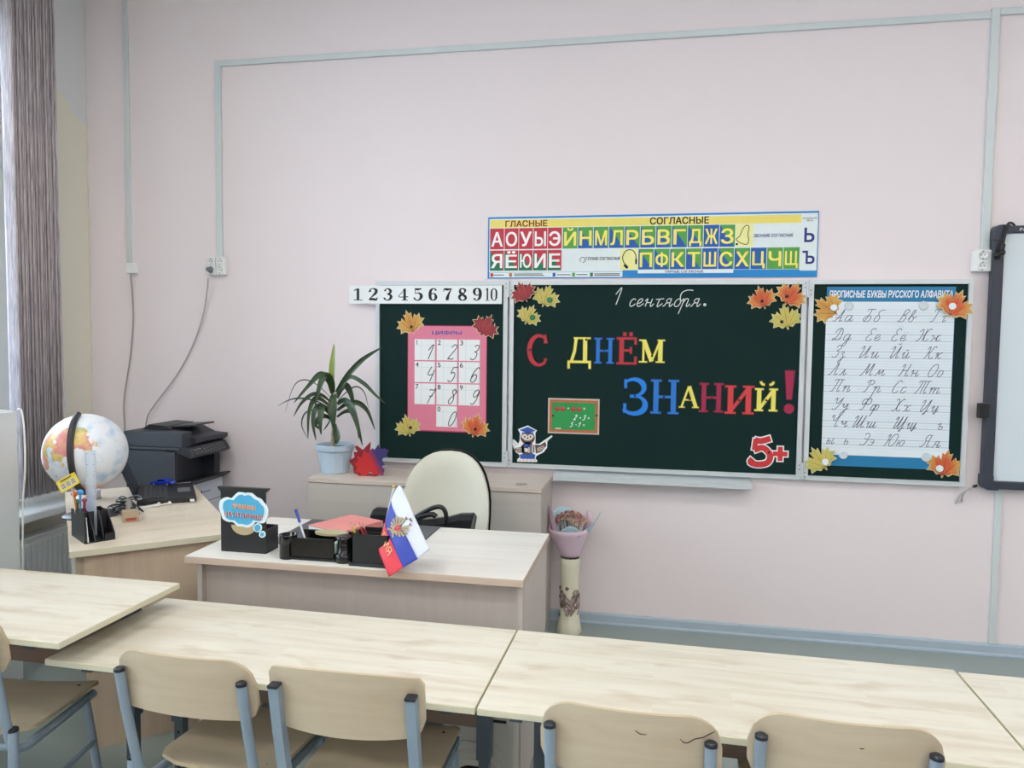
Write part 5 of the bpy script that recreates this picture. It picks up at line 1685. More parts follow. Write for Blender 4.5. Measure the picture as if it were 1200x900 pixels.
def archpts(cx, w, zt, r, zb):
    return [(cx - w, zb)] + [(cx - w + r - r * math.cos(a), zt - r + r * math.sin(a)) for a in [k * PI / 12 for k in range(7)]] + [(cx + w - r + r * math.sin(a), zt - r + r * math.cos(a)) for a in [k * PI / 12 for k in range(7)]] + [(cx + w, zb)]


xc = (X0 + X1) / 2
for w, zt, dy in ((0.092, 0.262, 0.004), (0.085, 0.236, 0.008), (0.078, 0.21, 0.012)):
    part(MB().prism(archpts(xc, w, zt, 0.05, 0.02), YF - dy, YF + 0.001), 'arched_ridge', M_gbox, gb)
part(MB().prism(archpts(xc, 0.066, 0.19, 0.045, 0.02), YF - 0.0125, YF - 0.006), 'opening', mat('deep_black_opening', (8, 8, 8), 0.8, 0.1, 10), gb)
mb = MB().rbox(xc + 0.005, xc + 0.10, YF - 0.004, YF + 0.002, 0.315, 0.345, 0.001).box(xc + 0.012, xc + 0.094, YF - 0.005, YF - 0.003, 0.332, 0.341, 1)
part(mb, 'handle_slot', [M_gbox, M_hole], gb)

# low cabinet behind the teacher chair
CX0, CX1, CYF, CZ = -1.725, -0.505, -0.43, 0.80
cb_ = thing('low_cabinet', 'long low grey ash cabinet along the wall behind the teacher chair', 'cabinet', ((CX0 + CX1) / 2, -0.2, 0))
part(MB().rbox(CX0, CX1, CYF, -0.03, CZ - 0.022, CZ, 0.002), 'cabinet_top', M_cabtop, cb_)
part(MB().box(CX0 + 0.005, CX1 - 0.003, CYF + 0.022, -0.032, 0.0, CZ - 0.022), 'body', M_cab, cb_)
xm = (CX0 + CX1) / 2
for a, c in ((CX0 + 0.006, xm - 0.001), (xm + 0.001, CX1 - 0.004)):
    d = part(MB().box(a, c, CYF + 0.004, CYF + 0.0215, 0.06, CZ - 0.025), 'door', M_cab, cb_)
    hx = c - 0.04 if a < xm - 0.3 else a + 0.04
    mb = MB().tube([(hx, CYF - 0.016, 0.40), (hx, CYF - 0.016, 0.52)], 0.005, 8).tube([(hx, CYF + 0.004, 0.41), (hx, CYF - 0.016, 0.41)], 0.004, 8).tube([(hx, CYF + 0.004, 0.51), (hx, CYF - 0.016, 0.51)], 0.004, 8)
    part(mb, 'handle', M_alu, d)
gx, gy = -0.622, -0.34
part(MB().lathe([(0.030, 0.0), (0.029, 0.003), (0.022, 0.0035), (0.0001, 0.0034)], 20, 0, None, (gx, gy, CZ)), 'cable_grommet', mat('grommet_grey', (160, 150, 140), 0.5, 0.05, 20), cb_)

# plant -------------------------------------------------------------
PCX, PCY = -1.655, -0.235
pl = thing('potted_plant', 'strappy-leaved potted plant in a pale blue pot on the low cabinet', 'plant', (PCX, PCY, CZ))
M_pot = mat('pale_blue_pot_plastic', (186, 206, 222), 0.4, 0.03, 15)
mb = MB()
seg = 48
prof = [(0.0001, 0.006), (0.066, 0.006), (0.070, 0.0), (0.074, 0.004), (0.089, 0.105), (0.090, 0.118), (0.098, 0.120), (0.1005, 0.126), (0.1015, 0.148), (0.099, 0.152), (0.094, 0.150), (0.091, 0.128)]
vs, fs = [], []
for i, (r, z) in enumerate(prof):
    for j in range(seg):
        a = 2 * PI * j / seg
        rr = r * (1 + (0.012 if (3 <= i <= 4 and j % 2) else 0))
        vs.append((PCX + rr * math.cos(a), PCY + rr * math.sin(a), CZ + z))
for i in range(len(prof) - 1):
    for j in range(seg):
        fs.append((i * seg + j, i * seg + (j + 1) % seg, (i + 1) * seg + (j + 1) % seg, (i + 1) * seg + j))
mb.add(vs, fs, 0, False)
part(mb, 'pot', M_pot, pl)
part(MB().lathe([(0.0001, 0.132), (0.092, 0.130)], 24, 0, None, (PCX, PCY, CZ)), 'soil', mat('dark_soil', (70, 56, 46), 0.9, 0.3, 80, bump=0.6), pl)


def crop8(cx, cy, y):
    return bp(325 + cx / 5.29, 395 + cy / 5.29, y)


mb = MB()
stem = [crop8(343, 680, PCY), crop8(346, 600, PCY), crop8(350, 500, PCY), crop8(352, 420, PCY), crop8(352, 350, PCY)]
stp = spline([tuple(p) for p in stem], 6)
mb.tube(stp, [0.011 + 0.0025 * ((i % 3) == 0) - 0.0002 * i for i in range(len(stp))], 10)
part(mb, 'stem', mat('pale_ringed_stem', (176, 160, 128), 0.7, 0.3, 60), pl)
m, nt, N, L, b = nodes_of('strappy_leaf_green')
t = N.new('ShaderNodeTexCoord')
nz = N.new('ShaderNodeTexNoise')
nz.inputs['Scale'].default_value = 12
L.new(t.outputs['Object'], nz.inputs['Vector'])
cr = N.new('ShaderNodeValToRGB')
cr.color_ramp.elements[0].position = 0.3
cr.color_ramp.elements[0].color = lin(30, 52, 32)
cr.color_ramp.elements[1].position = 0.75
cr.color_ramp.elements[1].color = lin(64, 92, 52)
L.new(nz.outputs[0], cr.inputs[0])
L.new(cr.outputs[0], b.inputs['Base Color'])
b.inputs['Roughness'].default_value = 0.4
M_leafg = m
M_leafl = mat('young_leaf_light_green', (150, 168, 92), 0.4, 0.15, 20)
M_leafd = mat('thin_dry_leaf', (66, 76, 62), 0.5, 0.15, 20)
LV = [([(350, 345), (338, 250), (343, 150), (352, 42)], 30, -0.02, 1), ([(365, 340), (430, 245), (530, 140), (648, 64)], 27, -0.05, 0), ([(368, 355), (410, 290), (460, 247), (540, 290), (610, 360), (670, 412)], 20, -0.07, 0),
      ([(375, 395), (430, 340), (490, 307), (540, 345), (565, 445)], 7, 0.03, 2), ([(372, 380), (395, 325), (428, 300), (462, 370), (478, 500)], 32, 0.05, 0), ([(372, 415), (415, 392), (455, 430), (490, 520), (528, 672)], 34, -0.10, 0),
      ([(372, 455), (430, 415), (500, 408), (560, 460), (605, 575)], 26, 0.04, 0), ([(370, 495), (420, 462), (465, 465), (495, 540), (505, 630)], 22, -0.06, 0), ([(342, 345), (315, 270), (270, 230), (200, 295), (103, 408)], 28, -0.07, 0),
      ([(340, 350), (318, 262), (293, 240), (262, 310), (232, 432)], 34, -0.11, 0), ([(348, 345), (340, 290), (318, 240), (292, 232)], 32, -0.03, 0), ([(328, 372), (250, 298), (165, 265), (100, 310), (48, 468)], 6, 0.02, 2),
      ([(328, 400), (280, 362), (220, 355), (150, 410), (100, 494)], 20, -0.08, 0), ([(325, 440), (250, 400), (160, 380), (80, 388), (0, 428)], 9, 0.02, 2), ([(328, 430), (270, 385), (228, 388), (196, 480), (190, 628)], 24, -0.05, 0),
      ([(328, 460), (280, 428), (240, 440), (222, 530), (240, 642)], 26, -0.12, 0), ([(328, 480), (300, 440), (278, 440), (266, 520), (272, 605)], 34, -0.13, 0), ([(328, 505), (300, 490), (262, 500), (240, 545), (268, 572)], 26, -0.10, 0),
      ([(325, 490), (230, 455), (170, 475), (152, 550), (192, 632)], 8, 0.0, 2), ([(352, 350), (345, 400), (344, 470), (350, 570)], 46, -0.05, 0), ([(356, 540), (366, 590), (372, 630), (362, 665)], 34, -0.04, 0), ([(330, 500), (320, 530), (300, 560), (285, 580)], 8, -0.05, 2)]
for pts, w, dy, mi in LV:
    n0 = len(pts)
    P3 = [crop8(a, c, PCY + dy * min(1.0, 1.6 * i / (n0 - 1))) for i, (a, c) in enumerate(pts)]
    C_ = [Vector(p) for p in spline([tuple(p) for p in P3], 7)]
    n = len(C_)
    wm = w / 5.29 / F_PX * 5.0
    vs, fs = [], []
    for i, p in enumerate(C_):
        tt = i / (n - 1)
        ww = wm * (0.45 + 0.55 * min(1, tt * 2.6)) * min(1.0, (1.02 - tt) / 0.42) ** 0.8 * 0.5
        tg = (C_[min(i + 1, n - 1)] - C_[max(i - 1, 0)]).normalized()
        sd = tg.cross(Vector((0.15, -1, 0.1))).normalized()
        nn = sd.cross(tg).normalized()
        if nn.y > 0:
            nn = -nn
        for k, (q, dd) in enumerate(((-1, 0.28), (-0.5, 0.08), (0, 0), (0.5, 0.08), (1, 0.28))):
            vs.append(p + sd * ww * q + nn * ww * dd)
    for i in range(n - 1):
        for k in range(4):
            fs.append((i * 5 + k, i * 5 + k + 1, (i + 1) * 5 + k + 1, (i + 1) * 5 + k))
    part(MB().add(vs, fs, 0, True), 'leaf', [M_leafg, M_leafl, M_leafd][mi], pl)

# standing paper maple leaves ------------------------------------------
nh = thing('leaf_napkin_holder', 'standing red and blue maple leaf holder beside the flower pot', 'napkin holder', (-1.445, -0.28, CZ))
m, nt, N, L, b = nodes_of('red_to_blue_leaf_paint')
t = N.new('ShaderNodeTexCoord')
sp = N.new('ShaderNodeSeparateXYZ')
L.new(t.outputs['Object'], sp.inputs[0])
ma = N.new('ShaderNodeMath')
ma.operation = 'MULTIPLY_ADD'
ma.inputs[1].default_value = 0.55
L.new(sp.outputs['Z'], ma.inputs[0])
L.new(sp.outputs['X'], ma.inputs[2])
mr = N.new('ShaderNodeMapRange')
mr.inputs['From Min'].default_value = 0.065
mr.inputs['From Max'].default_value = 0.115
L.new(ma.outputs[0], mr.inputs['Value'])
mx = N.new('ShaderNodeMix')
mx.data_type = 'RGBA'
mx.inputs['A'].default_value = lin(196, 44, 44)
mx.inputs['B'].default_value = lin(58, 52, 112)
L.new(mr.outputs[0], mx.inputs['Factor'])
L.new(mx.outputs['Result'], b.inputs['Base Color'])
b.inputs['Roughness'].default_value = 0.4
M_rb = m
S = 0.165
r = math.radians(-12)
c8 = [(480, 700), (455, 760), (445, 790), (500, 790), (490, 840), (525, 862), (560, 850), (572, 822), (590, 852), (655, 858), (652, 820), (668, 790), (650, 755), (690, 742), (645, 698), (625, 668), (600, 690), (575, 655), (548, 690), (520, 680), (505, 700)]
fr_pts = [(528, 866), (512, 838), (486, 836), (498, 806), (474, 782), (503, 768), (494, 738), (524, 746), (536, 706), (560, 722), (590, 690), (604, 700), (625, 666), (634, 694), (668, 692), (690, 705), (676, 728), (688, 742), (652, 752), (650, 768), (668, 792), (648, 800), (664, 828), (654, 858), (620, 846), (600, 862), (588, 838), (572, 834), (560, 846), (548, 868)]
bk_pts = [(480, 850), (470, 800), (445, 765), (480, 745), (475, 712), (500, 712), (480, 680), (492, 672), (530, 700), (578, 650), (575, 700), (600, 720), (560, 800), (520, 850)]


def fit_leaf(pts, y):
    return [(lambda p: (p.x, max(p.z, CZ)))(crop8(a, c, y)) for a, c in pts]


part(MB().prism(fit_leaf(fr_pts, -0.31), -0.314, -0.308), 'front_leaf', M_rb, nh)
part(MB().prism(fit_leaf(bk_pts, -0.26), -0.264, -0.258), 'back_leaf', flat('dark_red_paint', (150, 34, 42)), nh)
part(MB().box(-1.50, -1.40, -0.309, -0.258, CZ, CZ + 0.004), 'base', flat('red_base', (170, 40, 44)), nh)

# teacher chair --------------------------------------------------------
M_cream = mat('cream_leatherette', (214, 214, 198), 0.5, 0.03, 60, bump=0.15)
tch = thing('office_chair', 'cream leatherette office chair with black shell behind the teacher desk', 'chair', (-0.905, -0.80, 0))
def ell_back(mb, y, grow, th, mi):
    fr, bk = [], []
    n, rr = 40, 8
    cx, cz, rx = -0.908, 0.73, 0.205 + grow
    for j in range(rr + 1):
        q = j / rr
        for i in range(n):
            a = 2 * PI * i / n
            ca2, sa2 = math.cos(a), math.sin(a)
            e = 0.62 if sa2 < 0 else 0.80
            x = cx + q * rx * math.copysign(abs(ca2) ** e, ca2)
            z = cz + q * (0.27 + grow) * math.copysign(abs(sa2) ** (0.9 if sa2 > 0 else 0.6), sa2)
            yy = y + 0.035 * (1 - q * q) * 1.0 - 0.03 * ((x - cx) / 0.2) ** 2 + 0.18 * (z - cz)
            edge = 0.016 * max(0, (q - 0.75) / 0.25) ** 2
            fr.append((x, yy + edge, z))
            bk.append((x, yy + th - edge, z))
    def fc(flip):
        o = []
        for j in range(rr):
            for i in range(n):
                f = (j * n + i, j * n + (i + 1) % n, (j + 1) * n + (i + 1) % n, (j + 1) * n + i)
                o.append(f if flip else tuple(reversed(f)))
        return o
    mb.add(fr, fc(False), mi, True)
    mb.add(bk, fc(True), mi, True)
    o = rr * n
    k = n
    vs = [fr[o + i] for i in range(n)] + [bk[o + i] for i in range(n)]
    mb.add(vs, [(i, (i + 1) % n, k + (i + 1) % n, k + i) for i in range(n)], mi, True)


mb = MB()
ell_back(mb, -0.715, 0.0, 0.055, 0)
part(mb, 'backrest', M_cream, tch)
mb = MB()
ell_back(mb, -0.672, 0.006, 0.022, 0)
part(mb, 'back_shell', M_black, tch)
part(MB().rbox(-1.145, -0.665, -1.19, -0.73, 0.40, 0.475, 0.035, 0, None, 4), 'seat', M_cream, tch)
part(MB().tube([(-0.905, -0.655, 0.62), (-0.905, -0.645, 0.45), (-0.905, -0.72, 0.385), (-0.905, -0.90, 0.38)], 0.022, 10), 'back_bar', M_black, tch)
part(MB().cyl((-0.905, -0.95, 0.10), 0.028, 0.30, 16), 'gas_column', M_black, tch)
for k in range(5):
    a = 2 * PI * k / 5 + 0.3
    ex, ey = -0.905 + 0.27 * math.cos(a), -0.95 + 0.27 * math.sin(a)
    lg = part(MB().tube([(-0.905, -0.95, 0.10), ((ex - 0.905) / 2, (ey - 0.95) / 2, 0.09), (ex, ey, 0.07)], [0.024, 0.02, 0.014], 10), 'base_arm', M_black, tch)
    part(MB().cyl((0, 0, -0.02), 0.028, 0.04, 14, 0, Matrix.Translation((ex, ey, 0.028)) @ Matrix.Rotation(a + PI / 2, 4, 'Z') @ Matrix.Rotation(PI / 2, 4, 'X')).tube([(ex, ey, 0.03), (ex, ey, 0.075)], 0.008, 8), 'castor', M_black, lg)

# handbag on the chair
M_bag = mat('black_leather', (24, 27, 31), 0.35, 0.15, 40, bump=0.2)
bag = thing('handbag', 'black leather handbag with a looped handle on the cream office chair', 'bag', (-0.95, -0.88, 0.475))
mb = MB()
xs = [(-1.185, 0.765), (-1.175, 0.772), (-1.12, 0.772), (-1.04, 0.735), (-0.95, 0.735), (-0.90, 0.742), (-0.84, 0.752), (-0.79, 0.768), (-0.735, 0.772), (-0.728, 0.766)]
vs = []
for i, (x, zt) in enumerate(xs):
    for y, z in ((-0.955, 0.476), (-0.93, zt - 0.02), (-0.90, zt), (-0.87, zt), (-0.84, zt - 0.02), (-0.815, 0.476)):
        sq = 0.05 if z < 0.5 else 0
        vs.append((x + (sq if x < -0.95 else -sq), y, z))
n = 6
fs = [(i * n + k, i * n + (k + 1) % n, (i + 1) * n + (k + 1) % n, (i + 1) * n + k) for i in range(len(xs) - 1) for k in range(n)]
fs += [tuple(range(n - 1, -1, -1)), tuple((len(xs) - 1) * n + k for k in range(n))]
mb.add(vs, fs, 0, False)
part(mb, 'body', M_bag, bag)
hy = -0.925
hpts = [bp(478, 615, hy), bp(486, 607, hy), bp(497, 600, hy), bp(508, 595, hy), bp(516, 594, hy), bp(521, 598, hy), bp(523, 606, hy), bp(522, 616, hy)]
part(MB().tube(spline([tuple(p) for p in hpts], 5), 0.010, 10), 'handle', M_bag, bag)
part(MB().tube(spline([tuple(bp(a, c, -0.93)) for a, c in ((490, 607), (498, 604), (507, 603), (511, 606))], 4), 0.012, 8), 'strap_fold', M_bag, bag)

# ------------------------------------------------------------------ things on the teacher desk
def setz(mb):
    return mb


pad = MB().rbox(-1.385, -0.825, -1.452, -1.072, DZ, DZ + 0.004, 0.0015)
o = pad.build('desk_pad', mat('dark_grey_desk_pad', (72, 76, 84), 0.35, 0.05, 30), None, origin=(-1.1, -1.26, DZ))
tag(o, 'dark grey desk pad on the teacher desk under the red books', 'desk pad')

# holder with cloud sign
oz = thing('leaflet_holder', 'black leaflet holder with tall back plate on the left of the teacher desk', 'holder', (-1.40, -1.55, DZ))
M_orgb = mat('matt_black_plastic', (26, 28, 31), 0.45, 0.06, 25)
x0, x1, yf = -1.492, -1.318, -1.582
mb = MB().box(x0, x1, yf, yf + 0.005, DZ, DZ + 0.23)
part(mb, 'front_plate', M_orgb, oz)
mb = MB().prism([(x0 - 0.010, DZ + 0.234), (x1 + 0.012, DZ + 0.234), (x1 + 0.012, DZ + 0.230), (x1, DZ + 0.218), (x0, DZ + 0.218), (x0 - 0.010, DZ + 0.230)], yf - 0.004, yf + 0.012)
part(mb, 'top_lip', M_orgb, oz)
mb = MB().box(x0, x0 + 0.004, yf + 0.005, yf + 0.085, DZ, DZ + 0.085).box(x1 - 0.004, x1, yf + 0.005, yf + 0.085, DZ, DZ + 0.085).box(x0, x1, yf + 0.085, yf + 0.089, DZ, DZ + 0.085).box(x0, x1, yf + 0.005, yf + 0.085, DZ, DZ + 0.004)
part(mb, 'tray', M_orgb, oz)
xm, zmid = (x0 + x1) / 2 + 0.002, DZ + 0.098
part(MB().prism([(xm + 0.048 * math.cos(a), zmid + 0.035 * math.sin(a)) for a in [PI + k * PI / 12 for k in range(13)]], yf - 0.001, yf), 'finger_cut', flat('beige_inside', (184, 168, 132)), oz)
cl = thing('cloud_sign', 'blue and white cloud sign with Russian slogan stuck on the black leaflet holder', 'sign', (-1.40, yf, DZ + 0.09))


def cpx(a, c):
    p = bp(255 + a / 10.0, 565 + c / 10.0, yf - 0.003)
    return (p.x, p.z)


def cloud(k):
    c = [(120, 178), (160, 188), (200, 150), (240, 118), (285, 112), (315, 128), (380, 118), (430, 150), (455, 175), (510, 200), (545, 245), (585, 290), (592, 360), (575, 430), (545, 478), (490, 480), (440, 470), (410, 510), (350, 535), (290, 520), (230, 515), (180, 470), (120, 465), (60, 430), (40, 370), (18, 300), (25, 225), (70, 185)]
    cx, cy = 305, 325
    return [(cx + (a - cx) * k, cy + (d - cy) * k) for a, d in spline(c + c[:1], 3)[:-1]]


part(MB().prism([cpx(*p) for p in cloud(1.0)], yf - 0.003, yf).prism([cpx(*p) for p in oell(468, 535, 50, 52, 18)], yf - 0.0036, yf).prism([cpx(*p) for p in oell(523, 612, 38, 40, 16)], yf - 0.0036, yf), 'white_border', flat('cloud_white', (226, 240, 244)), cl)
part(MB().prism([cpx(*p) for p in cloud(0.84)], yf - 0.0042, yf - 0.003).prism([cpx(*p) for p in oell(468, 535, 36, 40, 18)], yf - 0.0046, yf - 0.003).prism([cpx(*p) for p in oell(523, 612, 22, 26, 16)], yf - 0.0046, yf - 0.003), 'blue_field', mat('cloud_blue', (76, 172, 214), 0.4, 0.12, 18), cl)
for word, (a0, zb_, zt_, a1), lay, mi in (('УЧИМСЯ', (172, 303, 248, 446), 0.0048, 0), ('УЧИМСЯ', (172, 303, 248, 446), 0.0062, 1), ('НА ОТЛИЧНО!', (90, 394, 338, 532), 0.0048, 0), ('НА ОТЛИЧНО!', (90, 394, 338, 532), 0.0062, 2)):
    mb = MB()
    q0, q1, q2 = cpx(a0, zb_), cpx(a0, zt_), cpx(a1, zb_)
    text_fit(mb, word, q0[0], q2[0], q0[1], q1[1], yf - lay, 0, 0.085 if mi == 0 else 0.03)
    mb.v = [(x, y, z - 0.05 * (x - q0[0])) for x, y, z in mb.v]
    part(mb, 'slogan' if mi else 'slogan_outline', [flat('slogan_white', (244, 238, 230)), flat('slogan_orange', (206, 120, 62)), flat('slogan_red', (158, 34, 48))][mi], cl)

# black desk organiser with cup, tape dispenser
dz = DZ
og = thing('desk_organizer', 'low black desk organizer with pen cup and tape holder on the desk edge', 'organizer', (-1.12, -1.56, dz))
mb = MB()
mb.rbox(-1.235, -1.00, -1.625, -1.47, dz, dz + 0.012, 0.004)
mb.rbox(-1.225, -1.045, -1.622, -1.612, dz + 0.01, dz + 0.077, 0.003)
mb.rbox(-1.225, -1.02, -1.488, -1.478, dz + 0.01, dz + 0.072, 0.003)
mb.rbox(-1.075, -1.065, -1.612, -1.488, dz + 0.01, dz + 0.066, 0.003)
part(mb, 'tray', M_blackgloss, og)
part(MB().lathe([(0.0001, 0.003), (0.030, 0.003), (0.031, 0.0), (0.030, 0.078), (0.033, 0.082), (0.028, 0.082), (0.026, 0.03), (0.0001, 0.03)], 24, 0, None, (-1.222, -1.600, dz)), 'pen_cup', M_blackgloss, og)
mb = MB()
mb.lathe([(0.0001, 0.0), (0.034, 0.0), (0.035, 0.026), (0.030, 0.030), (0.026, 0.032), (0.026, 0.075), (0.031, 0.080), (0.031, 0.086), (0.0001, 0.086)], 24, 0, None, (-1.012, -1.600, dz))
part(mb, 'rotating_post', M_blackgloss, og)
part(MB().rbox(-1.060, -1.043, -1.604, -1.55, dz + 0.022, dz + 0.060, 0.003), 'tape_window', flat('clear_green_tape', (196, 220, 206)), og)
part(MB().rbox(-1.015, -0.983, -1.52, -1.475, dz, dz + 0.05, 0.006), 'clip_box', M_blackgloss, og)
pen = thing('pen', 'clear ballpoint pen with a blue cap standing in the black organizer', 'pen', (-1.165, -1.56, dz + 0.012))
pb, pt_ = Vector((-1.150, -1.585, dz + 0.013)), Vector(bp(346.5, 597, -1.545))
q = pb + (pt_ - pb) * 0.70
part(MB().tube([tuple(pb), tuple(q)], 0.0038, 8), 'barrel', mat('clear_pen_barrel', (206, 210, 220), 0.15, 0.05, 20), pen)
part(MB().tube([tuple(q), tuple(pt_)], 0.005, 10), 'cap', flat('pen_blue', (34, 72, 168), 0.3), pen)
mb = MB().slab([(-1.09 + 0.062 * math.cos(a), -1.535 + 0.032 * math.sin(a)) for a in [k * PI / 14 for k in range(28)]], dz + 0.074, dz + 0.082)
o = mb.build('note_pad', flat('khaki_paper', (176, 166, 130)), None, origin=(-1.09, -1.535, dz + 0.073))
tag(o, 'khaki oval note pad lying on the black organizer', 'note pad')

# books
B0 = Matrix.Translation((-1.165, -1.265, DZ + 0.004)) @ Matrix.Rotation(math.radians(-22), 4, 'Z')


def book(M, w, d, h, mcover, label, spine=True):
    loc = M.translation.copy()
    o = thing('notebook', label, 'book', tuple(loc), 'notebooks on the desk pad')
    R = M.to_euler().z
    o.rotation_euler = (0, 0, R)
    part(MB().box(-w / 2 + 0.003, w / 2 - 0.003, -d / 2 + 0.002, d / 2 - 0.003, 0.002, h - 0.002), 'pages', M_paper, o, wo=False)
    mb = MB().rbox(-w / 2, w / 2, -d / 2, d / 2, h - 0.0025, h, 0.001).rbox(-w / 2, w / 2, -d / 2, d / 2, 0, 0.0025, 0.001)
    mb.box(w / 2 - 0.002, w / 2, -d / 2, d / 2, 0.001, h - 0.001)
    part(mb, 'cover', mcover, o, wo=False)
    return o


book(B0, 0.175, 0.22, 0.020, mat('pale_lilac_cover', (168, 172, 200), 0.5, 0.05, 20), 'lilac notebook under the salmon notebook on the desk pad')
book(B0 @ Matrix.Translation((0.01, 0.006, 0.020)) @ Matrix.Rotation(math.radians(-2), 4, 'Z'), 0.18, 0.225, 0.022, mat('salmon_red_cover', (222, 140, 134), 0.45, 0.12, 14), 'salmon pink notebook lying on top of the lilac notebook')
a, c = Vector((-1.250, -1.375, DZ + 0.009)), Vector((-1.135, -1.415, DZ + 0.009))
o = MB().tube([tuple(a), tuple(c)], 0.0045, 8, 0).tube([tuple(a + (c - a) * 0.55), tuple(a + (c - a) * 0.98)], 0.005, 8, 1).build('pen', [M_black, M_white], None, origin=tuple(a))
tag(o, 'black and white pen lying in front of the notebooks', 'pen')

# pencil box with pencils and flag
pbx = thing('pencil_box', 'square black pencil box behind the small flag on the desk edge', 'box', (-0.90, -1.59, DZ))
x0, x1, y0, y1, h = -0.972, -0.840, -1.640, -1.535, 0.108
mb = MB()
mb.box(x0, x1, y0, y0 + 0.004, DZ + 0.008, DZ + h).box(x0, x1, y1 - 0.004, y1, DZ + 0.008, DZ + h).box(x0, x0 + 0.004, y0, y1, DZ + 0.008, DZ + h).box(x1 - 0.004, x1, y0, y1, DZ + 0.008, DZ + h)
part(mb, 'walls', M_orgb, pbx)
part(MB().rbox(x0 - 0.008, x1 + 0.008, y0 - 0.008, y1 + 0.008, DZ, DZ + 0.010, 0.003), 'base', M_orgb, pbx)
part(MB().box(x0, x1, y0 + 0.05, y0 + 0.054, DZ + 0.01, DZ + h - 0.005), 'divider', M_orgb, pbx)
for (px_, col, lab, dx) in ((418.5, (206, 180, 60), 'yellow pencil leaning out of the black pencil box', 0.0), (422, (84, 78, 44), 'dark olive pencil leaning out of the black pencil box', 0.004),
                            (426.5, (190, 50, 60), 'bright red pencil leaning out of the black pencil box', 0.0), (430, (120, 36, 44), 'dark red pencil leaning out of the black pencil box', 0.003)):
    yb = y0 + 0.02
    foot = Vector((x0 + 0.014 + (px_ - 418) * 0.0034, yb + 0.006, DZ + 0.072))
    topp = Vector(bp(px_ - 8 + 0.9 * (px_ - 418) * 0.3, 612 + dx * 600, yb))
    d = (topp - foot).normalized()
    foot = Vector((foot.x, foot.y, foot.z)) - d * 0.058
    o = thing('pencil', lab, 'pencil', tuple(foot), 'coloured pencils in the black box')
    part(MB().tube([tuple(foot), tuple(topp - d * 0.016)], 0.0036, 6), 'shaft', flat('pencil_%d_%d' % (col[0], col[2]), col, 0.4), o)
    part(MB().tube([tuple(topp - d * 0.016), tuple(topp - d * 0.004)], [0.0036, 0.0013], 8), 'wood_tip', flat('pencil_wood', (206, 164, 130)), o)
    part(MB().tube([tuple(topp - d * 0.004), tuple(topp)], [0.0013, 0.0004], 6), 'point', M_ink, o)

fl = thing('table_flag', 'small white blue and red table flag with eagle emblem in the pencil box', 'flag', (-0.905, -1.575, DZ + 0.01))
ptop, pbot = Vector(bp(461.5, 571, -1.565)), Vector((-0.905, -1.572, DZ + 0.012))
part(MB().tube([tuple(pbot), tuple(ptop)], 0.003, 8), 'pole', flat('white_pole', (222, 222, 220)), fl)
part(MB().ball(tuple(ptop + Vector((0, 0, 0.003))), 0.0055, 0, 10, 6).tube([tuple(ptop), tuple(ptop + Vector((0, 0, 0.014)))], [0.004, 0.0006], 8), 'finial', mat('gold_finial', (214, 178, 80), 0.3, 0.05, 20, metal=0.6), fl)
LINES = [[(465, 573), (470.5, 571), (487, 608), (503.5, 644)], [(462.5, 576), (459, 592), (475, 626), (489.5, 655)], [(458.5, 590), (451.5, 614), (461, 640), (472.5, 665)], [(449.5, 617), (443.6, 642), (448.5, 658), (456, 676)]]
FYS = [[-1.572, -1.590, -1.640, -1.690], [-1.572, -1.585, -1.650, -1.692], [-1.574, -1.600, -1.662, -1.696], [-1.578, -1.640, -1.672, -1.694]]


def flag_pt(s, t_):          # s along fly 0..1, t_ across stripes 0..3
    i = min(2, int(t_))
    u = t_ - i

    def on(k):
        P = [(a, c, y) for (a, c), y in zip(LINES[k], FYS[k])]
        sp_ = spline(P, 8)
        f = s * (len(sp_) - 1)
        j = min(len(sp_) - 2, int(f))
        w = f - j
        return [sp_[j][q] * (1 - w) + sp_[j + 1][q] * w for q in range(3)]
    A, B = on(i), on(i + 1)
    q = [A[k] * (1 - u) + B[k] * u for k in range(3)]
    p = bp(q[0], q[1], q[2] + 0.004 * math.sin(5 * s + 2.2 * t_))
    return p


mb = MB()
ns, nt_ = 24, 24
for st in range(3):
    vs, fs = [], []
    for i in range(ns + 1):
        for j in range(9):
            vs.append(flag_pt(i / ns, st + j / 8 * 0.99999))
    for i in range(ns):
        for j in range(8):
            fs.append((i * 9 + j, i * 9 + j + 1, (i + 1) * 9 + j + 1, (i + 1) * 9 + j))
    mb.add(vs, fs, st, True)
cloth = part(mb, 'cloth', [mat('flag_white', (204, 208, 224), 0.5, 0.03, 20), mat('flag_blue', (36, 58, 158), 0.5, 0.05, 20), mat('flag_red', (206, 44, 58), 0.5, 0.05, 20)], fl)
sol = cloth.modifiers.new('thick', 'SOLIDIFY')
sol.thickness = 0.0006


def fsurf(px, py, off=0.0016):
    # nearest flag point for a photo pixel, nudged towards the room
    best, bq = 1e9, None
    for i in range(41):
        for j in range(49):
            p_ = flag_cache[i][j]
            d = (p_[0] - px) ** 2 + (p_[1] - py) ** 2
            if d < best:
                best, bq = d, p_[2]
    return bp(px, py, bq - off)


def ppx(p):
    d = Vector(p) - CAM_C
    zz = d.dot(CAM_W)
    return (600 + F_PX * d.dot(CAM_R) / zz, 450 - F_PX * d.dot(CAM_U) / zz)


flag_cache = [[(lambda P: (*ppx(P), P.y))(flag_pt(i / 40, j / 48 * 2.9999)) for j in range(49)] for i in range(41)]


def fpoly(mb, pts, mi, off):
    mb.add([fsurf(a, c, off) for a, c in pts], [tuple(range(len(pts)))], mi)


def rotp(cx, cy, ang, pts):
    ca3, sa3 = math.cos(ang), math.sin(ang)
    k = 1.22
    return [(cx + k * (a * ca3 - c * sa3), cy + k * (a * sa3 + c * ca3)) for a, c in pts]


mb = MB()
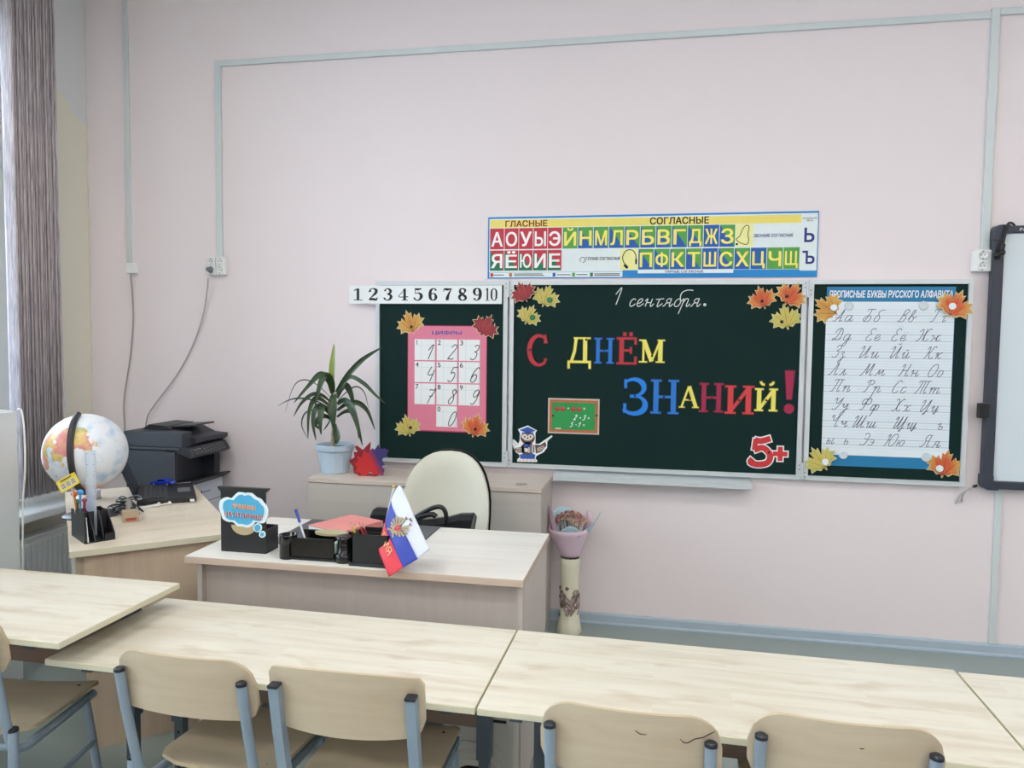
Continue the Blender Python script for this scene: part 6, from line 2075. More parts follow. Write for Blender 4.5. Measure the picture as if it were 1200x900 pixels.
# double-headed eagle: wings, bodies, heads and crowns; red shield (flag hangs tilted clockwise)
ecx, ecy, ea = 466.5, 618.5, math.radians(58)
for s in (-1, 1):
    for k in range(5):
        aa = -0.9 + 0.42 * k
        L_ = 10.5 - 0.7 * abs(k - 1)
        fpoly(mb, rotp(ecx, ecy, ea, [(s * 1.5, 1.0), (s * (L_ * math.cos(aa)), L_ * math.sin(aa) - 1.2), (s * (L_ * math.cos(aa + 0.28)), L_ * math.sin(aa + 0.28) - 1.2)]), 0, 0.003 + 0.0001 * k)
    fpoly(mb, rotp(ecx, ecy, ea, [(s * 1.0, -3), (s * 2.2, -8), (s * 3.6, -10.2), (s * 5.4, -9), (s * 4.2, -7.6), (s * 3.4, -3)]), 0, 0.0036)
    fpoly(mb, rotp(ecx, ecy, ea, [(s * 2.4, -10.6), (s * 2.2, -13), (s * 3.6, -12), (s * 5.0, -13), (s * 4.8, -10.6)]), 2, 0.0036)
    fpoly(mb, rotp(ecx, ecy, ea, [(s * 1.2, 5), (s * 5.6, 8.4), (s * 4.4, 10), (s * 0.6, 7)]), 0, 0.0036)
fpoly(mb, rotp(ecx, ecy, ea, [(-1.8, -13.2), (-1.6, -16), (0, -15), (1.6, -16), (1.8, -13.2)]), 2, 0.0036)
fpoly(mb, rotp(ecx, ecy, ea, [(-3.4, -3), (3.4, -3), (3.2, 5), (0, 8.6), (-3.2, 5)]), 0, 0.0038)
fpoly(mb, rotp(ecx, ecy, ea, [(-2.6, -2.2), (2.6, -2.2), (2.4, 2.4), (0, 4.2), (-2.4, 2.4)]), 1, 0.0044)
fpoly(mb, rotp(ecx, ecy, ea, [(-1, -1), (1, -1), (0.8, 1.6), (-0.8, 1.6)]), 3, 0.0048)
part(mb, 'emblem', [flat('emblem_gold', (168, 150, 110)), flat('emblem_red', (190, 40, 56)), flat('emblem_dark_gold', (120, 104, 76)), flat('emblem_silver', (220, 214, 210))], fl)
vs, fs = glyphs('РОССИЯ', 0.0)
ax_, bx2 = min(v[0] for v in vs), max(v[0] for v in vs)
ay_, by2 = min(v[1] for v in vs), max(v[1] for v in vs)
mb = MB()
P = []
for vx, vy in vs:
    u, v = (vx - ax_) / (bx2 - ax_), (vy - ay_) / (by2 - ay_)
    # runs down the red stripe along the fly
    s = 0.03 + 0.66 * u
    tt = 2.56 - 0.40 * v
    q = flag_pt(s, tt)
    P.append(q + (CAM_C - q).normalized() * 0.0045)
mb.add(P, fs, 0)
part(mb, 'flag_lettering', flat('emblem_gold_text', (220, 176, 110)), fl)
# ------------------------------------------------------------------ vase with wrapped bouquet
vx, vy = -0.392, -0.155
vs_ = thing('floor_vase', 'tall cream floor vase with brown relief roses on the floor by the wall', 'vase', (vx, vy, 0))
M_vase = mat('cream_ceramic', (234, 231, 206), 0.35, 0.05, 12)
mb = MB().lathe([(0.0001, 0.0), (0.062, 0.0), (0.066, 0.006), (0.060, 0.04), (0.052, 0.085), (0.047, 0.13), (0.0455, 0.20), (0.047, 0.28), (0.051, 0.36), (0.053, 0.395), (0.050, 0.398), (0.047, 0.39), (0.040, 0.10), (0.0001, 0.10)], 32, 0, None, (vx, vy, 0))
part(mb, 'body', M_vase, vs_)
mb = MB()
rnd = random.Random(3)
for k in range(26):
    a = -PI / 2 + rnd.uniform(-1.6, 1.6)
    z = 0.18 + rnd.gauss(0, 0.033)
    r = 0.047
    n_ = 14
    rad = rnd.uniform(0.007, 0.017)
    pts = []
    for i in range(n_):
        th = rnd.random() * 0.3 + i * 0.5
        rr = rad * (1 - i / (n_ * 1.15))
        aa = a + rr * math.cos(th) / r
        pts.append((vx + (r + 0.003) * math.cos(aa), vy + (r + 0.003) * math.sin(aa), z + rr * math.sin(th)))
    mb.tube(spline(pts, 2), 0.0046, 6, k % 2)
for k in range(14):
    a = -PI / 2 + rnd.uniform(-1.5, 1.5)
    z = rnd.uniform(0.13, 0.22)
    pts = [(vx + 0.0495 * math.cos(a + 0.25 * math.sin(2.2 * i / 3)), vy + 0.0495 * math.sin(a + 0.25 * math.sin(2.2 * i / 3)), z - 0.010 * i + 0.02) for i in range(7)]
    mb.tube(spline(pts, 2), [0.004] * 13, 6, k % 2)
part(mb, 'relief_roses', [mat('brown_grey_relief', (124, 104, 98), 0.5, 0.3, 60), mat('pale_mauve_relief', (176, 158, 150), 0.5, 0.25, 60)], vs_)

bq = thing('bouquet', 'wrapped bouquet of dried pink flowers in pink and blue paper in the vase', 'bouquet', (vx, vy, 0.39))
m_pw = mat('pink_wrapping_paper', (236, 210, 226), 0.5, 0.05, 10)
m_bw = mat('blue_wrapping_paper', (190, 222, 230), 0.5, 0.05, 10)


def cone_sheet(mb, a0, a1, r0, z0, rtop, ztop, mi, cx=vx, cy=vy, wob=0.0):
    n = 20
    vs, fs = [], []
    for i in range(n + 1):
        u = i / n
        a = a0 + (a1 - a0) * u
        rt, zt = rtop(u), ztop(u)
        for j in range(7):
            v = j / 6
            r = r0 + (rt - r0) * v
            vs.append((max(cx + r * math.cos(a), -0.499 + 0.004 * v), cy + r * math.sin(a) * 0.85, z0 + (zt - z0) * v + wob * math.sin(5 * a) * v))
    for i in range(n):
        for j in range(6):
            fs.append((i * 7 + j, (i + 1) * 7 + j, (i + 1) * 7 + j + 1, i * 7 + j + 1))
    mb.add(vs, fs, mi, True)


mb = MB()
cone_sheet(mb, math.radians(140), math.radians(410), 0.040, 0.392, lambda u: 0.128 + 0.012 * math.sin(6 * u), lambda u: 0.552 + 0.075 * (abs(u - 0.48) * 2) ** 2, 0)
cone_sheet(mb, math.radians(178), math.radians(228), 0.075, 0.49, lambda u: 0.132, lambda u: 0.655 + 0.02 * math.sin(9 * u), 0)
o = part(mb, 'pink_wrap', m_pw, bq)
o.modifiers.new('thick', 'SOLIDIFY').thickness = 0.001
mb = MB()
cone_sheet(mb, math.radians(250), math.radians(300), 0.085, 0.52, lambda u: 0.113 - 0.004 * math.sin(PI * u), lambda u: 0.556 + 0.024 * math.sin(PI * u), 0)
cone_sheet(mb, math.radians(310), math.radians(372), 0.08, 0.50, lambda u: 0.120 + 0.040 * u, lambda u: 0.56 + 0.085 * u, 0)
cone_sheet(mb, math.radians(95), math.radians(165), 0.07, 0.48, lambda u: 0.100, lambda u: 0.635 + 0.01 * math.sin(4 * u), 0)
o = part(mb, 'blue_wrap', m_bw, bq)
o.modifiers.new('thick', 'SOLIDIFY').thickness = 0.001
mb = MB()
for k in range(420):
    a = rnd.random() * 2 * PI
    rr = 0.085 * math.sqrt(rnd.random())
    z = 0.585 + 0.045 * (1 - (rr / 0.085) ** 2) + rnd.uniform(-0.014, 0.010)
    mb.ball((vx + rr * math.cos(a) * 1.02, vy + rr * math.sin(a) * 0.85, z), rnd.uniform(0.003, 0.0062), rnd.choice([0, 0, 0, 1, 2]), 6, 4)
o = part(mb, 'dried_flowers', [mat('dusty_pink_petal', (196, 134, 140), 0.8, 0.25, 60), mat('straw_petal', (206, 184, 150), 0.8, 0.25, 60), mat('dull_green_sprig', (130, 126, 92), 0.8, 0.25, 60)], bq)
mb = MB()
for k in range(14):
    a = rnd.random() * 2 * PI
    mb.tube([(vx + 0.01 * math.cos(a), vy + 0.01 * math.sin(a), 0.15), (vx + 0.02 * math.cos(a), vy + 0.02 * math.sin(a), 0.40), (vx + 0.07 * math.cos(a), vy + 0.06 * math.sin(a), 0.595)], 0.0015, 5)
part(mb, 'stems', mat('dry_stem', (110, 104, 70), 0.8, 0.2, 40), bq)
mb = MB()
for k in range(9):
    a = math.radians(222 + 12 * k)
    p0 = Vector((vx + 0.058 * math.cos(a), vy + 0.054 * math.sin(a), 0.405))
    mb.tube([tuple(p0 + Vector((-0.006, 0, 0.004 * (-1) ** k))), tuple(p0), tuple(p0 + Vector((0.008, 0, 0.003)))], 0.0022, 5)
part(mb, 'twine', mat('dark_twine', (64, 56, 50), 0.8, 0.2, 40), bq)
mb = MB()
for (a0, z0_, s_) in ((285, 0.505, 0.0022), (215, 0.50, 0.0018)):
    x = 0
    for i, st in enumerate(('0,0 1.5,3 3,6 2.4,3 2.6,0;1.2,2.4 3,2.6', '0,1 1,2.6 1.4,.4 2.4,2.4 2.8,.6 4,1.6', '0,.6 1.6,2.2 2.6,.6 4.2,2')):
        for s in parse(st):
            pts = []
            for q, w in spline(s, 3):
                zz = z0_ + w * s_ + 0.0016 * (x + q) * 1.2
                rr = 0.043 + (zz - 0.392) * 0.47
                aa = math.radians(a0) + (x + q) * s_ / 0.09
                pts.append((vx + rr * math.cos(aa), vy + rr * 0.85 * math.sin(aa) - 0.002, zz))
            mb.tube(pts, 0.0009, 4)
        x += 4.4
part(mb, 'paper_script', flat('script_grey', (92, 78, 92)), bq)

# ------------------------------------------------------------------ corner desk
QA = math.radians(42)
E1 = Vector((math.cos(QA), math.sin(QA), 0))
E2 = Vector((-math.sin(QA), math.cos(QA), 0))
Q0 = Vector((-2.0, -1.715, 0))
MQ = Matrix(((E1.x, E2.x, 0, Q0.x), (E1.y, E2.y, 0, Q0.y), (0, 0, 1, 0), (0, 0, 0, 1)))


def dq(u, v, z=0.75):
    return MQ @ Vector((u, v, z))


cd = thing('corner_desk', 'pale wood desk set diagonally in the corner under the globe', 'desk', tuple(Q0), rotz=QA)
mb = MB().slab([(0, 0), (0.553, 0), (0.573, 0.022), (0.573, 1.2), (0, 1.2)], 0.728, 0.7496, 1).slab([(0.001, 0.001), (0.5527, 0.001), (0.572, 0.0224), (0.572, 1.199), (0.001, 1.199)], 0.7496, 0.75, 0)
part(mb, 'desktop', [M_cornerwood, M_edge], cd, wo=False)
part(MB().box(0.045, 0.545, 0.025, 0.043, 0, 0.728), 'end_panel', M_panelwood, cd, wo=False)
part(MB().box(0.045, 0.545, 1.15, 1.168, 0, 0.728), 'end_panel', M_panelwood, cd, wo=False)
part(MB().box(0.02, 0.0445, 0.04, 1.16, 0.30, 0.728), 'back_panel', M_panelwood_in, cd, wo=False)

# printer on a low stand --------------------------------------------------
PX0_, PX1_, PY0_, PY1_ = -2.78, -2.435, -0.42, -0.045
st = thing('printer_stand', 'low grey stand carrying the office printer behind the corner desk', 'stand', ((PX0_ + PX1_) / 2, (PY0_ + PY1_) / 2, 0))
part(MB().rbox(PX0_ + 0.01, PX1_ - 0.01, PY0_ + 0.01, PY1_, 0.0, 0.47, 0.004), 'body', M_cab, st)
part(MB().rbox(PX0_, PX1_, PY0_, PY1_, 0.47, 0.49, 0.003), 'stand_top', M_black, st)
pr = thing('printer', 'large dark grey office printer with white front and scanner lid', 'printer', ((PX0_ + PX1_) / 2, (PY0_ + PY1_) / 2, 0.49))
M_prd = mat('charcoal_printer_plastic', (56, 60, 68), 0.5, 0.05, 40)
M_prk = mat('black_printer_plastic', (36, 38, 43), 0.45, 0.05, 40)
M_prw = mat('pale_blue_white_plastic', (206, 214, 226), 0.4, 0.03, 20)
x0, x1, y0, y1 = PX0_, PX1_, PY0_, PY1_
part(MB().rbox(x0, x1 - 0.10, y0, y1, 0.49, 0.905, 0.006), 'body', M_prd, pr)
part(MB().box(x1 - 0.10, x1 - 0.02, y1 - 0.055, y1, 0.72, 0.90), 'side_column', M_prd, pr)
part(MB().box(x1 - 0.102, x1 - 0.05, y0, y0 + 0.03, 0.74, 0.90), 'side_column', M_prd, pr)
mb = MB().rbox(x1 - 0.10, x1, y0 + 0.002, y1 - 0.002, 0.49, 0.715, 0.008)
mb.box(x1 - 0.0005, x1 + 0.0008, y0 + 0.01, y1 - 0.01, 0.595, 0.598, 1)
part(mb, 'paper_cassette', [M_prw, M_prk], pr)
mb = MB()
mb.box(x1 + 0.0002, x1 + 0.001, y0 + 0.155, y0 + 0.168, 0.640, 0.664, 0)
for k in range(7):
    mb.box(x1 + 0.0002, x1 + 0.001, y0 + 0.180 + 0.0095 * k, y0 + 0.187 + 0.0095 * k, 0.648, 0.657, 1)
part(mb, 'front_mark', [M_prk, flat('grey_print', (140, 146, 156))], pr)
mb = MB()
mb.prism([(x1 - 0.11, 0.722), (x1 + 0.05, 0.745), (x1 + 0.055, 0.738), (x1 + 0.01, 0.712), (x1 - 0.11, 0.712)], y0 - 0.012, y1 - 0.01)
part(mb, 'output_tray', M_prk, pr)
mb = MB().rbox(x0 - 0.005, x1 - 0.012, y0 - 0.008, y1 + 0.004, 0.908, 0.925, 0.004)
mb.rbox(x0 - 0.006, x1 + 0.002, y0 - 0.008, y0 + 0.075, 0.926, 1.005, 0.005)
mb.prism([(x0 - 0.006, 0.926), (x1, 0.926), (x1 + 0.03, 0.945), (x1 + 0.03, 0.966), (x1 - 0.05, 0.972), (x1 - 0.12, 1.004), (x0 - 0.006, 1.004)], y0 + 0.075, y1 + 0.004)
mb.box(x0 - 0.0065, x1 + 0.0025, y0 - 0.0086, y0 - 0.0078, 0.948, 0.950)
part(mb, 'scanner_lid', M_prd, pr)
mb = MB()
mb.prism([(x0 + 0.03, 1.006), (x1 - 0.14, 1.006), (x1 - 0.17, 1.026), (x0 + 0.07, 1.032)], y0 + 0.10, y1 - 0.03)
mb.prism([(x1 - 0.20, 1.010), (x1 - 0.02, 1.026), (x1 - 0.02, 1.034), (x1 - 0.20, 1.020)], y0 + 0.13, y1 - 0.05)
part(mb, 'document_feeder', M_prk, pr)
mb = MB().prism([(x1 - 0.05, 0.902), (x1 + 0.05, 0.868), (x1 + 0.06, 0.878), (x1 + 0.03, 0.925), (x1 - 0.02, 0.935)], y0 - 0.004, y1 - 0.02)
cpn = part(mb, 'control_panel', M_prk, pr)
mb = MB()
nrm = Vector((0.047, 0, 0.03)).normalized()
for i in range(4):
    for j in range(11):
        p0 = Vector((x1 + 0.054 - 0.006 * i, 0, 0.888 + 0.0094 * i))
        yy = y0 + 0.04 + 0.026 * j
        q = p0 + nrm * 0.001
        if j < 3 and i > 1:
            continue
        mb.box(q.x - 0.002, q.x + 0.002, yy, yy + 0.014, q.z - 0.002, q.z + 0.002)
mb.box(x1 + 0.036, x1 + 0.042, y0 + 0.03, y0 + 0.10, 0.908, 0.914)
part(mb, 'buttons', mat('grey_buttons', (120, 126, 132), 0.4, 0.1, 30), cpn)

# globe --------------------------------------------------------------------
GB = Vector((-2.335, -1.205, 0.75))
GC = Vector((-2.326, -1.242, 1.026))
GR = 0.161
gl_ = thing('globe', 'large desk globe on a dark round foot on the corner desk', 'globe', tuple(GB))
m, nt, N, L, b = nodes_of('printed_world_map')
t = N.new('ShaderNodeTexCoord')
nz = N.new('ShaderNodeTexNoise')
nz.inputs['Scale'].default_value = 5.2
nz.inputs['Detail'].default_value = 9
nz.inputs['Roughness'].default_value = 0.55
L.new(t.outputs['Object'], nz.inputs['Vector'])
sp = N.new('ShaderNodeSeparateXYZ')
L.new(t.outputs['Object'], sp.inputs[0])
n2 = N.new('ShaderNodeTexNoise')
n2.inputs['Scale'].default_value = 16
n2.inputs['Detail'].default_value = 6
L.new(t.outputs['Object'], n2.inputs['Vector'])
land = N.new('ShaderNodeValToRGB')
e = land.color_ramp.elements
e[0].position, e[0].color = 0.34, lin(176, 172, 100)
e[1].position, e[1].color = 0.72, lin(232, 206, 160)
q = e.new(0.46)
q.color = lin(224, 196, 120)
q = e.new(0.56)
q.color = lin(214, 138, 140)
q = e.new(0.64)
q.color = lin(222, 160, 140)
L.new(n2.outputs[0], land.inputs[0])
sea = N.new('ShaderNodeValToRGB')
e = sea.color_ramp.elements
e[0].position, e[0].color = 0.32, lin(176, 206, 232)
e[1].position, e[1].color = 0.50, lin(232, 238, 244)
L.new(n2.outputs[0], sea.inputs[0])
# bias: land on the left and upper hemisphere facing the room
mv = N.new('ShaderNodeVectorMath')
mv.operation = 'DOT_PRODUCT'
mv.inputs[1].default_value = (-0.95, -0.35, 0.35)
L.new(t.outputs['Object'], mv.inputs[0])
ad = N.new('ShaderNodeMath')
ad.operation = 'ADD'
L.new(nz.outputs[0], ad.inputs[0])
L.new(mv.outputs['Value'], ad.inputs[1])
th = N.new('ShaderNodeMapRange')
th.inputs['From Min'].default_value = 0.555
th.inputs['From Max'].default_value = 0.565
L.new(ad.outputs[0], th.inputs['Value'])
mx = N.new('ShaderNodeMix')
mx.data_type = 'RGBA'
L.new(th.outputs[0], mx.inputs['Factor'])
L.new(sea.outputs[0], mx.inputs['A'])
L.new(land.outputs[0], mx.inputs['B'])
so = N.new('ShaderNodeMath')
so.operation = 'MULTIPLY_ADD'
so.inputs[1].default_value = 0.12
L.new(nz.outputs[0], so.inputs[0])
L.new(sp.outputs['Z'], so.inputs[2])
sm_ = N.new('ShaderNodeMapRange')
sm_.inputs['From Min'].default_value = -0.055
sm_.inputs['From Max'].default_value = -0.085
L.new(so.outputs[0], sm_.inputs['Value'])
mp_ = N.new('ShaderNodeMix')
mp_.data_type = 'RGBA'
mp_.inputs['B'].default_value = lin(236, 176, 156)
L.new(sm_.outputs[0], mp_.inputs['Factor'])
L.new(mx.outputs['Result'], mp_.inputs['A'])
L.new(mp_.outputs['Result'], b.inputs['Base Color'])
b.inputs['Roughness'].default_value = 0.3
gball = MB().ball((0, 0, 0), GR, 0, 48, 32).build('ball', m, gl_, origin=(0, 0, 0))
gball.location = GC - GB
M_gdark = mat('dark_brown_plastic', (46, 42, 46), 0.35, 0.08, 20)
part(MB().lathe([(0.0001, 0.022), (0.03, 0.022), (0.06, 0.016), (0.105, 0.006), (0.112, 0.0), (0.0001, 0.0)], 36, 0, None, tuple(GB)), 'foot', mat('slate_grey_foot', (84, 82, 92), 0.35, 0.05, 20), gl_)
# meridian arm: half ring in a plane facing the room, tilted axis
mb = MB()
ra = GR + 0.012
side = Vector((0.25, -0.968, 0)).normalized()        # towards the room
ax2 = Vector((0.06, 0.02, 0.99)).normalized()
hor = (side - ax2 * side.dot(ax2)).normalized()
axis_t = (ax2 * math.cos(math.radians(8)) - Vector((-0.968, -0.25, 0)) * math.sin(math.radians(8)))
pts = []
for k in range(37):
    a = math.radians(74 - 164 * k / 36)
    sidev = (CAM_C - GC)
    sidev.z = 0
    sidev.normalize()
    lat = Vector((sidev.y, -sidev.x, 0))
    axis = (Vector((0, 0, 1)) + lat * 0.06).normalized()
    hh = (sidev + lat * 0.33).normalized()
    hh = (hh - axis * hh.dot(axis)).normalized()
    pts.append(GC + axis * ra * math.sin(a) + hh * ra * math.cos(a))
lat = Vector(((CAM_C - GC).y, -(CAM_C - GC).x, 0)).normalized()
vs, fs = [], []
for k, p_ in enumerate(pts):
    rad = (p_ - GC).normalized()
    for a_, c_ in ((-0.011, -0.005), (0.011, -0.005), (0.011, 0.004), (0.004, 0.007), (-0.004, 0.007), (-0.011, 0.004)):
        vs.append(p_ + lat * a_ + rad * c_)
for k in range(len(pts) - 1):
    for j in range(6):
        fs.append((k * 6 + j, k * 6 + (j + 1) % 6, (k + 1) * 6 + (j + 1) % 6, (k + 1) * 6 + j))
fs += [tuple(range(6)), tuple(range(len(vs) - 1, len(vs) - 7, -1))]
mb.add(vs, fs, 0, False)
mb.tube([tuple(pts[-1]), tuple(GB + Vector((-0.01, 0, 0.05))), tuple(GB + Vector((0, 0, 0.012)))], [0.012, 0.014, 0.02], 12)
mb.ball(tuple(pts[0]), 0.011, 0, 10, 6)
part(mb, 'meridian_arm', M_gdark, gl_)

# white round tin behind the globe, cables
mb = MB().lathe([(0.0001, 0.0), (0.052, 0.0), (0.054, 0.004), (0.054, 0.038), (0.051, 0.042), (0.0001, 0.042)], 28, 0, None, tuple(dq(0.09, 0.97)))
o = mb.build('round_tin', M_white, None, origin=tuple(dq(0.09, 0.97)))
tag(o, 'white round tin at the window end of the corner desk behind the globe', 'tin')
M_cbl = mat('black_cable_rubber', (24, 24, 26), 0.45, 0.05, 30)
rnd = random.Random(11)
mb = MB()
for k in range(7):
    u0, v0 = rnd.uniform(0.20, 0.24), rnd.uniform(0.52, 0.58)
    pts = []
    for i in range(9):
        a = i * 1.1 + k
        p_ = dq(u0 + 0.035 * math.cos(a) + 0.006 * i - 0.02, v0 + 0.07 * math.sin(a * 0.8) + 0.02 * (i - 4) * 0.5, 0.7545 + 0.010 * k % 0.05 + 0.012 * (1 + math.sin(a * 1.7)))
        pts.append(tuple(p_))
    mb.tube(spline(pts, 4), 0.0035, 6)
o = mb.build('cable', M_cbl, None, origin=tuple(dq(0.19, 0.52, 0.75)))
tag(o, 'tangled pile of black cables between the globe and the laptop', 'cable')

# laptop -------------------------------------------------------------------
lp = thing('laptop', 'open black laptop seen from the side between globe and printer', 'laptop', tuple(dq(0.417, 0.875)), rotz=QA - math.radians(6))
M_lap = mat('black_laptop_plastic', (28, 29, 32), 0.45, 0.06, 40)
M_laps = mat('navy_black_lid', (26, 28, 42), 0.3, 0.05, 30)
U0, U1, V0, V1 = -0.125, 0.125, -0.195, 0.195
part(MB().rbox(U0, U1, V0, V1, 0.001, 0.024, 0.004), 'base', M_lap, lp, wo=False)
mb = MB()
for i in range(5):
    for j in range(13):
        mb.rbox(U0 + 0.028 + 0.021 * i, U0 + 0.045 + 0.021 * i, V0 + 0.03 + 0.0255 * j, V0 + 0.052 + 0.0255 * j, 0.0242, 0.0275, 0.0008)
part(mb, 'keyboard', mat('black_keys', (58, 60, 64), 0.5, 0.08, 40), lp, wo=False)
part(MB().box(U1 - 0.075, U1 - 0.02, -0.05, 0.06, 0.0241, 0.0246), 'touchpad', mat('grey_touchpad', (120, 123, 128), 0.35, 0.05, 30), lp, wo=False)
part(MB().box(U0 + 0.004, U0 + 0.024, V0 + 0.03, V0 + 0.055, 0.0241, 0.0245), 'white_sticker', M_paper, lp, wo=False)
lid = MB()
ML = Matrix.Translation((U0 + 0.002, 0.005, 0.024)) @ Matrix.Rotation(math.radians(-22), 4, 'Y')
lid.rbox(-0.007, 0.0, V0, V1, 0.0, 0.205, 0.003, 0, ML)
lidp = part(lid, 'screen_lid', M_laps, lp, wo=False)
MB().box(0.0002, 0.0008, V0 + 0.012, V1 - 0.012, 0.014, 0.193, 0, ML).build('screen', mat('dark_screen', (16, 18, 24), 0.1, 0.05, 10), lidp, origin=(0, 0, 0))
car = thing('toy_car', 'small glossy blue toy car on the far edge of the laptop', 'toy car', tuple(dq(0.42, 1.035, 0.775)), rotz=math.radians(8))
M_car = mat('glossy_blue_paint', (28, 60, 190), 0.15, 0.05, 10, coat=0.6)
prof = [(-0.055, 0.007), (-0.056, 0.016), (-0.040, 0.021), (-0.026, 0.023), (-0.012, 0.032), (0.012, 0.032), (0.028, 0.024), (0.05, 0.020), (0.056, 0.012), (0.054, 0.007)]
mb = MB().prism(prof, -0.022, 0.022)
part(mb, 'body', M_car, car, wo=False)
part(MB().prism([(-0.021, 0.0235), (-0.011, 0.0305), (0.011, 0.0305), (0.023, 0.0242)], -0.0224, 0.0224), 'windows', M_blackgloss, car, wo=False)
for sx_ in (-0.034, 0.034):
    for sy_ in (-0.022, 0.022):
        part(MB().cyl((0, 0, -0.003), 0.008, 0.006, 14, 0, Matrix.Translation((sx_, sy_, 0.008)) @ Matrix.Rotation(PI / 2, 4, 'X')).cyl((0, 0, -0.0034), 0.004, 0.0068, 10, 1, Matrix.Translation((sx_, sy_, 0.008)) @ Matrix.Rotation(PI / 2, 4, 'X')), 'wheel', [M_black, M_alu], car, wo=False)
mb = MB()
for (uu, off) in ((0.36, 0.0), (0.405, 0.004)):
    p0, p1, p2_ = dq(uu, 0.645, 0.762), dq(uu - 0.08, 0.625, 0.756), dq(0.16, 0.60 + off, 0.754)
    mb.tube(spline([tuple(p0), tuple(p1), tuple(dq(uu - 0.17, 0.59, 0.754)), tuple(p2_)], 5), 0.003, 8)
    mb.rbox(-0.005, 0.005, -0.006, 0.020, -0.004, 0.004, 0.0012, 0, Matrix.Translation(p0) @ Matrix.Rotation(QA, 4, 'Z'))
mb.rbox(-0.009, 0.009, -0.004, 0.018, -0.005, 0.005, 0.002, 0, Matrix.Translation(dq(0.50, 0.645, 0.762)) @ Matrix.Rotation(QA, 4, 'Z'))
o = mb.build('usb_cable', M_white, None, origin=tuple(dq(0.36, 0.645, 0.762)))
tag(o, 'white cables plugged into the near edge of the laptop', 'cable')

# small box with stand beside the globe foot
bxn = thing('small_box', 'tiny beige carton with a red mark beside the globe foot', 'box', tuple(dq(0.225, 0.40)), rotz=QA)
part(MB().rbox(-0.03, 0.03, -0.028, 0.028, 0, 0.045, 0.001), 'carton', mat('beige_carton', (184, 166, 140), 0.6, 0.06, 20), bxn, wo=False)
part(MB().box(0.0301, 0.0305, -0.02, 0.02, 0.008, 0.036).box(-0.02, 0.02, -0.0285, -0.0281, 0.008, 0.02), 'red_mark', flat('carton_red', (176, 80, 66)), bxn, wo=False)
jar = MB().lathe([(0.0001, 0), (0.011, 0), (0.012, 0.004), (0.012, 0.062), (0.008, 0.070), (0.008, 0.080), (0.0001, 0.080)], 16, 0, None, tuple(dq(0.225, 0.475)))
o = jar.build('glue_bottle', mat('grey_bottle', (150, 146, 140), 0.4, 0.05, 20), None, origin=tuple(dq(0.225, 0.475)))
tag(o, 'slim grey bottle standing behind the tiny beige carton', 'bottle')

# black letter rack with ruler, pens, price card ------------------------------
RA = QA + math.radians(13)
RQ = dq(0.052, 0.090)
MR = Matrix.Translation(RQ) @ Matrix.Rotation(RA, 4, 'Z')
rk = thing('letter_rack', 'black letter rack crammed with papers at the near corner of the corner desk', 'organizer', tuple(RQ), rotz=RA)


def plate(u, pts, name='divider', th=0.004):
    part(MB().prism(pts, -th / 2, th / 2, 0, Matrix.Translation((u, 0, 0)) @ Matrix.Rotation(math.radians(90), 4, 'Z')), name, M_orgb, rk, wo=False)


part(MB().box(-0.002, 0.102, 0.0, 0.17, 0.0, 0.004), 'base', M_orgb, rk, wo=False)
plate(0.0, [(0.0, 0.004), (0.17, 0.004), (0.17, 0.105), (0.0, 0.118)])
plate(0.034, [(0.0, 0.004), (0.17, 0.004), (0.17, 0.10), (0.08, 0.10), (0.02, 0.04)])
plate(0.066, [(0.01, 0.004), (0.17, 0.004), (0.17, 0.10), (0.07, 0.10), (0.03, 0.05)])
plate(0.100, [(0.0, 0.004), (0.17, 0.004), (0.17, 0.098), (0.09, 0.098), (0.04, 0.062), (0.0, 0.026)])
part(MB().box(-0.002, 0.102, 0.085, 0.089, 0.004, 0.100), 'cup_front', M_orgb, rk, wo=False)
part(MB().box(-0.002, 0.102, 0.166, 0.170, 0.004, 0.100), 'rear_plate', M_orgb, rk, wo=False)
part(MB().box(0.068, 0.100, 0.0, 0.004, 0.004, 0.028), 'front_lip', M_orgb, rk, wo=False)
o = MB().prism([(-0.004, 0.0045), (0.080, 0.0045), (0.078, 0.088), (0.02, 0.092)], -0.0015, 0.0015, 0, Matrix.Rotation(math.radians(90), 4, 'Z')).build('paper_pack', M_paper, None, origin=(0, 0, 0))
o.location = MR @ Vector((0.010, 0, 0.0))
o.rotation_euler = (0, 0, RA)
tag(o, 'white folded papers tucked in the black letter rack', 'paper')
# ruler
m, nt, N, L, b = nodes_of('clear_blue_acrylic')
b.inputs['Base Color'].default_value = (0.72, 0.82, 0.94, 1)
b.inputs['Roughness'].default_value = 0.08
b.inputs['Alpha'].default_value = 0.45
nzr = N.new('ShaderNodeTexNoise')
nzr.inputs['Scale'].default_value = 40
bmp = N.new('ShaderNodeBump')
bmp.inputs['Strength'].default_value = 0.03
L.new(nzr.outputs[0], bmp.inputs['Height'])
L.new(bmp.outputs[0], b.inputs['Normal'])
M_acr = m
yr = (MR @ Vector((0.03, 0.12, 0))).y
rl = thing('ruler', 'clear bluish plastic ruler standing upright in front of the globe', 'ruler', tuple(MR @ Vector((0.03, 0.12, 0.006))))
a_, c_ = bp(99.5, 528, yr), bp(111.5, 600, yr)
part(MB().box(a_.x, bp(111.5, 528, yr).x, yr, yr + 0.002, 0.757, a_.z), 'strip', M_acr, rl)
mb = MB()
zt, zb_ = a_.z - 0.012, bp(105, 585, yr).z
xr0, xr1 = a_.x, bp(111.5, 528, yr).x
for k in range(22):
    z = zt - (zt - zb_) * k / 21
    w = 0.010 if k % 5 == 0 else 0.005
    mb.box(xr0 + 0.002, xr0 + 0.002 + w, yr - 0.0006, yr, z - 0.0008, z + 0.0008)
    mb.box(xr1 - 0.002 - w, xr1 - 0.002, yr - 0.0006, yr, z - 0.0008, z + 0.0008)
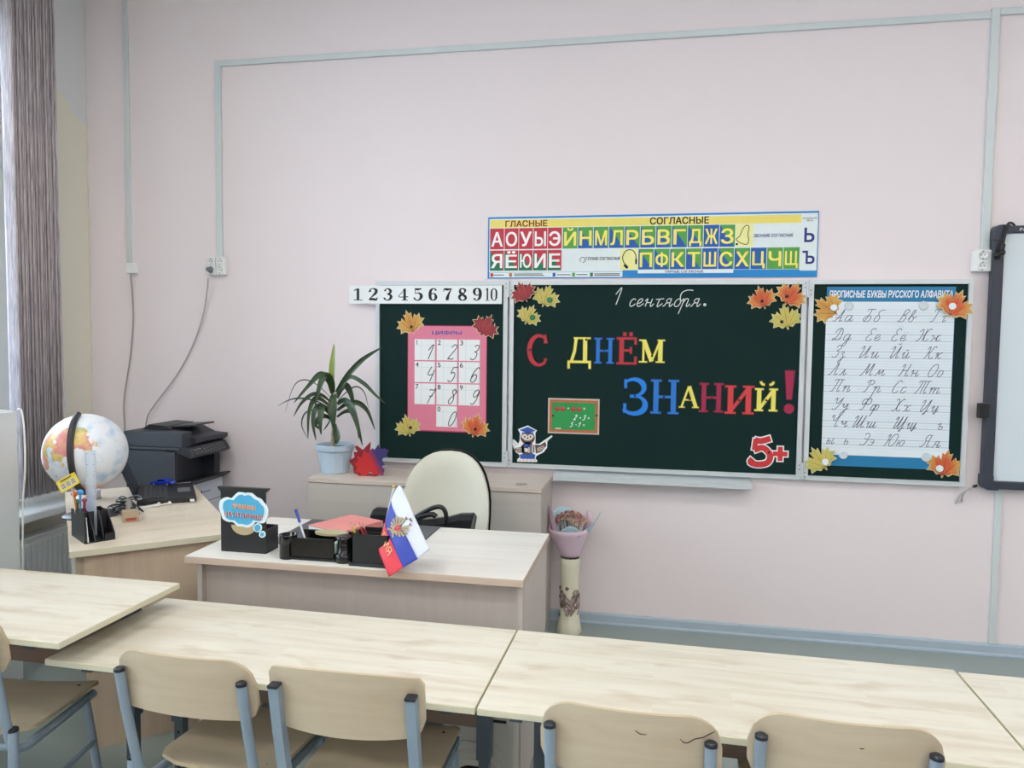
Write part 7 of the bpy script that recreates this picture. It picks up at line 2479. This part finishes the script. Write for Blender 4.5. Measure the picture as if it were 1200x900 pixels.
part(mb, 'graduations', flat('ruler_marks', (60, 66, 90)), rl)
# yellow price card on a stick, held in the rack
yc = (MR @ Vector((0.012, 0.11, 0))).y - 0.02
card = thing('yellow_card', 'small yellow printed card tilted beside the globe above the letter rack', 'card', tuple(bp(84, 575, yc)))
qs = [(65.5, 565.5), (87, 553), (94.5, 565.5), (72.5, 578)]


def cquad(u0, v0, u1, v1):
    def at(u, v):
        ax__ = [qs[0][i] + (qs[1][i] - qs[0][i]) * u + (qs[3][i] - qs[0][i]) * v for i in (0, 1)]
        p_ = bp(ax__[0], ax__[1], yc)
        return (p_.x, p_.z)
    return [at(u0, v0), at(u1, v0), at(u1, v1), at(u0, v1)]


part(MB().prism(cquad(0, 0, 1, 1), yc - 0.0015, yc), 'card_face', flat('card_bright_yellow', (238, 214, 70)), card)
part(MB().prism(cquad(0.1, 0.36, 0.9, 0.86), yc - 0.0019, yc - 0.0015), 'print_panel', flat('card_grey_panel', (214, 212, 190)), card)
mb = MB()
for (u0, v0, u1, v1) in ((0.2, 0.1, 0.8, 0.2),) + tuple((0.16 + 0.26 * i, 0.42 + 0.14 * j, 0.34 + 0.26 * i, 0.48 + 0.14 * j) for i in range(3) for j in range(3)):
    mb.prism(cquad(u0, v0, u1, v1), yc - 0.0023, yc - 0.0019)
part(mb, 'print_lines', flat('card_print_olive', (110, 96, 40)), card)
a_ = bp(84, 572, yc + 0.002)
part(MB().tube([tuple(a_), tuple(MR @ Vector((0.010, 0.12, 0.006)))], 0.002, 6), 'stick', flat('card_stick', (214, 210, 200)), card)


def stick(name, cat, px, py, u, v, r, col, lab, head=None):
    ft = MR @ Vector((u, v, 0.006))
    top = Vector(bp(px, py, ft.y - 0.01))
    o = thing(name, lab, cat, tuple(ft))
    part(MB().tube([tuple(ft), tuple(top)], r, 8), 'barrel', flat('stick_%d_%d_%d' % col, col, 0.35), o)
    if head:
        part(MB().ball(tuple(top), head[0], 0, 12, 8, (1, 0.6, 0.8)), 'topper', flat('topper_%d_%d_%d' % head[1], head[1], 0.35), o)
    return o


stick('pen', 'pen', 87, 579, 0.014, 0.13, 0.004, (226, 120, 50), 'orange pen with a bulky topper in the letter rack', (0.014, (226, 110, 40)))
stick('pen', 'pen', 94, 577, 0.018, 0.13, 0.004, (80, 160, 210), 'light blue pen with a rounded topper in the letter rack', (0.014, (70, 160, 216)))
stick('pen', 'pen', 91, 588, 0.012, 0.15, 0.004, (60, 120, 70), 'green pen with a round topper in the letter rack', (0.013, (74, 130, 80)))
stick('pen', 'pen', 99, 586, 0.022, 0.105, 0.005, (140, 50, 80), 'maroon pen leaning in the letter rack', (0.011, (150, 56, 84)))
stick('marker', 'marker', 106, 577, 0.045, 0.145, 0.0085, (44, 66, 170), 'thick blue marker standing behind the ruler in the letter rack')

# ------------------------------------------------------------------ window side: blind, radiator, cabinet
vb = thing('vertical_blind', 'grey brown vertical blind gathered in a dense stack beside the window', 'blind', (-3.21, -0.54, 0.62))
m, nt, N, L, b = nodes_of('woven_grey_brown_fabric')
t = N.new('ShaderNodeTexCoord')
mp = N.new('ShaderNodeMapping')
mp.inputs['Scale'].default_value = (300, 300, 9)
L.new(t.outputs['Object'], mp.inputs[0])
nz = N.new('ShaderNodeTexNoise')
nz.inputs['Scale'].default_value = 1.0
nz.inputs['Detail'].default_value = 5
nz.inputs['Distortion'].default_value = 0.8
L.new(mp.outputs[0], nz.inputs['Vector'])
cr = N.new('ShaderNodeValToRGB')
cr.color_ramp.elements[0].position = 0.30
cr.color_ramp.elements[0].color = lin(128, 120, 124)
cr.color_ramp.elements[1].position = 0.72
cr.color_ramp.elements[1].color = lin(228, 220, 220)
e = cr.color_ramp.elements.new(0.5)
e.color = lin(186, 176, 178)
L.new(nz.outputs[0], cr.inputs[0])
L.new(cr.outputs[0], b.inputs['Base Color'])
b.inputs['Roughness'].default_value = 0.85
M_blind = m
NS = 17
BZ0, BZ1 = 0.665, CEIL_Z - 0.10
M_chain = mat('white_bead_chain', (224, 228, 232), 0.4, 0.03, 20)
for k in range(NS):
    yk = -0.68 + (0.27) * k / (NS - 1)
    mb = MB()
    P = []
    n = 6
    ang = math.radians(10 + 5 * math.sin(k * 1.9))
    wdt = 0.089
    for i in range(n + 1):
        u = -1 + 2 * i / n
        bow = 0.004 * (1 - u * u)
        dx = u * wdt / 2 * math.cos(ang) + bow * math.sin(ang)
        dy = -u * wdt / 2 * math.sin(ang) * 1.0 - bow * math.cos(ang)
        P.append((-3.21 + dx, yk + dy))
    vs = [(x, y, BZ0) for x, y in P] + [(x, y, BZ1) for x, y in P]
    mb.add(vs, [(i, i + 1, n + 2 + i, n + 1 + i) for i in range(n)], 0, True)
    o = part(mb, 'slat', M_blind, vb)
    sm = o.modifiers.new('thick', 'SOLIDIFY')
    sm.thickness = 0.0016
mb = MB()
for k in range(NS):
    yk = -0.68 + 0.27 * k / (NS - 1)
    for xx in (-3.252, -3.168):
        pts = [(xx, yk, BZ0 + 0.004), (xx + 0.003, yk + 0.004, BZ0 - 0.020), (xx, yk + 0.008, BZ0 - 0.030), (xx - 0.003, yk + 0.014, BZ0 - 0.016), (xx, yk + 0.017, BZ0 + 0.004)]
        mb.tube(spline(pts, 3), 0.0022, 6)
    mb.box(-3.25, -3.17, yk - 0.0015, yk + 0.0015, BZ0 - 0.004, BZ0 + 0.006)
part(mb, 'bottom_chains', M_chain, vb)
part(MB().rbox(-3.235, -3.185, -2.25, -0.36, BZ1, BZ1 + 0.035, 0.003), 'headrail', M_white, vb)
pts = [tuple(bp(62 + 0.02 * k, 0, -0.36)) for k in range(1)]
c1 = [(-3.20, -0.375, BZ1), (-3.20, -0.372, 2.0), (-3.205, -0.36, 1.3), (-3.20, -0.345, 1.0), (-3.19, -0.34, 0.98), (-3.195, -0.35, 1.0), (-3.21, -0.366, 1.3), (-3.21, -0.378, 2.0), (-3.21, -0.38, BZ1)]
part(MB().tube(spline(c1, 5), 0.002, 6), 'control_chain', M_chain, vb)

rad = thing('radiator', 'white ribbed steel radiator under the window sill by the desk', 'radiator', (-3.24, -1.0, 0.1))
M_rad = mat('white_radiator_enamel', (234, 238, 240), 0.35, 0.03, 20)
RY0, RY1, RZ0, RZ1 = -2.0, -0.30, 0.10, 0.445
mb = MB().box(-3.285, -3.215, RY0, RY1, RZ0, RZ1)
part(mb, 'panel', M_rad, rad)
mb = MB()
k = 0
y = RY0 + 0.03
while y < RY1 - 0.03:
    mb.rbox(-3.217, -3.203, y, y + 0.022, RZ0 + 0.02, RZ1 - 0.035, 0.005)
    y += 0.036
part(mb, 'ribs', M_rad, rad)
part(MB().rbox(-3.29, -3.205, RY0 - 0.002, RY1 + 0.002, RZ1 - 0.012, RZ1 + 0.004, 0.003), 'top_grille', M_rad, rad)
mb = MB().tube([(-3.25, RY1, RZ0 + 0.05), (-3.25, RY1 + 0.05, RZ0 + 0.05), (-3.25, RY1 + 0.06, 0.0)], 0.011, 10)
part(mb, 'pipe', M_rad, rad)
part(MB().box(WALL_X + 0.001, -3.285, RY0 + 0.15, RY0 + 0.19, 0.2, 0.4).box(WALL_X + 0.001, -3.285, RY1 - 0.19, RY1 - 0.15, 0.2, 0.4), 'wall_bracket', M_rad, rad)

wc = thing('metal_cabinet', 'pale grey metal cabinet at the left edge in front of the window', 'cabinet', (-2.83, -1.75, 0))
M_wc = mat('pale_grey_enamel', (216, 224, 228), 0.35, 0.03, 10)
WXA, WXB, WYA, WYB, WZT = -3.02, -2.6, -1.83, -1.30, 1.20
part(MB().rbox(WXA, WXB - 0.02, WYA, WYB, 0.04, WZT, 0.006), 'body', M_wc, wc)
ymid = (WYA + WYB) / 2
d = None
for a, c in ((WYA + 0.003, ymid - 0.0015), (ymid + 0.0015, WYB - 0.003)):
    d = part(MB().rbox(WXB - 0.0195, WXB, a, c, 0.05, WZT - 0.004, 0.004), 'door', M_wc, wc)
part(MB().rbox(WXB, WXB + 0.012, ymid - 0.05, ymid - 0.035, 0.62, 0.74, 0.003), 'handle', M_alu, d)
part(MB().box(WXA + 0.02, WXB - 0.04, WYA + 0.02, WYB - 0.02, 0, 0.04), 'plinth', M_steel, wc)
o = MB().rbox(-2.90, -2.66, -1.72, -1.40, WZT, WZT + 0.016, 0.005).build('flat_device', M_blackgloss, None, origin=(-2.78, -1.56, WZT))
tag(o, 'flat black device lying on the pale metal cabinet', 'device')
o = MB().rbox(-2.985, -2.935, -1.385, -1.335, WZT, WZT + 0.115, 0.004).build('white_carton', mat('pale_green_white_carton', (220, 232, 230), 0.5, 0.02, 20), None, origin=(-2.96, -1.36, WZT))
tag(o, 'narrow white carton standing behind the flat black device', 'box')
cw_ = [(-2.612, -1.285, 1.204), (-2.606, -1.272, 1.19), (-2.60, -1.268, 1.10), (-2.596, -1.272, 0.95), (-2.606, -1.278, 0.80), (-2.61, -1.284, 0.5)]
o = MB().tube(spline(cw_, 5), 0.004, 8).build('cable', M_white, None, origin=cw_[0])
tag(o, 'white cable hanging down the edge of the pale metal cabinet', 'cable')
